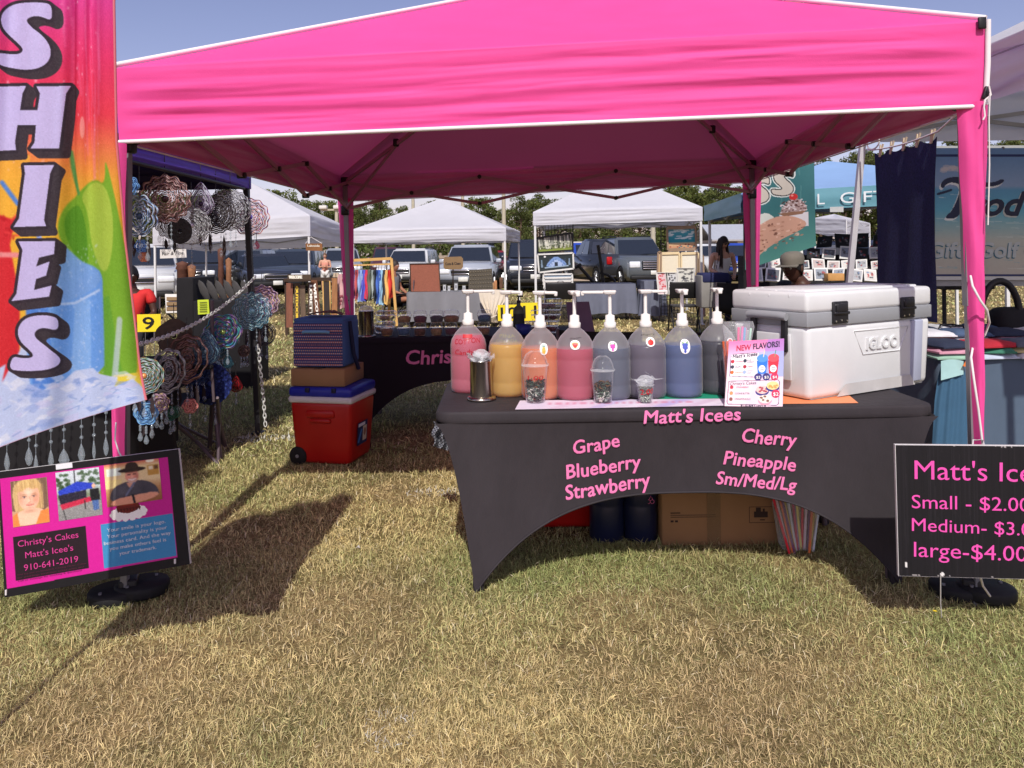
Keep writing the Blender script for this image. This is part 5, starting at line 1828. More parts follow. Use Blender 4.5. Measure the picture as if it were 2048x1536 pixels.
def car(lbl, px, ybot, D, rz, paint, kind='suv', L=4.6, W=1.85, Ht=1.68, big_grille=False, group='vehicles parked behind the stalls'):
    g = P(px, 505, D)
    org = np.array([g[0], D, 0.])
    R = rotz(rz)
    t = thing({'suv': 'parked_suv', 'truck': 'pickup_truck', 'sedan': 'parked_car'}[kind], lbl, {'suv': 'car', 'truck': 'pickup', 'sedan': 'car'}[kind], org, group)

    def Wp(x, y, z):       # x right, y back (front of the car at -y), z up
        return org + R @ np.array([x, y, z])
    hl = L / 2
    k = Ht / 1.68
    if kind == 'truck':
        prof = [(-hl, .45), (-hl + .03, .85 * k), (-hl + .18, 1.04 * k), (-hl * .40, 1.12 * k), (hl, 1.12 * k), (hl, .45), (hl - .1, .36), (-hl + .12, .30)]
        gh = (-hl * .40, -hl * .16, hl * .22, hl * .30)
    elif kind == 'sedan':
        prof = [(-hl, .40), (-hl + .03, .70), (-hl + .2, .82), (-hl * .38, .95), (hl * .62, 1.0), (hl - .1, .95), (hl, .6), (hl - .04, .34), (-hl + .1, .26)]
        gh = (-hl * .40, -hl * .05, hl * .38, hl * .70)
    else:
        prof = [(-hl, .45), (-hl + .02, .80 * k), (-hl + .16, .98 * k), (-hl * .40, 1.06 * k), (hl - .06, 1.08 * k), (hl, .7), (hl - .05, .36), (-hl + .12, .28)]
        gh = (-hl * .42, -hl * .12, hl * .74, hl * .93)
    # lower body: bevelled extrusion
    bm = bmesh.new()
    va = [bm.verts.new((-W / 2, y, z)) for y, z in prof]; vb = [bm.verts.new((W / 2, y, z)) for y, z in prof]
    n = len(prof)
    bm.faces.new(va); bm.faces.new(vb[::-1])
    for i in range(n): bm.faces.new((va[i], vb[i], vb[(i + 1) % n], va[(i + 1) % n]))
    bmesh.ops.recalc_face_normals(bm, faces=bm.faces)
    bmesh.ops.bevel(bm, geom=bm.edges[:], offset=.09, segments=3, affect='EDGES', clamp_overlap=True)
    bm.verts.index_update()
    vs = np.array([v.co[:] for v in bm.verts]); fs = [[v.index for v in f.verts] for f in bm.faces]; bm.free()
    MB().add(vs @ R.T + org, fs, 0, True).build('body', paint, t)
    # cabin
    zb = (1.02 if kind != 'sedan' else .93) * k; zt = Ht
    b0, b1, t0, t1 = W * .47, W * .47, W * .37, W * .38
    y0, y1, y2, y3 = gh
    lo = [(-b0, y0), (b0, y0), (b1, y3), (-b1, y3)]; hi = [(-t0, y1), (t0, y1), (t1, y2), (-t1, y2)]
    bm = bmesh.new()
    a = [bm.verts.new((x, y, zb - .05)) for x, y in lo]; b = [bm.verts.new((x, y, zt)) for x, y in hi]
    bm.faces.new(a[::-1]); bm.faces.new(b)
    for i in range(4): bm.faces.new((a[i], a[(i + 1) % 4], b[(i + 1) % 4], b[i]))
    bmesh.ops.bevel(bm, geom=bm.edges[:], offset=.07, segments=3, affect='EDGES')
    bm.verts.index_update()
    vs = np.array([v.co[:] for v in bm.verts]); fs = [[v.index for v in f.verts] for f in bm.faces]; bm.free()
    MB().add(vs @ R.T + org, fs, 0, True).build('cabin', paint, t)

    def pane(name, q, m=glass, inset=0.0):
        q = [np.array(p) for p in q]
        c = sum(q) / len(q)
        q = [c + (p - c) * (1 - inset) for p in q]
        nrm = np.cross(q[1] - q[0], q[2] - q[0]); nrm /= np.linalg.norm(nrm)
        mid = np.array([0, (y1 + y2) / 2, zb])
        if nrm @ (c - mid) < 0: nrm = -nrm
        mb = MB(); p = [Wp(*(v + nrm * .012)) for v in q]
        mb.add(p, [tuple(range(len(p)))], 0)
        return mb.build(name, m, t)
    lof = lambda i, z: tuple(lerp(np.array(lo[i]), np.array(hi[i]), (z - zb) / (zt - zb))) + (z,)
    zl, zh = zb + .06, zt - .09
    w1 = pane('windscreen', [lof(0, zl), lof(1, zl), lof(1, zh), lof(0, zh)], inset=.08)
    pane('rear_window', [lof(2, zl + .05), lof(3, zl + .05), lof(3, zh), lof(2, zh)], inset=.12)
    for s_ in (0, 1):
        A, Bq = (np.array(lof(0, zl)), np.array(lof(3, zl))) if s_ == 0 else (np.array(lof(1, zl)), np.array(lof(2, zl)))
        C_, D_ = (np.array(lof(0, zh)), np.array(lof(3, zh))) if s_ == 0 else (np.array(lof(1, zh)), np.array(lof(2, zh)))
        cuts = [.06, .36, .66, .95] if kind == 'suv' else [.08, .5, .93]
        for i in range(len(cuts) - 1):
            u0, u1 = cuts[i] + .012, cuts[i + 1] - .012
            pane('side_window', [lerp(A, Bq, u0), lerp(A, Bq, u1), lerp(C_, D_, u1), lerp(C_, D_, u0)])
        sx = -1 if s_ == 0 else 1
        for yy in (-hl + .9, hl - .95):
            wr = .34 * (1.12 if kind == 'truck' or Ht > 1.8 else 1)
            RR = R @ roty(PI / 2)
            mb = MB(); mb.lathe(Wp(sx * (W / 2 - .11), yy, wr), [(0, -.11), (wr * .9, -.11), (wr, -.08), (wr, .08), (wr * .9, .12), (wr * .62, .12), (wr * .6, .1), (0, .1)] if sx > 0 else [(0, -.1), (wr * .6, -.1), (wr * .62, -.12), (wr * .9, -.12), (wr, -.08), (wr, .08), (wr * .9, .11), (0, .11)], 24, R=RR)
            wo = mb.build('wheel', tyre, t)
            mb = MB()
            for q in range(5):
                an = q * 2 * PI / 5
                d = np.array([0, math.cos(an), math.sin(an)])
                mb.bar(Wp(sx * (W / 2 + .005), yy, wr), Wp(sx * (W / 2 + .005), yy + d[1] * wr * .6, wr + d[2] * wr * .6), .07, .02)
            mb.lathe(Wp(sx * (W / 2 + .0), yy, wr), [(wr * .62, -.012), (wr * .62, .012), (wr * .54, .012), (wr * .54, -.012)], 20, R=RR, cap=False)
            mb.build('rim', rim, wo)
            mb = MB()
            an = np.linspace(-.2, PI + .2, 14)
            mb.tube([Wp(sx * (W / 2 - .01), yy + math.cos(q) * wr * 1.14, wr + math.sin(q) * wr * 1.14) for q in an], .035, 6)
            mb.build('wheel_arch', trimk, t)
        mb = MB(); mb.rbox(Wp(sx * (W / 2 + .10), y0 + .45, zb + .08), (.2, .1, .15), .04, R=R); mb.build('side_mirror', paint, t)
        mb = MB(); mb.rbox(Wp(sx * (W * .36), -hl + .045, .76 * k), (.42, .12, .17 if not big_grille else .24), .04, R=R); mb.build('headlight', lampm, t)
        mb = MB(); mb.rbox(Wp(sx * (W * .41), hl - .0, .9 * k), (.22, .1, .3), .03, R=R); mb.build('tail_light', redl, t)
        for yy in (-hl * .1, hl * .32):
            mb = MB(); mb.rbox(Wp(sx * (W / 2 + .006), yy + .25, .92 * k), (.03, .2, .035), .01, R=R); mb.build('door_handle', paint if not big_grille else chrome, t)
    gh_ = .34 if big_grille else .16
    mb = MB(); mb.rbox(Wp(0, -hl + .0, .74 * k), (W * .46, .08, gh_), .03, R=R); gr = mb.build('grille', trimk, t)
    mb = MB()
    for q in range(4 if big_grille else 2):
        mb.rbox(Wp(0, -hl - .035, .74 * k - gh_ * .36 + q * gh_ * .72 / (3 if big_grille else 1)), (W * .44, .03, .03), .008, R=R)
    mb.build('grille_bar', chrome, gr)
    mb = MB(); mb.rbox(Wp(0, -hl + .03, .40), (W * .9, .16, .17), .05, R=R); mb.build('bumper', trimk, t)
    mb = MB(); mb.rbox(Wp(0, -hl - .05, .50 * k), (.32, .02, .15), .005, 1, R=R); mb.build('number_plate', plate_m, t)
    mb = MB(); mb.rbox(Wp(0, 0, .3), (W * .86, L * .86, .2), .04, R=R); mb.build('underbody', trimk, t)
    if kind == 'suv':
        for sx in (-1, 1):
            mb = MB(); mb.tube([Wp(sx * t0 * .92, y1 + .15, zt + .005), Wp(sx * t0 * .92, y1 + .3, zt + .045), Wp(sx * t1 * .92, y2 - .3, zt + .045), Wp(sx * t1 * .92, y2 - .1, zt + .005)], .022, 6); mb.build('roof_rail', trimk, t)


def paint(key, c): return M('car_paint_' + key, c, rough=.3, var=.03, vs=2, coat=.7, spec=.5)


car('dark slate SUV parked behind the wooden word signs', 593, 597, 30.0, .06, paint('slate', C(62, 70, 82)), 'suv', Ht=1.62)
car('dark grey SUV just behind the dark slate SUV', 560, 565, 37, .3, paint('grey', C(88, 94, 102)), 'suv')
car('dark sedan half hidden behind the spinner post', 528, 560, 29, .5, paint('dark', C(46, 48, 54)), 'sedan', Ht=1.45)
car('silver grey SUV behind the clothes rack', 684, 552, 37, .2, paint('silver', C(150, 156, 164)), 'suv')
car('white SUV facing the brown woven board', 823, 583, 33, -.10, paint('white', C(226, 228, 230, .85)), 'suv', Ht=1.6)
car('maroon topped SUV behind the white SUV', 776, 545, 42, .2, paint('maroon', C(84, 50, 58)), 'suv', Ht=1.75)
car('silver crossover behind the small brown sign', 944, 590, 28.5, -.08, paint('metallic', C(168, 174, 184)), 'suv', Ht=1.68)
car('black SUV standing between the middle and art canopies', 1060, 575, 29, .05, paint('black', C(40, 44, 54)), 'suv', Ht=1.85)
car('big grey SUV with a chrome grille under the art canopy', 1264, 577, 31.5, .16, paint('gunmetal', C(92, 98, 104)), 'suv', L=5.3, W=2.05, Ht=1.93, big_grille=True)
car('black pickup seen from behind, left of the big grey SUV', 1206, 555, 33, PI + .25, paint('black', None), 'truck', L=5.6, W=2.0, Ht=1.9)
car('bright blue pickup far behind the art canopy', 1168, 540, 42, .3, paint('blue', C(44, 76, 176)), 'truck', L=5.5, W=2.0, Ht=1.85)
car('white SUV behind the red shirted vendor on the left', 292, 610, 22.5, .35, paint('white', None), 'suv', L=4.8, W=1.9, Ht=1.75)
car('white car beyond the woman in the white top', 1408, 530, 38, .3, paint('white', None), 'suv')
car('blue SUV right beyond the woman in the white top', 1468, 530, 36, -.2, paint('blue', None), 'suv')
car('grey car under the small far canopy on the right', 1662, 540, 27, .3, paint('silver', None), 'sedan', Ht=1.5)
car('dark blue car behind the print racks on the right', 1728, 535, 30, .2, paint('navy', C(52, 58, 78)), 'suv')
car('grey SUV behind the spinner stand', 492, 575, 32, .05, paint('grey', None), 'suv')
car('red car far behind the silver crossover', 985, 525, 46, .2, paint('red', C(150, 30, 34)), 'sedan', Ht=1.5)
car('charcoal SUV behind the slate ovals', 415, 575, 30, .1, paint('dark', None), 'suv', Ht=1.75)
car('dark pickup beyond the navy towel', 1800, 545, 31, -.3, paint('dark', None), 'truck', L=5.5, W=2.0, Ht=1.85)

# ------------------------------------------------------------------ other pop-up canopies
whitef = M('white_canopy_fabric', C(238, 238, 246, .88), rough=.65, var=.03, vs=3, bump=.08, bs=120, tr=.34, spec=.2)
tealf = M('teal_canopy_fabric', C(104, 158, 172), rough=.5, var=.05, vs=3, bump=.06, tr=.06)
teal_sheen = M('teal_canopy_painted_sheen', C(140, 172, 214), rough=.5, var=.05, vs=3, bump=.06, tr=.05)  # light blue sheen of the teal roof, put into its colour
purpf = M('purple_canopy_fabric', C(92, 58, 176), rough=.55, var=.1, vs=3, bump=.06, tr=.02)
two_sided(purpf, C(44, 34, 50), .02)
leg_w = M('white_leg_steel', C(232, 232, 232, .85), rough=.4, var=.04)


def popup(lbl, eave, dropz, apex, fab, legm, wr=.02, seed=3, foot=None, valm=None, trusses=True, hidden=()):
    eave = [np.asarray(e, float) for e in eave]
    drp = [e - np.array([0, 0, dropz]) for e in eave]
    t = thing('canopy_tent', lbl, 'canopy tent', np.mean(eave, 0) * (1, 1, 0))
    canopy(MB(), eave, drp, apex, wr=wr, nu=70, nvv=14, nvr=12, seed=seed, sag=.06).build('canopy', fab, t)
    if valm is not None:
        for k in range(4):
            a, b, a2, b2 = eave[k], eave[(k + 1) % 4], drp[k], drp[(k + 1) % 4]
            d = b - a; out = np.array([d[1], -d[0], 0]); out /= np.linalg.norm(out)
            s2, v2 = np.meshgrid(np.linspace(0, 1, 50), np.linspace(0, 1, 8))
            g = a * ((1 - s2) * (1 - v2))[..., None] + b * (s2 * (1 - v2))[..., None] + a2 * ((1 - s2) * v2)[..., None] + b2 * (s2 * v2)[..., None] + out * (wr * 1.6 + .02 + .012 * fbm(s2 * 3, v2 * 5, seed, 3))[..., None]
            mb = MB(); mb.grid(g[:, ::-1]); mb.build('valance', valm, t)
    cen = np.mean(eave, 0)
    hd = []
    for k in range(4):
        tp = eave[k] + (cen - eave[k]) * .02; tp[2] = eave[k][2] - .04
        hd.append(tp)
        if k in hidden: continue
        ft = np.array([tp[0], tp[1], 0.]) if foot is None or foot[k] is None else np.array(foot[k])
        lo = MB().bar(ft, tp, .04).build('leg', legm, t)
        MB().rbox(ft + (0, 0, .01), (.09, .09, .02), .006, 1).build('foot_plate', legm, lo)
    if trusses:
        for k in range(4):
            scissor(t, hd[k], hd[(k + 1) % 4], (hd[k][2] - .02, hd[(k + 1) % 4][2] - .02), (hd[k][2] - .24, hd[(k + 1) % 4][2] - .24), 2, M('light_truss', C(150, 150, 152), rough=.5), .03)
    return t, hd


popup('white canopy left of the pink canopy legs, over the wooden word signs', [P(305, 452, 17.2), P(620, 430, 16.0), P(705, 458, 19.6), P(410, 470, 20.6)], .43, P(503, 366, 18.2), whitef, leg_w, seed=5)
popup('white canopy in the middle, over the grey clothed table', [P(702, 460, 16.2), P(1012, 455, 16.0), P(1040, 463, 19.4), P(770, 468, 19.5)], .27, P(886, 396, 17.8), whitef, leg_w, seed=6)
popup('white canopy over the paintings and grid panels', [P(1066, 424, 14.6), P(1405, 414, 14.4), P(1374, 432, 17.9), P(1085, 436, 18.0)], .25, P(1236, 345, 16.2), whitef, leg_w, seed=7)
popup('small grey white canopy far under the teal gift canopy', [P(1628, 436, 26), P(1692, 438, 24.5), P(1740, 446, 28), P(1680, 450, 29)], .5, P(1668, 428, 27), whitef, leg_w, seed=8)
tt, _ = popup('teal canopy with pale sheen coloured into its roof, teal valance and GIFTS lettering', [P(1490, 386, 10.3), P(2020, 356, 9.3), P(1915, 372, 12.6), P(1414, 412, 13.4)], .26, P(1655, 322, 11.6), teal_sheen, leg_w, seed=9, valm=tealf)
a, b = P(1490, 386, 10.3), P(2020, 356, 9.3)
tm = quadmap(a + (0, -.09, 0), b + (0, -.09, 0), b + (0, -.09, -.26), a + (0, -.09, -.26), 1490, 0, 2020, 1)
for t_, x0, x1 in (('L', 1640, 1655), ('GIFTS', 1687, 1800)):
    lettering('lettering', t_, (x0, .78), (x1, .78), .52, tm, M('white_cloth_print', C(236, 240, 244, .88), rough=.6), tt, bold=.0)
mb = MB(); mb.slab([P(1660, 414, 9.8), P(1660, 424, 9.8), P(1687, 424, 9.75), P(1687, 413, 9.75)], .004)
mb.build('hang_tag', M('grey_card', C(188, 190, 190), rough=.7), tt)

# purple canopy of the spinner stall (left)
XP = -2.07
pe = [(-5.4, 2.9, 2.04), (XP, 2.9, 2.04), (XP, 6.22, 2.05), (-5.4, 6.22, 2.05)]
popup('dark purple canopy over the wind spinner stall', pe, .14, (-3.7, 4.6, 2.85), purpf, M('black_leg_steel', C(40, 38, 42), rough=.5), seed=10, wr=.012, foot=[None, None, (XP + .09, 6.05, 0), None], trusses=False)
# white canopy of the right hand stall
XW = 2.74
we = [(6.2, 2.75, 2.55), (XW, 2.75, 2.55), (XW, 6.12, 2.54), (6.2, 6.12, 2.54)]
we = [we[1], we[0], we[3], we[2]]
popup('white canopy over the shirt table at the right edge', we, .33, (4.5, 4.4, 3.4), whitef, M('grey_leg_steel', C(186, 184, 190), rough=.4), seed=11, wr=.02, foot=[None, None, None, (XW - .22, 6.12, 0)])

# ------------------------------------------------------------------ yellow stall numbers
yel = M('yellow_card', C(246, 220, 40), rough=.55, var=.03)
blk_ink = M('black_number_ink', C(26, 24, 24), rough=.6)
for num, x0, y0, x1, y1, D, off in (('9', 274, 629, 321, 664, 8.9, 0), ('10', 995, 610, 1040, 642, 9.9, 0), ('11', 1041, 606, 1078, 642, 10.0, .01)):
    t = thing('number_sign', 'yellow card with the black number %s on a stake' % num, 'sign', P((x0 + x1) / 2, 505, D) * (1, 1, 0), 'yellow stall number signs')
    q = [P(x0, y0, D), P(x0 + 1, y1, D), P(x1 + 1, y1 - 1, D), P(x1, y0 - 1, D)]
    mb = MB(); mb.slab(q, .006); mb.build('card', yel, t)
    qm = quadmap(q[0], q[3], q[2], q[1])
    lettering('number', num, (.24, .84) if len(num) == 1 else (.14, .84), (.72, .84) if len(num) == 1 else (.84, .84), .68, lambda X, Y, q_=qm: q_(X, Y) + np.array([0, -.004, 0]), blk_ink, t, bold=.012)
    c = (q[1] + q[2]) / 2
    for dx in (-.05, .05):
        mb = MB(); mb.tube([c + (dx, .012, .12), c * (1, 1, 0) + (dx, .012, 0)], .003, 6); mb.build('stake', tube_grey, t)

# ------------------------------------------------------------------ wooden word signs and the clothes rack
w_cols = [C(120, 74, 56), C(78, 62, 46), C(96, 78, 62), C(70, 52, 40), C(104, 66, 44), C(50, 42, 38), C(150, 104, 66)]
WD = 13.0
for k, (x, w_, y0, y1, lean, txt, tcol, lb) in enumerate((
        (579, 13, 566, 655, 0, None, None, 'reddish brown plank sign at the left end of the word sign row'),
        (594, 11, 566, 650, 0, 'OUTDOORS', C(226, 190, 50), 'dark plank sign with yellow vertical letters'),
        (607, 10, 570, 652, 1, None, None, 'greyish plank sign between the yellow and white lettered planks'),
        (622, 12, 564, 650, 0, 'LORETTA', C(236, 232, 220), 'dark plank sign with small white vertical letters'),
        (637, 12, 560, 652, 4, 'WELCOME', C(240, 236, 226), 'brown plank sign leaning with white WELCOME letters'),
        (655, 14, 562, 655, 1, None, None, 'black plank sign edged with pale wood'),
        (669, 11, 556, 658, 0, None, None, 'tan plank sign next to the floral dresses'))):
    a = P(x - w_ / 2, y1, WD); b = P(x + w_ / 2, y1, WD); c = P(x + w_ / 2 - lean * 2.2, y0, WD + .12); d = P(x - w_ / 2 - lean * 2.2, y0, WD + .12)
    t = thing('plank_sign', lb, 'sign', (a + b) / 2, 'wooden plank signs in a row')
    mb = MB(); mb.slab([d, a, b, c], .02)
    mb.build('plank', M('stained_wood_%d' % k, w_cols[k], rough=.8, var=.25, vs=5, stretch=(6, 6, .7)), t)
    if k == 5:
        mb = MB(); mb.tube([p + np.array([0, -.006, 0]) for p in (d, a, b, c)], .012, 6, closed=True); mb.build('edging', M('pale_wood', C(206, 164, 96), rough=.7), t)
    if txt:
        qm = quadmap(d, c, b, a)
        lettering('lettering', txt, (.30, .08), (.30, .92), .42, lambda X, Y, q_=qm: q_(X, Y) + np.array([0, -.006, 0]), M('sign_paint_%d' % k, tcol, rough=.6), t, bold=.02)
t = thing('sign_trestle', 'dark timber trestle holding the row of plank signs', 'stand', P(620, 505, WD + .2) * (1, 1, 0))
for x in (572, 668):
    q = P(x, 505, WD + .25) * (1, 1, 0)
    MB().bar(q, q + (0, 0, .98), .05).build('leg', M('dark_timber', C(66, 50, 40), rough=.85, var=.2), t)
MB().bar(P(568, 560, WD + .2), P(674, 558, WD + .2), .06).build('rail', M('dark_timber'), t)
a = P(575, 549, WD - .05); b = P(622, 549, WD - .05)
t = thing('welcome_board', 'short horizontal brown board reading WELCOME above the plank signs', 'sign', (a + b) / 2)
q = [a, P(575, 559, WD - .05), P(622, 559, WD - .05), b]
MB().slab(q, .03).build('board', M('stained_wood_1', None), t)
qm = quadmap(q[0], q[3], q[2], q[1])
lettering('lettering', 'WELCOME', (.07, .82), (.62, .82), .62, lambda X, Y, q_=qm: q_(X, Y) + np.array([0, -.005, 0]), M('cream_paint', C(236, 230, 214), rough=.6), t, bold=.02)
q = [P(611, 487, 15.8), P(612, 501, 15.8), P(645, 502, 15.8), P(644, 487, 15.8)]
t = thing('hanging_sign', 'small brown wooden sign hanging from the first white canopy corner', 'sign', q[1])
MB().slab(q, .03).build('board', M('tan_wood', C(132, 88, 50), rough=.8, var=.2), t)
qm = quadmap(q[0], q[3], q[2], q[1])
lettering('lettering', 'Lakeside', (.12, .45), (.85, .45), .3, lambda X, Y, q_=qm: q_(X, Y) + np.array([0, -.005, 0]), M('cream_paint'), t, bold=.01)
mb = MB(); mb.tube([q[0], P(622, 474, 15.85), q[3]], .006, 5); mb.build('cord', cordw, t)

RKD = 14.0
rack = thing('clothes_rack', 'pale wooden clothes rack hung with bright shirts', 'rack', P(740, 505, RKD) * (1, 1, 0))
pw = M('pale_wood', None)
MB().bar(P(700, 521, RKD), P(783, 517, RKD), .05).build('top_bar', pw, rack)
MB().bar(P(700, 531, RKD), P(784, 528, RKD), .03).build('hanging_rail', pw, rack)
MB().bar(P(783, 517, RKD), P(794, 512 + 140, RKD - .1) , .045).build('leg', pw, rack)
MB().bar(P(702, 520, RKD), P(694, 654, RKD - .1), .045).build('leg', pw, rack)
MB().bar(P(783, 519, RKD), P(777, 640, RKD + .75), .045).build('leg', pw, rack)
MB().bar(P(702, 520, RKD), P(700, 640, RKD + .75), .045).build('leg', pw, rack)


def garment(name, lb, x, y0, y1, wpx, D, col, seed, cat, group, prints=None):
    r_ = np.random.default_rng(seed)
    t = thing(name, lb, cat, P(x, y0, D), group)
    m = M('cloth_%d' % seed, col, rough=.8, var=.14, vs=7)
    s_ = S(D)
    W = wpx * s_; Ht = (y1 - y0) * s_
    c = P(x, y0, D)
    rows = []
    for i in range(14):
        v = i / 13
        wv = W * (.55 + .5 * min(1, v * 4)) * (1 + .12 * math.sin(v * 5 + seed))
        row = []
        for k in range(20):
            a = k / 20 * 2 * PI
            dx = .5 * wv * math.cos(a); dy = (.09 + .05 * v) * math.sin(a) * (1 + .3 * math.sin(3 * a + seed))
            row.append(c + np.array([dx + .012 * math.sin(v * 9 + a * 3 + seed), dy, -v * Ht * (1 + .03 * math.sin(a * 2 + seed))]))
        rows.append(row)
    mb = MB(); mb.grid(np.array(rows), closeu=True); mb.add(np.array(rows[0]), [tuple(range(20))])
    mb.build('cloth', m, t)
    if prints:
        mb = MB()
        for q in range(9):
            v = r_.uniform(.1, .95); u = r_.uniform(-.4, .4)
            mb.sphere(c + (u * W * .9, -.12 - .05 * v, -v * Ht), (.02, .012, .03), 6)
        o = mb.build('print_flower', M('cloth_print_%d' % seed, prints, rough=.8), t); o['kind'] = 'stuff'
    mb = MB(); mb.tube([c + (0, 0, -.01), c + (0, 0, .05), c + (.012, 0, .075), c + (0, 0, .09)], .004, 5)
    mb.bar(c + (-W * .25, 0, -.01), c + (W * .25, 0, -.01), .012); mb.build('hanger', black_pl, t)


gar = [(708, 7, 598, C(140, 146, 206), 'lavender blue shirt'), (714, 6, 600, C(196, 92, 92), 'dusty red striped shirt'), (721, 8, 604, C(150, 178, 224), 'pale blue shirt'), (728, 8, 602, C(86, 92, 196), 'royal blue shirt'),
       (734, 5, 598, C(206, 56, 84), 'narrow crimson shirt'), (739, 8, 600, C(110, 114, 96), 'olive grey shirt'), (746, 8, 596, C(166, 178, 176), 'sage grey shirt'), (752, 7, 604, C(52, 58, 66), 'charcoal shirt with green'),
       (757, 7, 608, C(72, 110, 196), 'bright blue shirt'), (763, 7, 610, C(154, 196, 226), 'sky blue shirt'), (769, 5, 602, C(60, 56, 60), 'thin black shirt'), (774, 7, 608, C(236, 190, 110), 'yellow shirt'), (780, 7, 596, C(220, 60, 50), 'orange red shirt')]
for k, (x, w_, y1, col, lb) in enumerate(gar):
    garment('hanging_shirt', '%s hanging on the pale wooden rack' % lb, x, 540, y1, w_ + 2, RKD - .02 * (k % 3), col, 100 + k, 'shirt', 'shirts on the rack')
garment('hanging_dress', 'pink floral dress hanging left of the pink canopy leg', 683, 548, 616, 17, 13.4, C(214, 168, 166), 131, 'dress', 'dresses', C(150, 80, 90))
garment('hanging_dress', 'pale cream floral dress hanging behind the tan plank', 672, 546, 610, 12, 13.8, C(226, 204, 170), 132, 'dress', 'dresses', C(190, 120, 90))


# ------------------------------------------------------------------ cloth covered tables of the far stalls
def cloth_table(lb, x0, x1, ytop, ybot, D, depth, mat, ztop=None, lbl_t=None, gap=.03):
    a = P(x0, ytop, D); b = P(x1, ytop, D)
    z = ztop or (a[2] + b[2]) / 2
    zb = max(gap, P(x0, ybot, D)[2])
    W = b[0] - a[0]
    t = thing('table_cloth', lb, 'tablecloth', ((a[0] + b[0]) / 2, D, 0))
    n = 90
    rows = []
    # walk round the rectangle
    per = []
    for k in range(n):
        q = k / n * (2 * W + 2 * depth)
        if q < W: per.append((a[0] + q, D, 0, -1))
        elif q < W + depth: per.append((b[0], D + q - W, 1, 0))
        elif q < 2 * W + depth: per.append((b[0] - (q - W - depth), D + depth, 0, 1))
        else: per.append((a[0], D + depth - (q - 2 * W - depth), -1, 0))
    for v in np.linspace(0, 1, 9):
        row = []
        for k, (x, y, nx, ny) in enumerate(per):
            f = v * (.035 * math.sin(k * 1.1) + .03 * math.sin(k * .47 + 1) + .02)
            row.append((x + nx * f, y + ny * f, z + (zb - z) * v + .012 * v * math.sin(k * .6)))
        rows.append(row)
    mb = MB(); mb.grid(np.array(rows)[:, ::-1], closeu=True); mb.add(np.array(rows[0]), [tuple(range(n))])
    mb.build('cloth', mat, t)
    ft = thing('trestle_table', lbl_t or lb.replace('cloth', 'trestle under the cloth'), 'table', ((a[0] + b[0]) / 2, D + depth / 2, 0))
    MB().rbox(((a[0] + b[0]) / 2, D + depth / 2, z - .03), (W - .04, depth - .04, .04), .01).build('tabletop', M('table_plastic', None), ft)
    for x in (a[0] + .12, b[0] - .12):
        for y in (D + .1, D + depth - .1):
            MB().tube([(x, y, 0), (x, y, z - .04)], .016, 8).build('leg', tube_dark, ft)
    return np.array([a[0], D, z]), np.array([b[0], D, z]), z


gcl = M('grey_table_cloth', C(126, 126, 132), rough=.85, var=.08, vs=4)
bcl = M('blue_grey_table_cloth', C(108, 112, 130), rough=.85, var=.08, vs=4)
a1, b1, z1_ = cloth_table('grey cloth over the table in front of the white SUV', 813, 1004, 584, 644, 14.6, .75, gcl, lbl_t='folding table under the grey cloth near the white SUV')
a2, b2, z2_ = cloth_table('blue grey cloth over the table before the big grey SUV', 1152, 1272, 568, 628, 15.6, .7, bcl, lbl_t='folding table under the blue grey cloth near the big SUV')
a3, b3, z3_ = cloth_table('blue grey cloth over the small table left of the right hand folding chair', 1288, 1332, 562, 632, 15.2, .9, bcl, lbl_t='small table under blue grey cloth beside the right folding chair')


def board(name, lb, cat, quad, th, mat, extra=None, loc=None):
    q = [np.asarray(p) for p in quad]            # tl, bl, br, tr
    t = thing(name, lb, cat, (q[1] + q[2]) / 2)
    MB().slab(q, th).build('panel', mat, t)
    return t, quadmap(q[0], q[3], q[2], q[1])


wov = M('woven_red_brown', C(140, 84, 66), rough=.9, var=.3, vs=90, bump=.6, bs=200)
t, qm = board('woven_board', 'reddish brown woven board standing on the grey clothed table', 'board', [P(820, 528, 14.95), P(822, 584, 14.8), P(881, 584, 14.8), P(878, 527, 14.95)], .03, wov)
mb = MB(); mb.tube([qm(np.float64(u), np.float64(v)) + np.array([0, -.01, 0]) for u, v in ((0, 0), (0, 1), (1, 1), (1, 0))], .015, 6, closed=True); mb.build('frame', M('dark_timber', None), t)
t, qm = board('display_board', 'dark jewellery board on the grey clothed table right of the brown sign', 'board', [P(938, 540, 14.95), P(937, 580, 14.8), P(986, 579, 14.8), P(984, 537, 14.95)], .03, M('dark_burlap', C(78, 72, 62), rough=.9, var=.3, vs=50, bump=.5))
mb = MB()
for i in range(5):
    for k in range(9):
        mb.sphere(qm(np.float64(.08 + k * .105), np.float64(.12 + i * .19)) + np.array([0, -.012, 0]), (.012, .008, .016), 6)
o = mb.build('ear_ring', M('dull_metal', C(120, 110, 90), rough=.4, metal=.5), t); o['kind'] = 'stuff'
rr = [(887, 518), (890, 514), (922, 513), (926, 517), (926, 534), (922, 539), (891, 539), (887, 535)]
t = thing('stake_sign', 'small rounded brown sign with dark writing in front of the silver crossover', 'sign', P(906, 583, 15.2))
MB().slab([P(x, y, 15.0) for x, y in rr[::-1]], .02).build('plaque', M('tan_leather', C(134, 108, 76), rough=.8, var=.1), t)
qm = quadmap(P(887, 514, 15.0), P(926, 514, 15.0), P(926, 539, 15.0), P(887, 539, 15.0))
lettering('lettering', 'Cute & Clean', (.1, .64), (.88, .6), .2, lambda X, Y, q_=qm: q_(X, Y) + np.array([0, -.006, 0]), M('black_marker', C(40, 34, 40), rough=.6), t, bold=.01)
MB().tube([P(906, 539, 15.02), P(906, 584, 15.2)], .012, 6).build('stick', M('dark_timber', None), t)
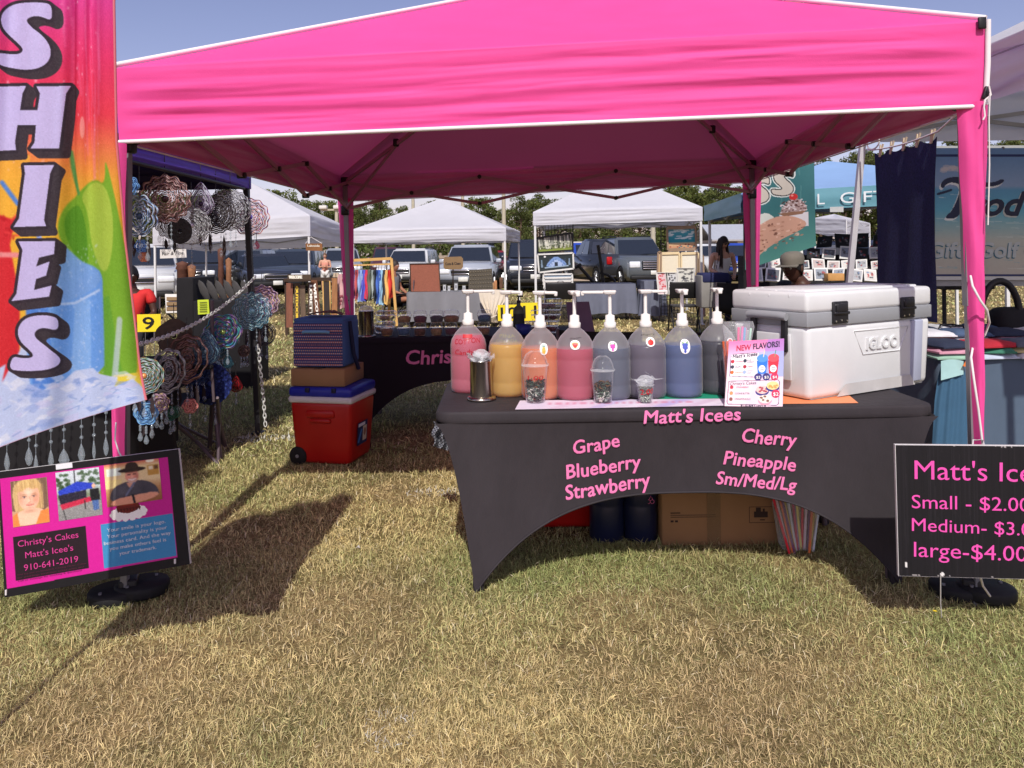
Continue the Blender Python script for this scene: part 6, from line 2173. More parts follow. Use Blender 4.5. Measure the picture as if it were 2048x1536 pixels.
for k, (x, y, w_, h_, lb) in enumerate(((889, 576, 7, 15, 'small photo frame beside the woven board'), (898, 577, 6, 12, 'smaller photo frame second from the woven board'), (912, 574, 8, 18, 'taller grey frame under the brown plaque'), (928, 577, 7, 13, 'small frame left of the dark jewellery board'))):
    t, qm = board('photo_frame', lb, 'frame', [P(x - w_ / 2, y - h_ / 2, 14.9), P(x - w_ / 2, y + h_ / 2, 14.85), P(x + w_ / 2, y + h_ / 2, 14.85), P(x + w_ / 2, y - h_ / 2, 14.9)], .03, black_pl)
    c = Cv(0, 0, 1, 1, 10, 14, (170, 172, 176)); c.ell(.5, .45, .25, .25, (70, 70, 76))
    c.mesh('picture', lambda X, Y, q_=qm: q_(.15 + .7 * X, .12 + .76 * Y) + np.array([0, -.004, 0]), art, t)
for k, (x, y, w_, h_, col, lb) in enumerate(((983, 572, 9, 13, C(206, 160, 110), 'pale wooden block at the right end of the grey clothed table'), (991, 570, 6, 18, C(186, 130, 86), 'tall tan wooden block at the right end of the grey clothed table'), (1002, 566, 8, 22, C(104, 74, 54), 'dark turned wooden jar at the right end of the grey clothed table'))):
    c = P(x, y, 14.95); s_ = S(14.95)
    t = thing('wood_block' if k < 2 else 'wood_jar', lb, 'woodware', c + (0, 0, -h_ / 2 * s_))
    mb = MB()
    if k < 2: mb.rbox(c, (w_ * s_, .08, h_ * s_), .008)
    else: mb.lathe(c, [(.03, -h_ / 2 * s_), (.04, -.05), (.03, 0), (.04, .05), (.028, h_ / 2 * s_), (0, h_ / 2 * s_ + .01)], 14)
    mb.build('body', M('woodware_%d' % k, col, rough=.7, var=.2), t)
# cream cloth tied over the corner
t = thing('draped_cloth', 'cream cloth gathered and tied at the right end of the grey table', 'cloth', P(985, 645, 14.3))
rows = []
for i in range(26):
    v = i / 25
    wv = np.interp(v, [0, .3, .72, .80, 1], [58, 50, 20, 10, 14]); cx = np.interp(v, [0, .7, 1], [986, 984, 990]); yy = 583 + v * 62
    rows.append([P(cx + wv * (k / 30 - .5), yy - 4 * math.sin(k / 30 * PI) * (v < .1), 14.35 - .05 * math.sin(k * 1.25 + v * 2) * v - .08 * math.sin(k / 30 * PI) * v) for k in range(31)])
mb = MB(); mb.grid(np.array(rows)); mb.build('cloth', M('cream_cloth', C(226, 214, 196, .9), rough=.85, var=.06), t)
mb = MB(); mb.tube([P(976, 632, 14.22), P(984, 635, 14.16), P(993, 631, 14.24)], .014, 6); mb.build('tie', M('cream_cloth', None), t)


# ------------------------------------------------------------------ the painting stall
def grid_panel(lb, x0, x1, y0, y1, D, nx, ny):
    t = thing('grid_panel', lb, 'display panel', P((x0 + x1) / 2, y1, D))
    mb = MB()
    for k in range(nx + 1):
        x = x0 + (x1 - x0) * k / nx; mb.bar(P(x, y0, D), P(x, y1, D), .008)
    o = mb.build('upright_wires', black_pl, t); o['kind'] = 'stuff'
    mb = MB()
    for k in range(ny + 1):
        y = y0 + (y1 - y0) * k / ny; mb.bar(P(x0, y, D + .006), P(x1, y, D + .006), .008)
    o = mb.build('cross_wires', black_pl, t); o['kind'] = 'stuff'
    mb = MB(); mb.tube([P(a, b, D) for a, b in ((x0, y0), (x1, y0), (x1, y1), (x0, y1))], .012, 6, closed=True); mb.build('frame', black_pl, t)


grid_panel('black wire grid panel at the left of the painting stall', 1072, 1146, 447, 634, 15.0, 12, 26)
grid_panel('black wire grid panel at the right of the painting stall', 1322, 1400, 452, 634, 15.0, 12, 26)
PD = 14.86


def painting(lb, quad, cv, framecol, fw=.03, D=PD):
    q = [P(x, y, D) for x, y in quad]    # tl bl br tr
    t = thing('framed_painting', lb, 'painting', (q[1] + q[2]) / 2, 'pictures on the painting stall')
    MB().slab(q, .025).build('backing', M('frame_back', C(190, 180, 160), rough=.8), t)
    qm = quadmap(q[0], q[3], q[2], q[1])
    mb = MB()
    for a, b in (((0, 0), (0, 1)), ((0, 1), (1, 1)), ((1, 1), (1, 0)), ((1, 0), (0, 0))):
        mb.bar(qm(np.float64(a[0]), np.float64(a[1])) + np.array([0, -.012, 0]), qm(np.float64(b[0]), np.float64(b[1])) + np.array([0, -.012, 0]), .03, fw)
    mb.build('frame', framecol, t)
    if cv is not None: cv.mesh('picture', lambda X, Y: qm((X - cv.e[0]) / (cv.e[2] - cv.e[0]), (Y - cv.e[1]) / (cv.e[3] - cv.e[1])) + np.array([0, -.004, 0]), art, t)


wf = M('white_frame', C(232, 230, 226, .88), rough=.5); df = M('driftwood_frame', C(152, 128, 108), rough=.8, var=.15); cf = M('cream_frame', C(222, 200, 160), rough=.7); bf = M('black_frame', C(30, 30, 32), rough=.5)
c = Cv(0, 0, 70, 38, 90, 50, (176, 176, 160)); c.vgrad([(0, (90, 90, 84)), (20, (150, 152, 140)), (30, (110, 116, 70)), (38, (150, 170, 60))])
for k in range(26): x = rng.uniform(0, 70); c.line([(x, rng.uniform(0, 6)), (x + rng.uniform(-2, 2), 30)], rng.uniform(.8, 2), [(220, 218, 206), (40, 42, 40), (190, 188, 170)][k % 3])
for k in range(60): c.ell(rng.uniform(5, 65), rng.uniform(16, 32), 2, 1.5, (196, 196, 180) if k % 2 else (60, 70, 50), .7)
painting('pale forest painting high on the left grid panel', [(1074, 476), (1076, 505), (1146, 500), (1143, 466)], c, bf)
c = Cv(0, 0, 70, 36, 90, 46, (42, 50, 52)); c.poly(smoothpoly([(14, 28), (20, 16), (36, 4), (52, 16), (58, 28)], 1), (120, 150, 200)); c.poly(smoothpoly([(20, 27), (26, 18), (36, 12), (46, 18), (52, 27)], 1), (160, 180, 216)); c.rect(33, 18, 39, 27, (40, 48, 60)); c.rect(12, 27, 60, 29, (150, 170, 190)); c.ell(14, 5, 2, 2, (240, 240, 240))
for k in range(40): c.ell(rng.uniform(18, 54), rng.uniform(10, 27), 1, 1, (70, 90, 140), .6)
for x in (7, 62): c.poly([(x - 2, 27), (x + 2, 27), (x + 1, 12), (x - 1, 12)], (120, 140, 160))
painting('dark painting of a pale blue domed hut in a white frame', [(1075, 509), (1078, 545), (1147, 537), (1146, 506)], c, wf)
for k, (y, lb) in enumerate(((549, 'topmost white framed print under the hut painting'), (556, 'second white framed print under the hut painting'), (563, 'lowest pale framed print under the hut painting'))):
    c = Cv(0, 0, 10, 10, 12, 12, [(150, 170, 190), (190, 196, 200), (170, 170, 176)][k])
    painting(lb, [(1087 + k, y), (1086 + k, y + 14), (1145, y + 12), (1144, y - 1)], c, wf, D=PD - .06 * (k + 1))
c = Cv(0, 0, 58, 42, 80, 60, (70, 170, 186)); c.vgrad([(0, (120, 176, 200)), (12, (74, 160, 180)), (27, (40, 140, 160)), (30, (210, 180, 140)), (42, (180, 120, 90))])
for k in range(30): x = rng.uniform(0, 58); y = rng.uniform(1, 22); c.ell(x, y, rng.uniform(3, 8), 1.3, (236, 242, 244), .8)
for k in range(14): c.ell(rng.uniform(3, 55), rng.uniform(32, 40), 2, 1.5, (150, 70, 60) if k % 2 else (60, 110, 120), .8)
painting('turquoise seascape painting in a driftwood frame on the right grid panel', [(1334, 456), (1335, 500), (1392, 498), (1390, 454)], c, df, .06)
painting('cream framed print on the right grid panel, left one of two', [(1322, 507), (1322, 548), (1358, 548), (1358, 506)], Cv(0, 0, 1, 1, 8, 8, (228, 218, 196)), cf, .05)
painting('cream framed print on the right grid panel, right one of two', [(1362, 507), (1362, 548), (1396, 548), (1396, 506)], Cv(0, 0, 1, 1, 8, 8, (232, 226, 210)), cf, .05)
painting('narrow tan picture at the left edge of the right grid panel', [(1316, 504), (1314, 560), (1321, 560), (1322, 504)], Cv(0, 0, 1, 1, 6, 6, (210, 180, 140)), df, D=PD - .04)
painting('red backed picture leaning at the right edge of the painting stall', [(1399, 511), (1400, 632), (1409, 632), (1406, 511)], Cv(0, 0, 1, 1, 6, 6, (170, 80, 60)), df, D=PD - .1)
for k, (x0, x1, col, lb) in enumerate(((1313, 1332, (226, 196, 200), 'pink printed poster in the sleeve rack'), (1333, 1352, (210, 210, 212), 'pale grey poster in the sleeve rack'), (1354, 1388, (216, 214, 206), 'white floral poster standing behind the right folding chair'))):
    c = Cv(0, 0, 20, 40, 24, 44, col)
    for q in range(30): c.ell(rng.uniform(2, 18), rng.uniform(2, 38), 2, 1.4, (206, 60, 70) if k == 0 else (60, 60, 66), .7)
    painting(lb, [(x0, 545 if k < 2 else 536), (x0 + 4, 588), (x1 + 3, 588), (x1, 545 if k < 2 else 536)], c, wf, .01, D=14.5)


def folding_chair(lb, x, D, rz, hw=.24):
    g = P(x, 505, D) * (1, 1, 0)
    R = rotz(rz)
    t = thing('folding_chair', lb, 'chair', g, 'black folding chairs at the painting stall')
    Wp = lambda a, b, c: g + R @ np.array([a, b, c])
    for s_ in (-1, 1):
        MB().tube([Wp(s_ * hw, .28, 0), Wp(s_ * hw, .05, .42), Wp(s_ * hw, -.10, .86)], .013, 8).build('leg', black_pl, t)
        MB().tube([Wp(s_ * (hw - .03), -.26, 0), Wp(s_ * (hw - .03), .10, .46)], .013, 8).build('leg', black_pl, t)
    mb = MB(); mb.rbox(Wp(0, .10, .455), (hw * 2 - .04, .40, .03), .012, R=R); mb.build('seat', black_pl, t)
    mb = MB(); mb.rbox(Wp(0, -.07, .72), (hw * 2 + .03, .03, .28), .014, R=R @ rotx(.17)); mb.build('backrest', black_pl, t)
    MB().bar(Wp(-hw, .2, .12), Wp(hw, .2, .12), .016).build('stretcher', black_pl, t)
    MB().tube([Wp(-.06, -.095, .87), Wp(-.03, -.10, .89), Wp(.03, -.10, .89), Wp(.06, -.095, .87)], .008, 6).build('grip', tube_grey, t)


folding_chair('black folding chair in front of the left grid panel', 1119, 13.2, .06)
folding_chair('black folding chair in front of the right grid panel', 1368, 13.0, -.06)
# folded black cargo scooter behind the blue grey table
t = thing('kick_scooter', 'black folded scooter frame leaning behind the blue grey table', 'scooter', P(1190, 575, 16.6))
bt = lambda pts, r, n='frame': MB().tube([P(x, y, 16.6) for x, y in pts], r, 8).build(n, black_pl, t)
bt([(1150, 536), (1162, 528)], .03, 'handlebar'); bt([(1156, 530), (1188, 566)], .035, 'stem'); bt([(1186, 566), (1196, 572), (1210, 572)], .05, 'deck')
bt([(1199, 545), (1216, 550), (1228, 560), (1232, 570)], .028, 'fender'); bt([(1196, 490), (1204, 540), (1206, 566)], .035, 'mast')
mb = MB(); mb.lathe(P(1192, 572, 16.6), [(0, -.02), (.10, -.02), (.11, 0), (.10, .02), (0, .02)], 18, R=rotx(PI / 2)); mb.build('wheel', tyre, t)
# boxes and chairs by the woman
t = thing('storage_box', 'grey storage box under a navy cloth in front of the woman in white', 'box', P(1428, 505, 12.4) * (1, 1, 0))
MB().rbox(P(1428, 592, 12.4) + (0, .2, .07), (.40, .4, .52), .02).build('box', M('grey_box', C(140, 136, 132), rough=.7, var=.1), t)
MB().rbox(P(1432, 556, 12.4) + (0, .2, .0), (.44, .42, .16), .03).build('cover', M('navy_cloth', C(38, 42, 84), rough=.85), t)


def camp_chair(lb, x, D, rz, s_=1.0):
    g = P(x, 505, D) * (1, 1, 0); R = rotz(rz)
    t = thing('camp_chair', lb, 'chair', g, 'black folding camp chairs')
    Wp = lambda a, b, c: g + s_ * (R @ np.array([a, b, c]))
    fab = M('black_chair_fabric', C(30, 29, 32), rough=.85, var=.15)
    for a, b in (((-.26, -.25), (.26, .22)), ((.26, -.25), (-.26, .22)), ((-.26, -.25), (.26, -.25)), ((.26, -.25), (-.26, -.25))):
        MB().tube([Wp(a[0], a[1], .0), Wp(b[0], b[1], .42)], .011, 6).build('cross_tube', tube_dark, t)
    for s2 in (-1, 1):
        MB().tube([Wp(s2 * .27, .24, 0), Wp(s2 * .27, .30, .88)], .012, 6).build('back_post', tube_dark, t)
        MB().rbox(Wp(s2 * .28, .02, .62), np.array([.06, .5, .025]) * s_, .01, R=R).build('armrest', fab, t)
        MB().tube([Wp(s2 * .27, -.23, .40), Wp(s2 * .28, -.22, .61)], .011, 6).build('arm_post', tube_dark, t)
    U, V = np.meshgrid(np.linspace(-1, 1, 10), np.linspace(0, 1, 12))
    pts = np.zeros((12, 10, 3))
    for i in range(12):
        for k in range(10):
            v = V[i, k]; u = U[i, k]
            y, z = (-.24 + v / .5 * .46, .43 - .05 * math.sin(v / .5 * PI)) if v < .5 else (.22 + (v - .5) / .5 * .08, .43 + (v - .5) / .5 * .44)
            pts[i, k] = Wp(u * .26, y + .05 * (1 - u * u) * (v > .5), z - .03 * (1 - u * u) * (v < .5))
    mb = MB(); mb.grid(pts); mb.build('sling', fab, t)


camp_chair('black camp chair beside the woman in the white top', 1478, 12.2, 2.6)
camp_chair('black camp chair with the legs of a seated person near the shirt rack', 792, 15.0, -1.3)

# ------------------------------------------------------------------ art print racks under the teal canopy
tb0 = P(1500, 560, 9.7)
t = thing('print_rack', 'long black stepped rack holding framed prints under the teal canopy', 'rack', P(1620, 505, 9.8) * (1, 1, 0))
rk = M('black_rack_cloth', C(30, 29, 32), rough=.9, var=.15)
for k in range(4):
    D = 9.75 + k * .34
    a = P(1496 - k * 2, 566 - k * 21, D); b = P(1796, 560 - k * 22, D)
    MB().box(((a[0] + b[0]) / 2, D + .18, max(a[2] - .06, .05) / 2), (b[0] - a[0], .34, max(a[2] - .06, .1))).build('step', rk, t)
rows_ = [(4, 561, 9.72, 30, 24, 'front'), (3, 538, 10.06, 26, 19, 'second'), (2, 517, 10.40, 29, 22, 'third'), (1, 494, 10.74, 34, 26, 'back')]
pc = [C(206, 206, 202), C(170, 172, 176), C(150, 150, 154), C(60, 58, 62), C(120, 122, 128)]
for ri, (q, yb, D, w_, h_, nm) in enumerate(rows_):
    xs_ = np.arange(1512 + 9 * ri, 1790, w_ + 3)
    for k, x in enumerate(xs_):
        x = x + rng.uniform(-2, 2); hh = h_ * rng.uniform(.85, 1.12); ww = w_ * rng.uniform(.8, 1.0)
        dark = (ri == 3) or (ri == 2 and k % 3 == 0)
        tl_ = rng.uniform(-3, 3); sk_ = rng.uniform(-3, 3)
        quad = [P(x - ww / 2 + sk_, yb - hh + tl_, D + .13), P(x - ww / 2, yb, D), P(x + ww / 2, yb - tl_, D), P(x + ww / 2 + sk_, yb - hh, D + .13)]
        tt_ = thing('framed_print', 'small %s framed print, %s from the left in the %s row of the rack' % ('dark' if dark else 'white', ORD[min(k, 19)], nm), 'print', (quad[1] + quad[2]) / 2, 'framed prints on the stepped rack')
        MB().slab(quad, .018).build('frame', bf if dark else wf, tt_)
        qm = quadmap(quad[0], quad[3], quad[2], quad[1])
        base = (36, 34, 38) if dark else [(206, 202, 196), (166, 168, 172), (96, 98, 104), (186, 170, 166), (140, 146, 156)][int(rng.integers(5))]
        c = Cv(0, 0, 20, 14, 24, 18, base)
        for j in range(12):
            c.ell(rng.uniform(3, 17), rng.uniform(3, 11), rng.uniform(.8, 3), rng.uniform(.6, 2), [(90, 90, 96), (160, 70, 70), (50, 52, 58), (150, 150, 150), (110, 130, 160)][int(rng.integers(5))], .75)
        c.mesh('picture', lambda X, Y, q_=qm: q_(.1 + .8 * X / 20, .12 + .76 * Y / 14) + np.array([0, -.003, 0]), art, tt_)
t = thing('card_box', 'small orange wooden box of cards at the front of the print rack', 'box', P(1668, 561, 9.6))
MB().rbox(P(1668, 554, 9.62), (.2, .14, .09), .006).build('box', M('orange_wood', C(200, 150, 90), rough=.7, var=.15), t)

# ------------------------------------------------------------------ red wheeled cooler, carton and striped bag
def red_stack():
    q = G(655, 934, 0)
    org = np.array([q[0] + .0, q[1] + .19, 0.])
    R = rotz(-.22)
    L2 = lambda x, y, z: org + R @ np.array([x, y, z])
    t = thing('cooler', 'red wheeled cooler with a blue lid under the carton and striped bag', 'cooler', org)
    red = M('red_cooler_plastic', None)
    W, Dp, Ht = .44, .40, .42
    MB().rbox(L2(0, 0, .01 + Ht / 2), (W, Dp, Ht), .035, 3, R=R, taper=.88).build('tub', red, t)
    MB().rbox(L2(0, 0, .435), (W * 1.03, Dp * 1.03, .045), .018, 3, R=R).build('rim', M('white_cooler_lid', None), t)
    mb = MB(); mb.rbox(L2(0, 0, .485), (W * 1.02, Dp * 1.02, .065), .022, 3, R=R)
    mb.build('lid', M('blue_lid_plastic', C(36, 44, 158), rough=.32, var=.05), t)
    for x in (-.085, .10):
        MB().rbox(L2(x, -Dp * .515, .50), (.03, .014, .03), .004, R=R).build('lid_catch', M('navy_plastic', C(24, 26, 60), rough=.5), t)
    mb = MB(); mb.rbox(L2(.0, -Dp * .49, .345), (.2, .03, .05), .012, 2, R=R); mb.rbox(L2(.0, -Dp * .475, .30), (.15, .04, .03), .012, 2, R=R); mb.build('side_grip', red, t)
    for x in (-.17, .13):
        mb = MB(); mb.lathe(L2(x, -Dp * .40 if x < 0 else Dp * .4, .062), [(0, -.03), (.055, -.03), (.062, -.02), (.062, .02), (.055, .03), (0, .03)], 24, R=R @ rotx(PI / 2)); w_ = mb.build('wheel', tyre, t)
        mb = MB(); mb.tube([L2(x, -Dp * .40 - .034 if x < 0 else Dp * .4, .062), L2(x, -Dp * .40 - .028 if x < 0 else Dp * .4 + .03, .062)], .012, 10); mb.build('hub', tube_grey, w_)
    c = Cv(0, 0, 40, 60, 40, 60, (30, 44, 88)); c.rect(4, 4, 30, 12, (220, 220, 226)); c.rect(22, 14, 37, 52, (206, 196, 170)); c.line([(6, 50), (16, 22)], 6, (70, 130, 200))
    c.ell(30, 30, 5, 10, (150, 110, 90))
    a = [L2(W * .49 * k_, y, z) for k_, y, z in ((.985, -.10, .27), (.985, .06, .27), (.945, .06, .12), (.945, -.10, .12))]
    qm = quadmap(*a, 0, 0, 40, 60)
    c.mesh('sticker', lambda X, Y: qm(X, Y) + R @ np.array([.007, 0, 0]), art, t)
    # carton
    zc = .519
    R1 = rotz(-.16)
    bx = thing('cardboard_box', 'flat brown carton on the blue lid of the red cooler', 'box', L2(-.03, .0, zc))
    MB().rbox(L2(-.035, 0, zc + .058), (.37, .36, .112), .004, 1, R=R1).build('carton', M('cardboard', None), bx)
    MB().rbox(L2(-.035, 0, zc + .1155), (.06, .36, .001), .0004, 1, R=R1).build('tape', M('brown_tape', None), bx)
    # insulated bag
    zb = zc + .118
    bg = thing('insulated_bag', 'striped insulated bag with pale blue handle on top of the carton', 'bag', L2(-.03, 0, zb))
    R2 = rotz(-.14)
    o2 = L2(-.045, 0, zb)
    c = Cv(0, 0, 100, 100, 130, 110, (52, 60, 112))
    for k in range(15):
        y = 3 + k * 6.6
        c.rect(0, y, 100, y + 3.4, [(150, 50, 54), (60, 76, 140), (176, 90, 60), (44, 50, 96)][k % 4])
        for j in range(24):
            c.ell(2 + j * 4.2 + (k % 2) * 2, y + 1.7, 1.4, 1.1, [(190, 200, 226), (220, 170, 110), (160, 190, 220), (206, 120, 110)][k % 4], .85)
    wb, db, hb_ = .36, .30, .315
    MB().rbox(o2 + (0, 0, hb_ / 2), (wb, db, hb_), .03, 3, R=R2).build('body', M('bag_blue_cloth', C(66, 96, 150), rough=.8, var=.1), bg)
    fr = [o2 + R2 @ np.array(p) for p in ((-wb / 2 + .012, -db / 2 - .003, hb_ - .02), (wb / 2 - .012, -db / 2 - .003, hb_ - .02), (wb / 2 - .012, -db / 2 - .003, .012), (-wb / 2 + .012, -db / 2 - .003, .012))]
    qm2 = quadmap(*fr, 0, 0, 100, 100)
    c.mesh('printed_front', qm2, art, bg)
    mb = MB(); mb.tube([o2 + R2 @ np.array(p) for p in ((-.10, -db / 2 - .006, .235), (-.08, -db / 2 - .02, .24), (.06, -db / 2 - .02, .24), (.08, -db / 2 - .006, .235))], .011, 8); mb.build('handle', M('pale_blue_strap', C(110, 160, 200), rough=.7), bg)
    mb = MB(); mb.tube([o2 + R2 @ np.array(p) for p in ((wb / 2 + .004, -.06, .30), (wb / 2 + .014, -.05, .2), (wb / 2 + .02, -.03, .08), (wb / 2 + .03, .04, -.03))], .014, 6); mb.build('shoulder_strap', M('navy_strap', C(30, 34, 66), rough=.8), bg)
    mb = MB(); mb.rbox(o2 + (0, 0, hb_ - .004), (wb * .96, db * .96, .03), .012, 2, R=R2); mb.build('top_flap', M('bag_blue_cloth', None), bg)
    pc_ = thing('fabric_scrap', 'crumpled brown scarf lying on top of the striped bag', 'cloth', o2 + (0, 0, hb_ + .01))
    mb = MB()
    U, V = np.meshgrid(np.linspace(-1, 1, 26), np.linspace(-1, 1, 14))
    zz = .012 + .022 * np.abs(fbm(U * 3, V * 3, 51, 3)) + .018 * (1 - U ** 2)
    g = o2 + np.stack([U * .12, V * .07, hb_ + .008 + zz], -1)
    mb.grid(g); mb.build('cloth', M('brown_scarf', C(120, 92, 80), rough=.9, var=.35, vs=30), pc_)


red_stack()

# ------------------------------------------------------------------ on the rear cake table
clr_box = M('clear_tub', C(238, 240, 242), rough=.08, var=0, alpha=.05, spec=.9)
CK = [C(150, 108, 74), C(90, 120, 150), C(120, 80, 62), C(176, 140, 100), C(120, 70, 84), C(98, 92, 100), C(160, 120, 90)]


def tub(px, py, D, wpx, col, lb, lidk):
    s_ = S(D); r = wpx * s_ / 2
    c = P(px, py, D); c[2] = max(c[2], TZ + .001)
    t = thing('cake_tub', lb, 'cake tub', c, 'clear tubs of cake on the rear table')
    mb = MB(); mb.lathe(c, [(0, 0), (r * .78, 0), (r * .96, .055), (r, .06)], 22); mb.build('cup', clr_box, t)
    mb = MB(); mb.lathe(c, [(0, .003), (r * .74, .003), (r * .90, .04), (r * .5, .052), (0, .05)], 18, cap=False); mb.build('cake', M('cake_%d' % lidk, col, rough=.9, var=.4, vs=60, bump=.4), t)
    mb = MB(); mb.lathe(c, [(r * 1.03, .058), (r * 1.03, .064), (r * .92, .067), (r * .84, .09), (r * .5, .097), (0, .098)], 22, cap=False); mb.build('lid', clr_box, t)
    return c


row = [(774, 679), (808, 681), (840, 680), (873, 680), (902, 681), (934, 680), (968, 679), (1012, 678)]
for k, (x, y) in enumerate(row):
    c = tub(x, 676, 6.12, 27, CK[k % 7], 'clear cake tub in the lower row of the rear table, %s from the steel dispenser' % ORD[k], k % 7)
    if k in (1, 2, 3, 4, 6):
        c2 = tub(x + 1, 676, 6.12, 30 if k != 4 else 36, CK[(k + 2) % 7], 'clear cake tub stacked on the %s tub of the lower row' % ORD[k], (k + 2) % 7)
        # stack it: raise the whole thing
        o = [o for o in bpy.data.objects if o.get('label', '') == 'clear cake tub stacked on the %s tub of the lower row' % ORD[k]][0]
        o.location.z += .0995


def clam(px, D, w_, d_, z0, lb, col):
    c = P(px, 505, D); c[2] = z0
    t = thing('clamshell_box', lb, 'food box', c, 'clear clamshell food boxes')
    MB().rbox(c + (0, 0, .025), (w_, d_, .05), .012, 2, taper=.86).build('base', clr_box, t)
    MB().rbox(c + (0, 0, .07), (w_, d_, .036), .014, 2).build('lid', clr_box, t)
    mb = MB()
    for q in range(6): mb.sphere(c + (rng.uniform(-.3, .3) * w_, rng.uniform(-.3, .3) * d_, .03), (.03, .03, .018), 8)
    o = mb.build('cakes', M('cake_box_%d' % int(col[0] * 99), col, rough=.9, var=.4, vs=50), t); o['kind'] = 'stuff'


clam(768, 6.35, .16, .14, TZ + .001, 'lower clear clamshell behind the first cake tub', C(140, 100, 70))
clam(770, 6.35, .16, .14, TZ + .091, 'upper clear clamshell stacked behind the first cake tub', C(176, 150, 120))
clam(1085, 6.2, .24, .16, TZ + .001, 'lower clear clamshell behind the orange jug', C(110, 60, 60))
clam(1090, 6.2, .24, .16, TZ + .091, 'middle clear clamshell behind the orange jug', C(90, 58, 60))
clam(1098, 6.2, .2, .15, TZ + .181, 'top clear clamshell behind the orange jug', C(150, 140, 140))
c = P(1038, 676, 6.25); c[2] = TZ + .001
t = thing('sanitiser_bottle', 'green pump bottle with a dark label between the yellow and orange jugs', 'bottle', c)
MB().lathe(c, [(0, 0), (.042, 0), (.046, .01), (.046, .17), (.04, .195), (.016, .215), (.015, .235)], 24, sy=.7).build('bottle', M('olive_bottle', C(86, 104, 84), rough=.3, var=.05), t)
mb = MB(); mb.lathe(c, [(.017, .232), (.017, .255), (.006, .257), (.006, .285), (0, .286)], 16); mb.rbox(c + (.012, -.01, .288), (.05, .02, .012), .004); mb.build('pump', M('dark_pump', C(52, 50, 56), rough=.5), t)
mb = MB(); an = np.linspace(-PI * .85, -PI * .15, 12); mb.grid(np.array([np.stack([c[0] + .047 * np.cos(an), c[1] + .7 * .047 * np.sin(an) - .0006, np.full(12, c[2] + z)], 1) for z in (.04, .15)])); mb.build('bottle_label', M('dark_label', C(40, 52, 52), rough=.5, var=.4, vs=60), t)
c = P(1047, 676, 6.1); c[2] = TZ + .001
t = thing('plastic_cup', 'small blue cup in front of the green pump bottle', 'cup', c)
MB().lathe(c, [(0, 0), (.05, 0), (.062, .075), (.06, .075), (.048, .006), (0, .006)], 22, cap=False).build('cup', M('blue_cup', C(44, 62, 150), rough=.4), t)
t = thing('tent_card', 'plain purple grey card standing at the right end of the cake table', 'card', P(1165, 676, 6.2))
q = [P(1132, 604, 6.32), P(1140, 676, 6.2), P(1192, 676, 6.2), P(1178, 603, 6.32)]
MB().slab(q, .004).build('card', M('purple_grey_card', C(120, 106, 126), rough=.75, var=.05), t)
t = thing('checked_cloth', 'black and white checked cloth hanging behind the left end of the front table', 'cloth', P(884, 890, 3.95))
c = Cv(0, 0, 6, 12, 60, 120, (40, 42, 54))
ck = ((np.floor(c.X * 1.6) + np.floor(c.Y * 1.6)) % 2) == 0
c.put(ck, (150, 152, 160)); c.put((np.floor(c.X * 1.6) % 2 == 0) & ~ck, (70, 72, 84))
c.mesh('cloth', lambda X, Y: PV(866 + X * 5 + 3 * np.sin(Y * .8), 842 + Y * 4.2 + X * 1.5, 3.95 + .03 * np.sin(X * 2 + Y * .4)), art, t)
t = thing('camp_bag', 'black duffel bag behind the grey and blue jugs', 'bag', P(1400, 720, 5.0))
MB().rbox(P(1402, 740, 5.0), (.36, .3, .42), .12, 4).build('body', M('black_chair_fabric', None), t)
mb = MB(); mb.tube([P(1380, 678, 4.85), P(1392, 668, 4.82), P(1412, 668, 4.82), P(1424, 680, 4.85)], .012, 6); mb.build('handle', M('black_chair_fabric', None), t)
camp_chair('black camp chair behind the right end of the cake table', 1215, 5.3, 2.8)

# ------------------------------------------------------------------ wind spinner stall on the left
spm = M('printed_spinner_metal', attr=True, rough=.25, metal=.15, var=.08, vs=40)
crys = M('glass_crystal', C(200, 214, 226), rough=.05, var=0, alpha=.22, spec=1.0)
lined = M('thin_dark_wire', C(60, 58, 62), rough=.5)


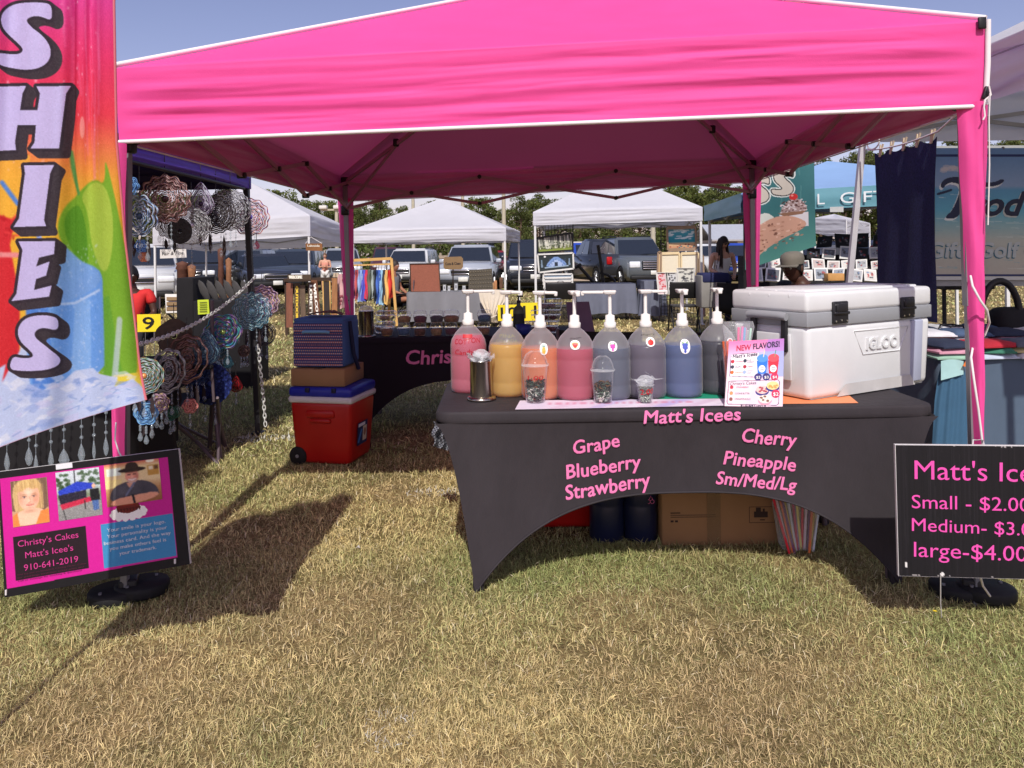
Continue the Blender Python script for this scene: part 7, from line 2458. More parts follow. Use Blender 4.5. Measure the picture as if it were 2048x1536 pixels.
def spinner(lb, x, y, D, rpx, kind, pal, tail=2, yaw=0.0, nr=6, pet=12, amp=.07, asp=1.0, hang=None, twist=.35, loc_tail=0.5):
    s_ = S(D); r = rpx * s_
    c = P(x, y, D)
    t = thing('wind_spinner', lb, 'wind spinner', c, 'wind spinners hanging at the left stall')
    pal = [lin(np.array(p) / 255.) * 1.15 for p in pal]
    nr = int(nr * 1.5) if kind != 'disc' else nr
    twist *= .8
    n = 84
    th = np.linspace(0, 2 * PI, n, endpoint=False)

    def outline(k):
        if kind == 'drop':
            f = 1 - .55 * np.clip(np.cos(th), 0, 1) ** 1.2
            px = np.sin(th) * f * .78; pz = np.cos(th) * np.where(np.cos(th) > 0, 1.35, .8)
            return px * k, pz * k
        w_ = 1 + amp * np.cos(th * pet)
        if kind == 'petal': w_ = 1 + .16 * np.abs(np.sin(th * pet / 2)) - .08
        return np.sin(th) * k * w_ * asp, np.cos(th) * k * w_
    edges = np.linspace(.16, 1, nr + 1)
    for i in range(nr):
        k0, k1 = edges[i] + (.0 if kind == 'disc' else .004), edges[i + 1] - (0 if kind == 'disc' else .014)
        yw = yaw + (0 if kind == 'disc' else twist * math.sin(i * 1.7 + x))
        V, Cc = [], []
        for j, kk in enumerate(np.linspace(k0, k1, 4)):
            px, pz = outline(kk)
            dep = .06 * math.sin(j / 3 * PI) * (1 if i % 2 else -1) * (kind != 'disc')
            V.append(np.stack([r * px * math.cos(yw), r * px * math.sin(yw) + r * dep, r * pz], 1) + c)
            m = (np.sin(th * pet + i * 1.3) * .5 + .5) * .55 + .45 * ((i + j * .4) % 2) / 1.6
            m = np.clip(m, 0, .999) * (len(pal) - 1)
            a = m.astype(int); f = (m - a)[:, None]
            pa = np.array(pal)
            Cc.append(pa[a] * (1 - f) + pa[np.minimum(a + 1, len(pal) - 1)] * f)
        V = np.array(V)
        fs = [(q * n + j, q * n + (j + 1) % n, (q + 1) * n + (j + 1) % n, (q + 1) * n + j) for q in range(3) for j in range(n)]
        link_mesh('ring', V.reshape(-1, 3), fs, spm, t, smooth=[False] * len(fs), cols=np.array(Cc).reshape(-1, 3))
    mb = MB(); mb.sphere(c, r * .15, 12)
    link_mesh('centre_ball', mb.v, mb.f, spm, t, smooth=mb.s, cols=np.tile(pal[-1], (len(mb.v), 1)))
    ht = c + (0, 0, r * (1.35 if kind == 'drop' else 1.0))
    hang = hang or .06
    MB().tube([ht, ht + (0, 0, hang)], .0025, 5).build('hook_line', lined, t)
    bt = c - (0, 0, r * (.8 if kind == 'drop' else 1.0))
    if tail > 2:
        fb = M('dark_feather', C(52, 40, 42), rough=.8, var=.4, vs=30)
        for q in range(2):
            p = bt + np.array([(q - .5) * r * .7, .01, 0]); L = r * (1.0 + .3 * q)
            mb = MB(); mb.add([p, p + (.012, 0, -L * .3), p + (.016, 0, -L * .65), p + (.002, 0, -L), p + (-.012, .004, -L * .65), p + (-.010, .004, -L * .3)], [(0, 1, 2, 3), (0, 3, 4, 5)])
            mb.build('feather', fb, t)
    for q in range(tail):
        dx = (q - (tail - 1) / 2) * r * .45
        p = bt + np.array([dx * math.cos(yaw), dx * math.sin(yaw), r * .12 * abs(q - (tail - 1) / 2)])
        L = loc_tail * r * (1 + .35 * ((q * 7 + int(x)) % 3))
        mb = MB(); mb.tube([p, p - (0, 0, L)], .0018, 5)
        for w_ in range(3): mb.sphere(p - (0, 0, L * (.25 + .25 * w_)), .008, 8)
        e = p - (0, 0, L)
        mb.lathe(e, [(0, -.05), (.008, -.046), (.014, -.032), (.009, -.012), (.002, 0)], 8, smooth=False)
        mb.build('crystal_tail', crys, t)


sx = lambda x: 2.07 * F / (CX - x)       # depth of the stall's right hand side line at pixel x
BK, WH, SV = (24, 24, 28), (226, 226, 230), (150, 156, 168)
spl = [
    ('large rose brown scalloped mandala spinner hung high', 330, 398, 0, 49, 'rings', [(52, 34, 38), (150, 106, 106), (216, 186, 182), (60, 38, 42)], 2, .25, 8, 14, .06),
    ('blue and silver rose spinner partly behind the flag edge', 279, 432, 0, 42, 'petal', [(40, 60, 96), (120, 150, 190), (206, 216, 232), (60, 80, 110)], 3, -.3, 6, 8, .1),
    ('small blue spinner right at the flag edge', 255, 372, 0, 22, 'rings', [(30, 60, 120), (120, 170, 220), (40, 80, 150)], 1, .3, 5, 8, .06),
    ('black oval disc spinner below the rose brown mandala', 360, 462, 0, 26, 'disc', [BK, (44, 44, 50), BK], 2, .9, 5, 6, .01),
    ('zebra striped ring spinner beside the black oval', 383, 452, 0, 38, 'rings', [BK, WH, BK, WH], 1, .35, 8, 16, .03),
    ('silver and purple teardrop spinner hung high', 402, 408, 0, 33, 'drop', [(70, 66, 80), (150, 130, 160), (206, 206, 220), (60, 44, 70)], 1, .2, 6, 8, .0),
    ('dark crystal disc spinner between teardrop and striped rings', 432, 428, 0, 40, 'rings', [(30, 30, 34), (90, 84, 86), (50, 46, 48), (130, 126, 130)], 4, .2, 6, 18, .03),
    ('black and white wavy ring spinner near the canopy corner', 461, 420, 0, 42, 'rings', [BK, WH, BK, (200, 200, 208)], 2, .2, 9, 20, .03),
    ('purple orange and white ring spinner closest to the canopy corner', 500, 434, 0, 38, 'rings', [(90, 80, 150), (226, 222, 240), (206, 130, 70), (120, 100, 190)], 2, .25, 7, 12, .04),
    ('small pink dangling spinner under the purple ring spinner', 513, 492, 0, 8, 'drop', [(206, 60, 120), (240, 150, 180)], 0, .1, 3, 6, .0),
    ('small blue flower spinner above the red shirted vendor', 283, 492, 0, 13, 'petal', [(40, 90, 170), (120, 170, 226)], 0, .3, 4, 6, .1),
    ('small orange flower spinner above the red shirted vendor', 288, 514, 0, 10, 'petal', [(216, 110, 70), (236, 170, 120)], 0, .3, 4, 6, .1),
    ('dark brown plain disc spinner hanging from the chain', 348, 672, 5.0, 34, 'disc', [(58, 44, 42), (70, 54, 50), (52, 40, 38)], 0, .3, 4, 5, .04),
    ('long brown and pink oval spinner seen edge on', 374, 718, 4.95, 50, 'rings', [(60, 42, 40), (160, 124, 116), (70, 50, 46)], 3, 1.1, 7, 10, .03, 1.0),
    ('silver oval spinner seen nearly edge on left of the brown oval', 336, 742, 4.7, 46, 'rings', [(120, 122, 126), (190, 192, 196), (70, 72, 76)], 2, 1.3, 7, 10, .03),
    ('blue grey peacock teardrop spinner', 413, 703, 5.2, 34, 'drop', [(50, 80, 110), (130, 170, 190), (30, 60, 110), (170, 200, 210)], 2, .2, 7, 8, .0),
    ('iridescent green and purple butterfly ball spinner', 446, 664, 5.45, 36, 'petal', [(50, 60, 190), (60, 180, 150), (150, 60, 190), (180, 206, 110)], 2, .3, 6, 6, .1),
    ('deep navy sequin disc spinner low on the stall', 420, 768, 5.3, 42, 'disc', [(22, 28, 70), (36, 46, 110), (18, 22, 52), (60, 80, 150)], 2, .15, 8, 24, .015),
    ('teal and white mandala spinner at the chain end', 504, 622, 6.0, 38, 'rings', [(60, 130, 150), (206, 230, 236), (40, 90, 120), (150, 200, 214)], 4, .2, 8, 14, .05),
    ('lilac and peach ring spinner behind the teal mandala', 524, 604, 6.3, 34, 'rings', [(110, 100, 170), (226, 190, 180), (150, 130, 200)], 1, .3, 6, 12, .05),
    ('dark spiral ring spinner on the far side of the chain post', 528, 668, 6.3, 24, 'rings', [(50, 46, 50), (110, 104, 108), (36, 34, 38)], 2, .2, 6, 5, .01),
    ('rainbow striped half shell spinner by the flag corner', 288, 752, 4.15, 38, 'rings', [(60, 90, 170), (230, 230, 230), (90, 170, 150), (220, 150, 90)], 3, .5, 8, 10, .03),
    ('blue flower cluster spinner low beside the flag', 292, 826, 4.2, 24, 'petal', [(50, 90, 160), (140, 190, 226), (80, 130, 190)], 3, .3, 4, 6, .1),
    ('teal and silver charm spinner beside the blue flowers', 318, 806, 4.4, 20, 'petal', [(60, 90, 90), (190, 160, 170), (110, 70, 120), (206, 190, 130)], 4, .4, 4, 7, .1),
    ('dark dreamcatcher spinner between butterfly and teal mandala', 488, 702, 5.9, 12, 'rings', [(60, 46, 48), (110, 86, 82)], 3, .2, 3, 8, .02),
    ('small clear blue jewel spinner under the peacock teardrop', 436, 742, 5.35, 16, 'drop', [(90, 150, 170), (190, 220, 230), (50, 90, 130)], 2, .3, 4, 6, .0),
    ('red and black dart shaped spinner right of the navy disc', 472, 772, 5.6, 16, 'drop', [(130, 30, 34), (60, 20, 26), (170, 40, 44)], 1, .2, 4, 4, .2),
    ('coral pink shell charm spinner under the brown oval', 380, 812, 4.95, 15, 'petal', [(200, 80, 84), (236, 170, 160), (150, 60, 66)], 1, .4, 4, 6, .1),
    ('dark teal lace spinner behind the peacock teardrop', 430, 690, 5.5, 30, 'rings', [(16, 40, 60), (70, 130, 150), (20, 30, 60)], 3, .4, 8, 14, .05),
    ('midnight blue lace spinner left of the navy disc', 396, 744, 5.15, 26, 'rings', [(14, 22, 50), (60, 84, 140), (20, 20, 34)], 3, .5, 7, 12, .05),
    ('black lace spinner behind the teardrop spinner', 408, 436, 5.35, 28, 'rings', [(18, 18, 22), (70, 66, 76), (26, 24, 28)], 3, .5, 7, 12, .05),
    ('charcoal spinner above the dark crystal disc', 446, 396, 5.75, 20, 'rings', [(24, 24, 28), (110, 108, 120), (30, 30, 36)], 0, .3, 6, 16, .04),
    ('dark plum spinner between the rose mandala and black oval', 338, 452, 4.9, 24, 'petal', [(40, 24, 34), (120, 80, 90), (30, 22, 28)], 3, .5, 6, 9, .08),
    ('small turquoise jewel spinner right of the peacock teardrop', 456, 726, 5.6, 14, 'drop', [(30, 110, 130), (130, 206, 214), (20, 60, 90)], 2, .3, 4, 6, .0),
    ('dark green scarab spinner low beside the charm cluster', 344, 826, 4.75, 15, 'petal', [(20, 50, 46), (70, 120, 100), (24, 30, 30)], 2, .3, 4, 5, .1),
]
for k, q in enumerate(spl):
    lb, x, y, D, rp, kind, pal, tail, yaw, nr, pet, amp = q[:12]
    spinner(lb, x, y, D or sx(x), rp, kind, pal, tail, yaw, nr, pet, amp, hang=.10 if y > 560 else .16)
# hanging rail of the stall
t = thing('hanging_rail', 'black rail along the purple canopy from which the upper spinners hang', 'rail', (XP, 4.6, 2.0))
MB().tube([(XP, 3.4, 1.90), (XP, 6.05, 1.90)], .012, 8).build('rail', M('black_leg_steel', None), t)


def chain(lb, pts, cat='chain'):
    pts = np.array(pts, float)
    seg = np.linalg.norm(np.diff(pts, axis=0), axis=1); cs = np.concatenate([[0], np.cumsum(seg)])
    n = int(cs[-1] / .030)
    mb = MB()
    an = np.linspace(0, 2 * PI, 12, endpoint=False)
    for i in range(n):
        d0 = cs[-1] * (i + .5) / n
        p = np.array([np.interp(d0, cs, pts[:, k]) for k in range(3)])
        p2 = np.array([np.interp(min(d0 + .01, cs[-1]), cs, pts[:, k]) for k in range(3)]) - np.array([np.interp(max(d0 - .01, 0), cs, pts[:, k]) for k in range(3)])
        tn = p2 / np.linalg.norm(p2)
        up = np.cross(tn, [0, 0, 1.0]) if abs(tn[2]) < .9 else np.cross(tn, [1.0, 0, 0])
        up /= np.linalg.norm(up)
        if i % 2: up = np.cross(tn, up)
        mb.tube(p + .022 * np.cos(an)[:, None] * tn + .011 * np.sin(an)[:, None] * up, .0042, 6, closed=True)
    o = mb.build('plastic_chain', M('white_chain_plastic', C(228, 228, 224, .9), rough=.45), None, loc=pts[0])
    tagp(o, lb, cat, None)


a_, b_ = P(262, 692, 4.25), P(511, 553, 6.02)
chain('white plastic chain swagged along the side of the spinner stall', [lerp(a_, b_, q) + np.array([0, 0, -.16 * 4 * q * (1 - q) * .55]) for q in np.linspace(0, 1, 20)])
chain('white plastic chain hanging down the stall corner leg', [P(516, 690, 5.98), P(521, 740, 5.98), P(527, 800, 5.98), P(531, 852, 5.98)])
# tripod stand and chair below
t = thing('tripod_stand', 'dark folding tripod stand under the navy disc spinner', 'stand', P(430, 505, 5.4) * (1, 1, 0))
hd = P(426, 790, 5.4)
for x, dy in ((436, -.12), (414, .2), (446, .22)):
    f_ = P(x, 505, 5.4 + dy) * (1, 1, 0); MB().tube([hd, f_], .016, 8).build('leg', tube_dark, t)
MB().tube([hd, P(424, 600, 5.4)], .014, 8).build('pole', tube_dark, t)
f_ = P(352, 505, 5.1) * (1, 1, 0)
MB().tube([P(350, 848, 5.1), G(424, 908)], .012, 8).build('brace', tube_dark, t)
camp_chair('black camp chair inside the spinner stall', 352, 5.35, 1.9, 1.05)
blk_cloth = M('black_table_cloth', C(26, 24, 27), rough=.9, var=.15)
a, b = -4.4, -2.16
cloth_table('black cloth over the pendant table behind the flag', P(-570, 505, 4.3)[0] * 0 + CX + a * F / 4.3, CX + b * F / 4.3, 748, 960, 4.3, .75, blk_cloth, ztop=.74, lbl_t='table under the black cloth behind the flag')
pr_ = thing('pendant_rod', 'dark rod holding the row of clear crystal pendants behind the flag', 'rod', (-2.8, 4.2, .72))
MB().tube([(-3.2, 4.2, .74), (-2.15, 4.2, .74)], .006, 6).build('rod', M('black_leg_steel', None), pr_)
for k, (x, yb, lb) in enumerate(((14, 935, 'single clear drop pendant furthest left'), (58, 925, 'blue tinted bottle shaped pendant'), (72, 940, 'clear twin drop pendant'), (102, 930, 'long clear prism pendant'), (128, 928, 'pale angel shaped pendant'), (163, 918, 'diamond outlined pendant'), (188, 912, 'thin clear bead pendant'), (212, 905, 'small grey oval pendant'))):
    e = P(x, yb, 4.19)
    t = thing('crystal_pendant', lb + ' under the flag', 'pendant', e, 'crystal pendants under the flag')
    tp = np.array([e[0], 4.2, .745])
    mb = MB(); mb.tube([tp, e + (0, 0, .06)], .0018, 5)
    for q in range(4): mb.sphere(lerp(tp, e, .35 + .13 * q), .010, 8)
    mb.build('bead_line', crys, t)
    mb = MB(); rr = [.016, .022, .013, .016, .03, .02, .010, .015][k]
    mb.lathe(e, [(0, -.02), (rr * .6, -.008), (rr, .02), (rr * .7, .05), (.003, .08)], 8, smooth=False, sy=.6); mb.build('crystal', crys, t)
for k, (x, y) in enumerate(((140, 885), (175, 880), (200, 878))):
    pass
t = thing('display_stand', 'black cloth covered display cabinet inside the spinner stall', 'cabinet', P(440, 505, 8.3) * (1, 1, 0))
for x0, x1, y0, D in ((352, 386, 556, 8.2), (386, 500, 602, 8.1)):
    p0, p1 = P(x0, y0, D), P(x1, y0, D)
    MB().rbox(((p0[0] + p1[0]) / 2, D + .3, p0[2] / 2), (p1[0] - p0[0], .6, p0[2]), .01).build('cabinet_block', blk_cloth, t)
for k in range(6):
    x = 408 + k * 17
    c = P(x, 582, 8.3)
    t = thing('slate_oval', 'dark grey pointed oval slate on the black cabinet, %s from the left' % ORD[k], 'ornament', c + (0, 0, -.12), 'dark slate ovals on the black cabinet')
    mb = MB(); mb.lathe(c, [(0, -.12), (.03, -.10), (.045, 0), (.03, .09), (0, .13)], 16, sy=.25, R=roty(-.35) @ rotx(.2)); mb.build('slate', M('dark_slate', C(78, 76, 76), rough=.6, var=.2), t)
t = thing('note_card', 'yellow green note card on the front of the black cabinet', 'card', P(406, 628, 8.05))
MB().slab([P(395, 600, 8.05), P(396, 629, 8.05), P(419, 628, 8.05), P(417, 599, 8.05)], .004).build('card', M('lime_card', C(206, 224, 60), rough=.6, var=.08), t)
mb = MB()
for k in range(5):
    mb.slab([P(399, 604 + k * 4.5, 8.04), P(399, 605.5 + k * 4.5, 8.04), P(414, 605 + k * 4.5, 8.04), P(414, 603.5 + k * 4.5, 8.04)], .001)
o = mb.build('ruled_lines', M('note_ink', C(120, 130, 50), rough=.7), t); o['kind'] = 'stuff'
t = thing('earring_rack', 'white card rack of tan pieces on crossed black legs', 'rack', P(346, 650, 9.2))
MB().slab([P(330, 588, 9.2), P(332, 626, 9.1), P(370, 625, 9.1), P(368, 588, 9.2)], .02).build('panel', M('white_card', C(224, 220, 214, .88), rough=.7), t)
for k in range(3):
    mb = MB(); mb.slab([P(333, 594 + k * 10, 9.12), P(333, 601 + k * 10, 9.1), P(367, 600 + k * 10, 9.1), P(367, 594 + k * 10, 9.12)], .015); mb.build('tan_row', M('tan_leather', None), t)
for x0, x1 in ((334, 368), (368, 334)):
    MB().bar(P(x0, 626, 9.2), P(x1, 655, 9.2), .02).build('leg', black_pl, t)
t = thing('script_sign', 'white sign with black script on the first white canopy leg', 'sign', P(345, 512, 15.5))
q = [P(320, 499, 15.5), P(320, 517, 15.5), P(373, 515, 15.5), P(372, 498, 15.5)]
MB().slab(q, .02).build('board', M('white_card', None), t)
qm = quadmap(q[0], q[3], q[2], q[1])
lettering('lettering', 'Fair & Fine', (.08, .66), (.9, .62), .4, lambda X, Y, q_=qm: q_(X, Y) + np.array([0, -.006, 0]), M('black_marker', None), t, shear=.3)
for k, (x0, x1, y0, y1, lb) in enumerate(((352, 378, 522, 540, 'tan basket on the shelf below the white script sign'), (376, 392, 528, 575, 'tall reddish totem post inside the spinner stall'), (436, 448, 495, 556, 'tall brown carved post inside the spinner stall'), (452, 464, 515, 575, 'dark brown carved post beside the brown carved post'))):
    D = 10.0
    t = thing('carved_post' if k else 'basket', lb, 'carving' if k else 'basket', P((x0 + x1) / 2, 505, D) * (1, 1, 0))
    c0, c1 = P((x0 + x1) / 2, y1, D), P((x0 + x1) / 2, y0, D)
    w_ = (x1 - x0) * S(D)
    mb = MB(); mb.lathe(c0 * (1, 1, 0), [(w_ * .4, 0), (w_ * .4, c0[2]), (w_ * .5, c0[2] + .02), (w_ * .42, (c0[2] + c1[2]) / 2), (w_ * .5, c1[2] - .03), (0, c1[2])], 14); mb.build('body', M('carved_wood_%d' % (k % 2), C(140, 96, 66) if k % 2 else C(98, 62, 48), rough=.8, var=.3, vs=20), t)

# ------------------------------------------------------------------ right hand stall
XT = XW - .03
t = thing('navy_towel', 'dark navy ribbed towel pegged to the side of the white canopy', 'towel', (XT, 5.35, .92))
rows = []
for i in range(40):
    v = i / 39
    z = lerp(2.09, .90, v)
    row = []
    for k in range(40):
        u = k / 39
        y = lerp(5.82, 4.98, u) + .02 * math.sin(v * 5) * u
        sagt = -.03 * abs(math.sin(u * 4 * PI)) * (1 - v) ** 6
        row.append((XT + .004 * math.sin(u * 16 + v * 2) * (1 - .5 * v) + .012 * math.sin(v * 3 + u * 2), y, z + sagt))
    rows.append(row)
mb = MB(); mb.grid(np.array(rows)); mb.build('cloth', M('navy_ribbed_towel', C(40, 42, 86), rough=.95, var=.45, vs=70, bump=.5, bs=260), t)
t = thing('towel_line', 'white line looped along the side of the white canopy above the navy towel', 'line', (XT, 5.4, 2.1))
mb = MB(); mb.tube([(XT, 5.95, 2.13)] + [(XT, lerp(5.86, 4.95, q), 2.115 - .02 * math.sin(q * PI)) for q in np.linspace(0, 1, 12)] + [(XT, 4.7, 2.2)], .006, 6); mb.build('line', cordw, t)
an = np.linspace(0, 2 * PI, 20, endpoint=False)
mb = MB(); mb.tube(np.stack([np.full(20, XT) + .0, 5.84 + .10 * np.cos(an), 2.17 + .05 * np.sin(an)], 1), .006, 6, closed=True); mb.build('ring', cordw, t)
for k, y in enumerate((5.74, 5.58, 5.40, 5.22, 5.04)):
    t = thing('clothes_peg', 'pale wooden peg on the navy towel, %s from its left edge' % ORD[k], 'peg', (XT, y, 2.05), 'pegs holding the navy towel')
    for sgn in (-1, 1):
        MB().bar((XT, y + sgn * .004, 2.05), (XT + .01, y + sgn * .02 - .015, 2.14), .008, .012).build('arm', M('pale_peg_wood', C(206, 190, 160), rough=.8), t)
# beach banner
BD = 6.45
c = Cv(1870, 296, 2120, 560, 250, 264, (130, 150, 160))
c.vgrad([(296, (106, 140, 178)), (310, (104, 140, 180)), (372, (126, 150, 184)), (380, (86, 142, 178)), (420, (92, 160, 186)), (450, (136, 172, 178)), (480, (172, 178, 170)), (540, (178, 174, 162)), (560, (176, 172, 164))])
c.rect(1870, 309, 2120, 314, (44, 54, 96)); c.rect(1870, 548, 2120, 552, (44, 54, 96)); c.rect(1870, 553, 2120, 560, (196, 198, 196))
for k in range(60): x = rng.uniform(1870, 2120); y = rng.uniform(385, 545); c.line([(x, y), (x + rng.uniform(8, 40), y + 1)], 1.4, (206, 214, 210) if k % 2 else (110, 160, 176), k=.4)
for k in range(12): c.ell(1905 + rng.uniform(-18, 20), 338 + rng.uniform(-5, 4), 8, 3.5, (190, 186, 190), .6)
T1 = [(1880, 372), (1886, 360), (1900, 354), (1925, 354), (1955, 362), (1985, 366), (2005, 357), (2010, 362), (1995, 372), (1965, 374), (1945, 372), (1938, 384), (1925, 420), (1914, 436), (1895, 438), (1890, 434), (1905, 420), (1918, 390), (1922, 370), (1905, 364), (1893, 368), (1886, 378)]
T1 = smoothpoly(T1, 1)
c.poly([(x - 3, y + 4) for x, y in T1], (206, 212, 216)); c.poly(T1, (38, 46, 74))
c.line([(1876, 388), (1890, 384), (1902, 380)], 5, (38, 46, 74))
bn = thing('beach_banner', 'large beach print banner with dark script at the back of the shirt stall', 'banner', P(1990, 570, BD))
bmap = lambda off: (lambda X, Y: PV(X, Y, BD - off + .012 * np.sin(np.asarray(X) * .05)))
c.mesh('print', bmap(.006), art, bn, k=1.3)
q = [P(1866, 292, BD + .03), P(1866, 572, BD + .03), P(2124, 572, BD + .03), P(2124, 290, BD + .03)]
MB().slab(q, .004).build('sheet', M('grey_banner_sheet', C(176, 178, 178), rough=.6), bn)
bd_ = M('banner_ink', C(38, 46, 74), rough=.6); bl_ = M('banner_pale', C(206, 216, 218, .9), rough=.6); bsh = M('banner_teal', C(74, 128, 150), rough=.6)
for off, m_, d in ((.008, bl_, -3), (.010, bd_, 0)):
    lettering('lettering', 'rod', (1940 + d, 430 - d), (2052 + d, 430 - d), 46, bmap(off), m_, bn, bold=.03, shear=.35)
for off, m_, d in ((.008, bsh, -2), (.010, bl_, 0)):
    lettering('lettering', 'Gifts,Golf Carts', (1858 + d, 514 - d), (2150 + d, 514 - d), 29, bmap(off), m_, bn, bold=.03, shear=.1)
mb = MB(); mb.tube([P(2006, 296, BD - .01), P(2006, 296, BD + .01)], .012, 10); mb.build('eyelet', tube_grey, bn)
# shirt table
_, _, zt_ = cloth_table('blue grey cloth hanging over the shirt table on the right', CX + 2.43 * F / 4.45, CX + 4.6 * F / 4.45, 716, 940, 4.45, .8, M('slate_blue_table_cloth', C(82, 98, 118), rough=.85, var=.06, vs=3), ztop=.74, lbl_t='folding table under the shirts on the right')
SC = [C(150, 190, 170), C(206, 150, 170), C(40, 48, 70), C(190, 200, 220), C(60, 120, 100), C(170, 34, 50), C(226, 226, 232, .85), C(200, 190, 140), C(90, 96, 110), C(216, 220, 226, .85), C(70, 90, 120), C(170, 150, 110)]
k = 0
for r_i, (yy, zz) in enumerate(((4.56, 0), (4.85, 0), (5.1, 0))):
    for j in range(5):
        x = 2.52 + j * .23 + .05 * r_i
        nlay = 3 if r_i == 0 else 4
        for l_ in range(nlay):
            z = zt_ + .002 + l_ * .032
            lb = 'folded %s shirt, %s layer of pile %s in the %s table row' % (['mint', 'pink', 'navy', 'pale blue', 'green', 'dark red', 'white', 'khaki', 'grey', 'off white', 'steel blue', 'camo tan'][k % 12], ORD[l_], ['one', 'two', 'three', 'four', 'five'][j], ORD[r_i])
            U, V = np.meshgrid(np.linspace(-1, 1, 18), np.linspace(-1, 1, 14))
            ed = np.clip(np.maximum(np.abs(U), np.abs(V)), 0, 1) ** 6
            top = z + .034 * (1 - .75 * ed) + .006 * fbm(U * 1.5 + k, V * 1.5, 61, 2)
            an_ = rng.uniform(-.25, .25)
            X = U * .115; Y = V * .14
            g = np.stack([x + X * math.cos(an_) - Y * math.sin(an_), yy + X * math.sin(an_) + Y * math.cos(an_), top], -1)
            g2 = g.copy(); g2[..., 2] = z + .001
            mb = MB(); mb.grid(g)
            mb.grid(g2[::-1])
            for e in (lambda a_: a_[0, :], lambda a_: a_[-1, :], lambda a_: a_[:, 0], lambda a_: a_[:, -1]):
                mb.grid(np.stack([e(g), e(g2)]))
            o = mb.build('folded_shirt', M('shirt_cloth_%d' % (k % 12), SC[k % 12], rough=.85, var=.3 if k % 12 == 11 else .08, vs=14), None, loc=(x, yy, z))
            tagp(o, lb, 'shirt', 'folded shirts on the right hand table')
            k += 1
# shirt hanging over the table edge
t = thing('hanging_shirt', 'long blue shirt with pale collar hung on the front of the right table', 'shirt', P(1905, 890, 4.36))
rows = []
for i in range(24):
    v = i / 23
    w_ = np.interp(v, [0, .12, .3, 1], [40, 56, 66, 74]); cx = np.interp(v, [0, 1], [1905, 1896])
    rows.append([P(cx + w_ * (kk / 24 - .5), 722 + v * 260, 4.36 + .006 * math.sin(kk * .9 + v * 3) - .02 * math.sin(kk / 24 * PI)) for kk in range(25)])
mb = MB(); mb.grid(np.array(rows)); mb.build('cloth', M('blue_shirt_cloth', C(60, 98, 128), rough=.85, var=.1), t)
mb = MB(); mb.grid(np.array([[P(1882 + kk * 3, 722 + v * 26 - 3 * math.sin(kk / 15 * PI) * (1 - v) + (16 - kk) * v * .8, 4.325) for kk in range(16)] for v in np.linspace(0, 1, 6)])); mb.build('collar', M('pale_aqua_cloth', C(168, 206, 208), rough=.85), t)
t = thing('price_tag', 'orange paper tag hanging from the shirts beside the canopy leg', 'tag', P(1936, 735, 4.3))
MB().slab([P(1940, 706, 4.3), P(1926, 732, 4.3), P(1936, 735, 4.3), P(1946, 715, 4.3)], .002).build('tag', M('orange_tag', C(236, 130, 60), rough=.6), t)
t = thing('wire_rack', 'small black wire rack standing on the shirt piles', 'rack', P(1915, 668, 4.95))
mb = MB()
pts = [P(1896, 668, 4.9), P(1902, 653, 4.9), P(1926, 652, 4.95), P(1934, 667, 4.95)]
mb.tube(pts, .006, 6); mb.tube([p + np.array([0, .12, .0]) for p in pts], .006, 6)
for p in pts: mb.tube([p, p + np.array([0, .12, 0])], .005, 6)
mb.build('wires', black_pl, t)
t = thing('hand_bag', 'black bag with a tall arched handle on the right table', 'bag', P(2020, 690, 5.0))
mb = MB(); mb.rbox(P(2020, 645, 5.05), (.24, .2, .2), .07, 4); mb.build('body', M('black_chair_fabric', None), t)
an = np.linspace(-.2, PI + .2, 20)
mb = MB(); mb.tube([P(2000 + 40 * math.cos(q), 640 - 78 * math.sin(q), 5.0) for q in an], .022, 8); mb.build('handle', black_pl, t)
t = thing('side_table', 'dark folding side table on the grass under the beach banner', 'table', P(1915, 505, 7.2) * (1, 1, 0))
MB().rbox(P(1915, 572, 7.2), (.45, .4, .05), .01).build('tabletop', M('dark_table', C(44, 42, 46), rough=.6), t)
for x in (1888, 1943):
    for dy in (-.12, .12):
        p = P(x, 574, 7.2 + dy); MB().tube([p, p * (1, 1, 0)], .02, 6).build('leg', M('dark_table', None), t)

# ------------------------------------------------------------------ teal feather flag
TD = 8.4
c = Cv(1490, -40, 1650, 540, 150, 520, (66, 122, 124))
c.vgrad([(-40, (60, 110, 116)), (300, (70, 124, 126)), (420, (64, 116, 120)), (540, (90, 150, 140))])
for k in range(60): x = rng.uniform(1490, 1640); y = rng.uniform(-40, 420); c.line([(x, y), (x + rng.uniform(-6, 10), y + rng.uniform(20, 70))], rng.uniform(1, 4), (110, 160, 156) if k % 2 else (44, 90, 100), k=.35)
for ox, oy, sc_ in ((1556, 336, .46), (1502, 352, .44)):
    S_ = smoothpoly([(ox + (x + 0) * sc_ * .95, oy + y * sc_ * .92) for x, y in FS1], 2)
    c.line(S_, 10, (232, 238, 232), True); c.line(S_, 5, (50, 50, 52), True); c.poly(S_, (214, 204, 190))
for ox, oy in ((1560, -20), (1556, 90), (1552, 210)):
    S_ = smoothpoly([(ox + x * .46, oy + y * .6) for x, y in FS1], 2); c.line(S_, 10, (232, 238, 232), True); c.line(S_, 5, (50, 50, 52), True); c.poly(S_, (214, 204, 190))
c.poly(smoothpoly([(1568, 438), (1578, 420), (1590, 406), (1612, 404), (1628, 420), (1634, 440), (1600, 446)], 2), (176, 150, 146))
for k in range(90): c.ell(rng.uniform(1572, 1630), rng.uniform(408, 440), 2.2, 1.6, (236, 224, 224) if k % 2 else (90, 60, 56), .8)
c.ell(1601, 400, 10, 8, (206, 56, 56)); c.ell(1598, 397, 3, 2.4, (240, 150, 140))
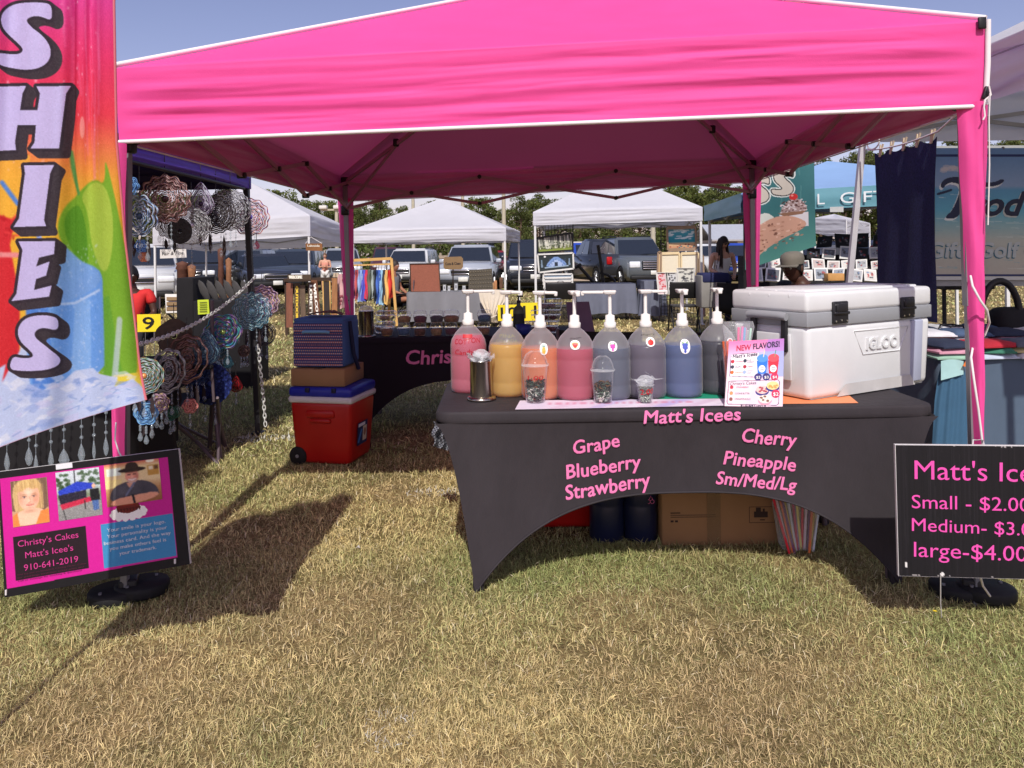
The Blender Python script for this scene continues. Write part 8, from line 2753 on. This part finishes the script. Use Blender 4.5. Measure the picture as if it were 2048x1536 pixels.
c.poly([(1568, 440), (1634, 442), (1634, 480), (1580, 470)], (226, 220, 224)); c.poly([(1566, 436), (1630, 438), (1620, 446), (1580, 446)], (150, 112, 90))
c.poly(smoothpoly([(1512, 462), (1520, 434), (1540, 430), (1560, 446), (1556, 470)], 1), (222, 226, 216))
c.poly(smoothpoly([(1490, 470), (1530, 452), (1560, 442), (1600, 446), (1634, 470), (1620, 486), (1560, 500), (1520, 520), (1490, 540)], 2), (212, 164, 142))
for k in range(70): c.ell(rng.uniform(1496, 1624), rng.uniform(452, 514), rng.uniform(1.5, 5), rng.uniform(1, 3), [(120, 78, 66), (236, 198, 178), (186, 134, 112)][k % 3], .75)
tf = thing('feather_flag', 'teal feather flag printed with pale letters, cookies and a sundae', 'flag', P(1500, 505, TD) * (1, 1, 0))


def tmap(X, Y):
    u = (np.asarray(X) - 1490) / 160; v = (np.asarray(Y) + 40) / 580
    x = 1490 + u * np.interp(v, [0, .1, .6, 1], [158, 152, 138, 142])
    y = np.asarray(Y) - 48 * u * np.clip((v - .7) / .3, 0, 1)
    y = np.where(v < .2, y + (1 - v / .2) * (60 * (1 - u) ** 1.5), y)
    return PV(x, y, TD + .05 * np.sin(u * 6 + v * 4) + .06 * np.sin(v * 7))


c.mesh('banner', tmap, flagm, tf)
mb = MB(); mb.tube([P(1488, 505, TD + .04) * (1, 1, 0), P(1488, 300, TD + .04), P(1490, 60, TD + .04), P(1540, -2, TD + .04), P(1640, -42, TD + .03)], [.016, .014, .012, .01, .005], 8); mb.build('pole', black_pl, tf)

# ------------------------------------------------------------------ people
def skin_geo(nodes, edges, root=0, sub=1):
    me = bpy.data.meshes.new('skeleton')
    me.from_pydata([tuple(float(q) for q in n[0]) for n in nodes], edges, [])
    o = bpy.data.objects.new('skeleton', me)
    COL.objects.link(o)
    md = o.modifiers.new('skin', 'SKIN'); md.use_smooth_shade = True
    if sub:
        s2 = o.modifiers.new('sub', 'SUBSURF'); s2.levels = sub; s2.render_levels = sub
    for i, n in enumerate(nodes):
        r = n[1]
        me.skin_vertices[0].data[i].radius = (r, r) if np.isscalar(r) else r
        me.skin_vertices[0].data[i].use_root = (i == root)
    dg = bpy.context.evaluated_depsgraph_get(); dg.update()
    m2 = bpy.data.meshes.new_from_object(o.evaluated_get(dg))
    vs = np.array([v.co[:] for v in m2.vertices]); fs = [list(p.vertices) for p in m2.polygons]
    bpy.data.objects.remove(o); bpy.data.meshes.remove(me); bpy.data.meshes.remove(m2)
    return vs, fs


def head_geo(R, c, s_):
    """head 0.23 high: skull, jaw, brow, nose, lips, ears"""
    n, m = 28, 22
    vs = []
    for i in range(m + 1):
        th = PI * i / m
        for j in range(n):
            ph = 2 * PI * j / n
            x = math.sin(th) * math.sin(ph); y = -math.sin(th) * math.cos(ph); z = math.cos(th)
            X, Y, Z = x * .074, y * .094, z * .115
            if z < -.1:
                k = 1 + .28 * z; X *= k; Y *= 1 + (.10 * z if y < 0 else .35 * z)
            f = max(0, -y)
            Y -= .022 * math.exp(-((x / .16) ** 2 + ((z + .12) / .16) ** 2)) * (f > 0)
            Y -= .006 * math.exp(-((x / .45) ** 2 + ((z - .22) / .1) ** 2)) * (f > 0)
            Y += .008 * math.exp(-(((abs(x) - .36) / .16) ** 2 + ((z - .06) / .1) ** 2)) * (f > 0)
            Y -= .006 * math.exp(-((x / .3) ** 2 + ((z + .45) / .08) ** 2)) * (f > 0)
            Y -= .008 * math.exp(-((x / .25) ** 2 + ((z + .82) / .14) ** 2)) * (f > 0)
            vs.append((X, Y, Z))
    fs = [(i * n + j, (i + 1) * n + j, (i + 1) * n + (j + 1) % n, i * n + (j + 1) % n) for i in range(m) for j in range(n)]
    mb = MB(); mb.add(vs, fs, 0, True)
    for sx_ in (-1, 1):
        mb.sphere((sx_ * .076, .012, -.005), (.010, .018, .030), 10)
    v = np.array(mb.v) * s_
    return v @ R.T + c, mb.f


def person(lb, loc, rz, s_, J, skin, top, bottom, hair, hairlen, headR=None, cap=None, topname='shirt', sleeve=True, longpants=True, hang_hair=None, face_m=None, shoes=None, glasses=False):
    """J: joints in metres in the person's own frame (x left-right, -y forward, z up)"""
    R = rotz(rz)
    t = thing('person', lb, 'person', loc)
    W_ = lambda p: np.asarray(loc, float) + R @ (np.asarray(p, float) * s_)
    hR = R @ (headR if headR is not None else np.eye(3))
    nodes, edges = [], []

    def nd(p, r): nodes.append((W_(p), r * s_)); return len(nodes) - 1
    pel = nd(J['pelvis'], .125); bl = nd(lerp(J['pelvis'], J['chest'], .5), .115); ch = nd(J['chest'], .125)
    nk0 = nd(lerp(J['chest'], J['neck'], .75), .075); nk = nd(J['neck'], .058); hd = nd(lerp(J['neck'], J['head'], .55), .05)
    edges += [(pel, bl), (bl, ch), (ch, nk0), (nk0, nk), (nk, hd)]
    for s2, nm in ((-1, 'L'), (1, 'R')):
        sh, el, wr = J['sh' + nm], J['el' + nm], J['wr' + nm]
        a = nd(sh, .056); b = nd(lerp(sh, el, .5), .047); c2 = nd(el, .040); d = nd(lerp(el, wr, .45), .036); e = nd(wr, .026)
        dirv = np.array(wr, float) - np.array(el, float); dirv /= np.linalg.norm(dirv)
        pm = np.array(wr, float) + dirv * .055; p_ = nd(pm, .033)
        edges += [(ch, a), (a, b), (b, c2), (c2, d), (d, e), (e, p_)]
        sd = np.cross(dirv, [0, 1.0, .01]); sd /= np.linalg.norm(sd)
        curl = np.cross(sd, dirv) * s2
        for k, (o, L) in enumerate(((-.028, .065), (-.010, .078), (.010, .074), (.028, .058))):
            f1 = nd(pm + dirv * .035 + sd * o, .010); f2 = nd(pm + dirv * (.035 + L * .55) + sd * o * 1.1 + curl * .012, .009); f3 = nd(pm + dirv * (.03 + L * .9) + sd * o * 1.1 + curl * .034, .0075)
            edges += [(p_, f1), (f1, f2), (f2, f3)]
        t1 = nd(pm - sd * .032 * 1.0 + dirv * .0 + curl * .012, .011); t2 = nd(pm - sd * .055 + dirv * .035 + curl * .025, .009)
        edges += [(p_, t1), (t1, t2)]
        hp, kn, ak = J['hp' + nm], J['kn' + nm], J['an' + nm]
        a = nd(hp, .086); b = nd(lerp(hp, kn, .5), .073); c2 = nd(kn, .055); d = nd(lerp(kn, ak, .35), .052); e = nd(ak, .036)
        f = nd(np.array(ak, float) + J.get('toe', np.array([0, -.15, -.045])), .034)
        edges += [(pel, a), (a, b), (b, c2), (c2, d), (d, e), (e, f)]
    vs, fs = skin_geo(nodes, edges, 0, 1)
    hv, hf = head_geo(hR, W_(J['head']), s_)
    n = len(vs)
    allv = np.concatenate([vs, hv]); allf = fs + [tuple(i + n for i in f) for f in hf]
    link_mesh('body', allv, allf, skin, t, smooth=[True] * len(allf))

    def cloth(nm, keys, m, grow):
        nn, ee = [], []
        for chain_, rad in keys:
            pr = None
            for p, r in zip(chain_, rad):
                hit = [i for i, q in enumerate(nn) if np.linalg.norm(q[0] - W_(p)) < 1e-5]
                if hit: cur = hit[0]
                else: nn.append((W_(p), (r + grow) * s_)); cur = len(nn) - 1
                if pr is not None and pr != cur: ee.append((pr, cur))
                pr = cur
        v, f = skin_geo(nn, ee, 0, 1)
        return link_mesh(nm, v, f, m, t, smooth=[True] * len(f))
    P_, Cc, Nk = J['pelvis'], J['chest'], J['neck']
    low = np.array(P_, float) + np.array([0, 0, -.05])
    keys = [((low, P_, lerp(P_, Cc, .5), Cc, lerp(Cc, Nk, .7)), (.13, .13, .122, .13, .085))]
    if sleeve:
        for nm in 'LR': keys.append(((Cc, J['sh' + nm], lerp(J['sh' + nm], J['el' + nm], .62)), (.13, .062, .056)))
        if sleeve == 'long':
            for nm in 'LR': keys.append(((lerp(J['sh' + nm], J['el' + nm], .62), J['el' + nm], lerp(J['el' + nm], J['wr' + nm], .85)), (.056, .05, .04)))
    else:
        for nm in 'LR': keys.append(((Cc, lerp(Cc, J['sh' + nm], .75)), (.13, .058)))
    cloth(topname, keys, top, .012)
    keys = []
    for nm in 'LR':
        en = lerp(J['kn' + nm], J['an' + nm], .85) if longpants else lerp(J['hp' + nm], J['kn' + nm], .7)
        if longpants: keys.append(((P_, J['hp' + nm], lerp(J['hp' + nm], J['kn' + nm], .5), J['kn' + nm], en), (.13, .092, .08, .064, .05)))
        else: keys.append(((P_, J['hp' + nm], en), (.13, .095, .088)))
    cloth('trousers' if longpants else 'shorts', keys, bottom, .010)
    for nm in 'LR':
        a = W_(J['an' + nm]); tv = np.array(J.get('toe', np.array([0, -.15, -.045])), float)
        b_ = W_(np.array(J['an' + nm], float) + tv * .55 + np.array([0, 0, -.018]))
        mb = MB(); mb.rbox(b_, np.array([.092, .27, .075]) * s_, .03 * s_, 3, R=R @ rotz(math.atan2(tv[0], -tv[1]) if abs(tv[1]) + abs(tv[0]) > .02 else 0)); mb.build('shoe', shoes or M('dark_shoe', C(44, 40, 40), rough=.7), t)
    # face details
    hc = W_(J['head'])
    fp = lambda x, y, z: hc + hR @ (np.array([x, y, z]) * s_)
    ey = MB()
    for sx_ in (-1, 1):
        e_ = MB(); e_.sphere(fp(sx_ * .030, -.080, .008), .0105 * s_, 10); e_.build('eye', M('eye_white', C(226, 222, 216), rough=.2), t)
        e_ = MB(); e_.sphere(fp(sx_ * .030, -.0885, .008), .0052 * s_, 8); e_.build('iris', M('dark_iris', C(40, 28, 22), rough=.2), t)
        e_ = MB(); e_.tube([fp(sx_ * .016, -.094, .030), fp(sx_ * .032, -.091, .034), fp(sx_ * .050, -.080, .029)], .0035 * s_, 6); e_.build('eyebrow', hair, t)
    e_ = MB(); e_.tube([fp(-.022, -.089, -.050), fp(-.008, -.0985, -.049), fp(.008, -.0985, -.049), fp(.022, -.089, -.050)], .0045 * s_, 6); e_.build('lips', face_m or M('lip_tone', C(160, 84, 76), rough=.5), t)
    if glasses:
        e_ = MB()
        for sx_ in (-1, 1): e_.rbox(fp(sx_ * .032, -.098, .008), np.array([.05, .012, .036]) * s_, .008 * s_, R=hR)
        e_.bar(fp(-.01, -.1, .014), fp(.01, -.1, .014), .006 * s_)
        for sx_ in (-1, 1): e_.bar(fp(sx_ * .058, -.096, .014), fp(sx_ * .078, .01, .014), .005 * s_)
        e_.build('sunglasses', M('dark_lens', C(24, 22, 24), rough=.15), t)
    # hair: cap over the skull, with optional length
    hm = MB()
    nn_, mm_ = 28, 14
    V = []
    for i in range(mm_ + 1):
        for j in range(nn_):
            ph = 2 * PI * j / nn_
            back = (1 - math.cos(ph - PI)) / 2 if False else (1 + math.cos(ph - PI)) / 2
            lim = .42 + .36 * back
            th = PI * lim * i / mm_
            x = math.sin(th) * math.sin(ph); y = -math.sin(th) * math.cos(ph); z = math.cos(th)
            V.append(fp(x * .081, y * .101 + .004, z * .122 + .003))
    hm.add(V, [(i * nn_ + j, (i + 1) * nn_ + j, (i + 1) * nn_ + (j + 1) % nn_, i * nn_ + (j + 1) % nn_) for i in range(mm_) for j in range(nn_)], 0, True)
    if hairlen > 0:
        r_ = np.random.default_rng(int(abs(loc[0]) * 100))
        for k in range(70):
            ph = r_.uniform(.30, 1.70) * PI if k % 4 else r_.uniform(.27, .34) * PI * (1 if k % 8 else -1)
            x = math.sin(ph); y = -math.cos(ph)
            p0 = fp(x * .076, y * .095 + .006, .05); p1 = fp(x * .088, y * .104 + .01, -.05)
            L = hairlen * r_.uniform(.75, 1.05)
            p2 = p1 + np.array([r_.normal(0, .012), r_.normal(0, .012), -L * .5]) * s_; p3 = p1 + np.array([r_.normal(0, .02), r_.normal(0, .02), -L]) * s_
            hm.tube([p0, p1, p2, p3], np.array([.011, .013, .011, .004]) * s_, 5)
    hm.build('hair', hair, t)
    if cap is not None:
        cm = MB()
        cm.lathe(hc + hR @ (np.array([0, .004, .045]) * s_), [(.090 * s_, -.01 * s_), (.092 * s_, .03 * s_), (.085 * s_, .065 * s_), (.05 * s_, .088 * s_), (0, .094 * s_)], 28, R=hR, sy=1.16, cap=False)
        ck_ = cm.build('cap', cap, t)
        U, V2 = np.meshgrid(np.linspace(-1, 1, 16), np.linspace(0, 1, 6))
        g = np.zeros((6, 16, 3))
        for i in range(6):
            for k in range(16):
                a = U[i, k] * 1.15; rr = .098 + .072 * V2[i, k]
                g[i, k] = fp(math.sin(a) * .092 * (1 + .12 * V2[i, k]), -math.cos(a) * rr * 1.05 + .004 - .02 * V2[i, k], .036 - .012 * V2[i, k] * abs(U[i, k]) ** 2)
        bm_ = MB(); bm_.grid(g); bm_.grid(g[::-1] + hR @ np.array([0, 0, -.006])); bm_.build('cap_peak', cap, ck_)
    return t


def standing(lean=0.0, arms='down'):
    J = dict(pelvis=(0, 0, .95), chest=(0, -.02 - lean, 1.28), neck=(0, -.02 - lean, 1.46), head=(0, -.04 - lean * 1.3, 1.60),
             hpL=(-.10, 0, .90), hpR=(.10, 0, .90), knL=(-.11, -.02, .50), knR=(.11, -.03, .50), anL=(-.11, .02, .085), anR=(.12, .02, .085),
             shL=(-.185, -.02 - lean, 1.40), shR=(.185, -.02 - lean, 1.40))
    if arms == 'down': J.update(elL=(-.23, .02, 1.12), elR=(.23, .02, 1.12), wrL=(-.24, -.06, .88), wrR=(.24, -.06, .88))
    elif arms == 'work': J.update(elL=(-.24, -.06, 1.12), elR=(.24, -.06, 1.12), wrL=(-.13, -.27, 1.02), wrR=(.13, -.27, 1.02))
    elif arms == 'fold': J.update(elL=(-.24, -.06, 1.12), elR=(.24, -.06, 1.12), wrL=(-.02, -.20, 1.18), wrR=(.05, -.22, 1.14))
    return {k: np.array(v, float) for k, v in J.items()}


def sitting(arms='lap'):
    J = dict(pelvis=(0, .0, .50), chest=(0, .02, .84), neck=(0, .0, 1.02), head=(0, -.03, 1.16), hpL=(-.10, -.02, .48), hpR=(.10, -.02, .48), knL=(-.13, -.43, .50), knR=(.13, -.43, .50),
             anL=(-.13, -.46, .085), anR=(.13, -.46, .085), shL=(-.185, .02, .96), shR=(.185, .02, .96), elL=(-.25, -.02, .70), elR=(.25, -.02, .70), wrL=(-.12, -.24, .60), wrR=(.12, -.24, .60))
    return {k: np.array(v, float) for k, v in J.items()}


sk_l = M('fair_skin', C(206, 156, 130), rough=.55, var=.06); sk_d = M('deep_brown_skin', C(78, 50, 40), rough=.5, var=.08); sk_t = M('tan_skin', C(170, 116, 92), rough=.55, var=.06)
hair_b = M('dark_brown_hair', C(44, 32, 28), rough=.6, var=.25, vs=40); hair_k = M('black_hair', C(22, 19, 20), rough=.6, var=.2); hair_g = M('light_brown_hair', C(110, 80, 60), rough=.6, var=.25)
lip_d = M('deep_lip', C(110, 62, 58), rough=.5)
g_ = lambda x, D: P(x, 505, D) * (1, 1, 0)
person('person with long dark hair in a white tank top, looking down over the storage box', g_(1442, 13.4), .15, .94, standing(.05, 'work'), sk_l, M('white_tank', C(228, 226, 222, .88), rough=.8, var=.04), M('navy_jeans', C(36, 40, 66), rough=.85, var=.1), hair_b, .42,
       headR=rotz(.35) @ rotx(.35), topname='tank_top', sleeve=False, glasses=True)
JC = sitting()
JC.update({k: np.array(v) for k, v in dict(chest=(0, -.02, .88), neck=(0, -.08, 1.05), head=(0, -.15, 1.145), shL=(-.19, -.04, 1.01), shR=(.19, -.04, 1.01)).items()})
person('person seated behind the white cooler in a flat peaked grey cap and dark jacket', (*P(1608, 505, 6.75)[:2], .04), -1.0, 1.03, JC, sk_d, M('black_jacket', C(32, 30, 34), rough=.8, var=.15), M('dark_trousers', C(40, 40, 46), rough=.85), hair_k, 0,
       headR=rotz(.1) @ rotx(.12), cap=M('grey_cap', C(112, 107, 98), rough=.8, var=.08), topname='jacket', sleeve='long', face_m=lip_d)
camp_chair('black camp chair holding the person in the grey cap', 1608, 6.78, -1.15, 1.0)
person('smiling person in a red shirt seated at the flag edge', (*P(263, 505, 9.4)[:2], 0), .3, 1.0, sitting(), sk_d, M('red_shirt', C(206, 44, 44), rough=.8, var=.08), M('dark_trousers', None), hair_k, 0, face_m=lip_d, headR=rotx(.1))
camp_chair('black camp chair holding the smiling person in red', 263, 9.42, .3)
person('person with tied hair in a peach top and white shorts beyond the plank signs', g_(650, 27.5), .1, .84, standing(0, 'fold'), sk_l, M('peach_top', C(206, 140, 120), rough=.8), M('white_shorts', C(226, 224, 220, .88), rough=.8), hair_g, 0, longpants=False, sleeve=False, topname='top')
person('person in a red patterned top standing at the print racks beside the navy towel', g_(1757, 13.2), .5, 1.0, standing(.02, 'work'), sk_t, M('red_patterned_top', C(176, 36, 44), rough=.8, var=.5, vs=26), M('dark_trousers', None), hair_k, 0, topname='top')
person('person in dark shorts seated behind the shirt rack with bare legs showing', (*P(786, 505, 15.0)[:2], .05), 1.2, .95, sitting(), sk_t, M('grey_tee', C(120, 120, 124), rough=.8), M('dark_trousers', None), hair_b, 0, longpants=False)

# ------------------------------------------------------------------ small things in the grass
q = G(715, 1098, .012)
mb = MB(); mb.add([q + np.array(p) for p in ((-.012, 0, 0), (.002, -.008, .012), (.014, 0, .004), (.004, .010, .016))], [(0, 1, 3), (1, 2, 3)])
tagp(mb.build('paper_scrap', M('white_card', None), None, loc=q), 'tiny white scrap of paper lying on the lawn', 'litter')
q = G(1868, 1243, 0)
t = thing('dandelion', 'single small yellow flower in the grass below the price board', 'flower', q)
MB().tube([q, q + (.004, 0, .035)], .0012, 5).build('stem', M('flower_stem', C(110, 130, 60), rough=.8), t)
mb = MB()
for k in range(14):
    a = k / 14 * 2 * PI; mb.add([q + (.004, 0, .036), q + (.004 + .008 * math.cos(a), .008 * math.sin(a), .039), q + (.004 + .008 * math.cos(a + .4), .008 * math.sin(a + .4), .039)], [(0, 1, 2)])
mb.build('petals', M('yellow_petal', C(240, 210, 40), rough=.7), t)
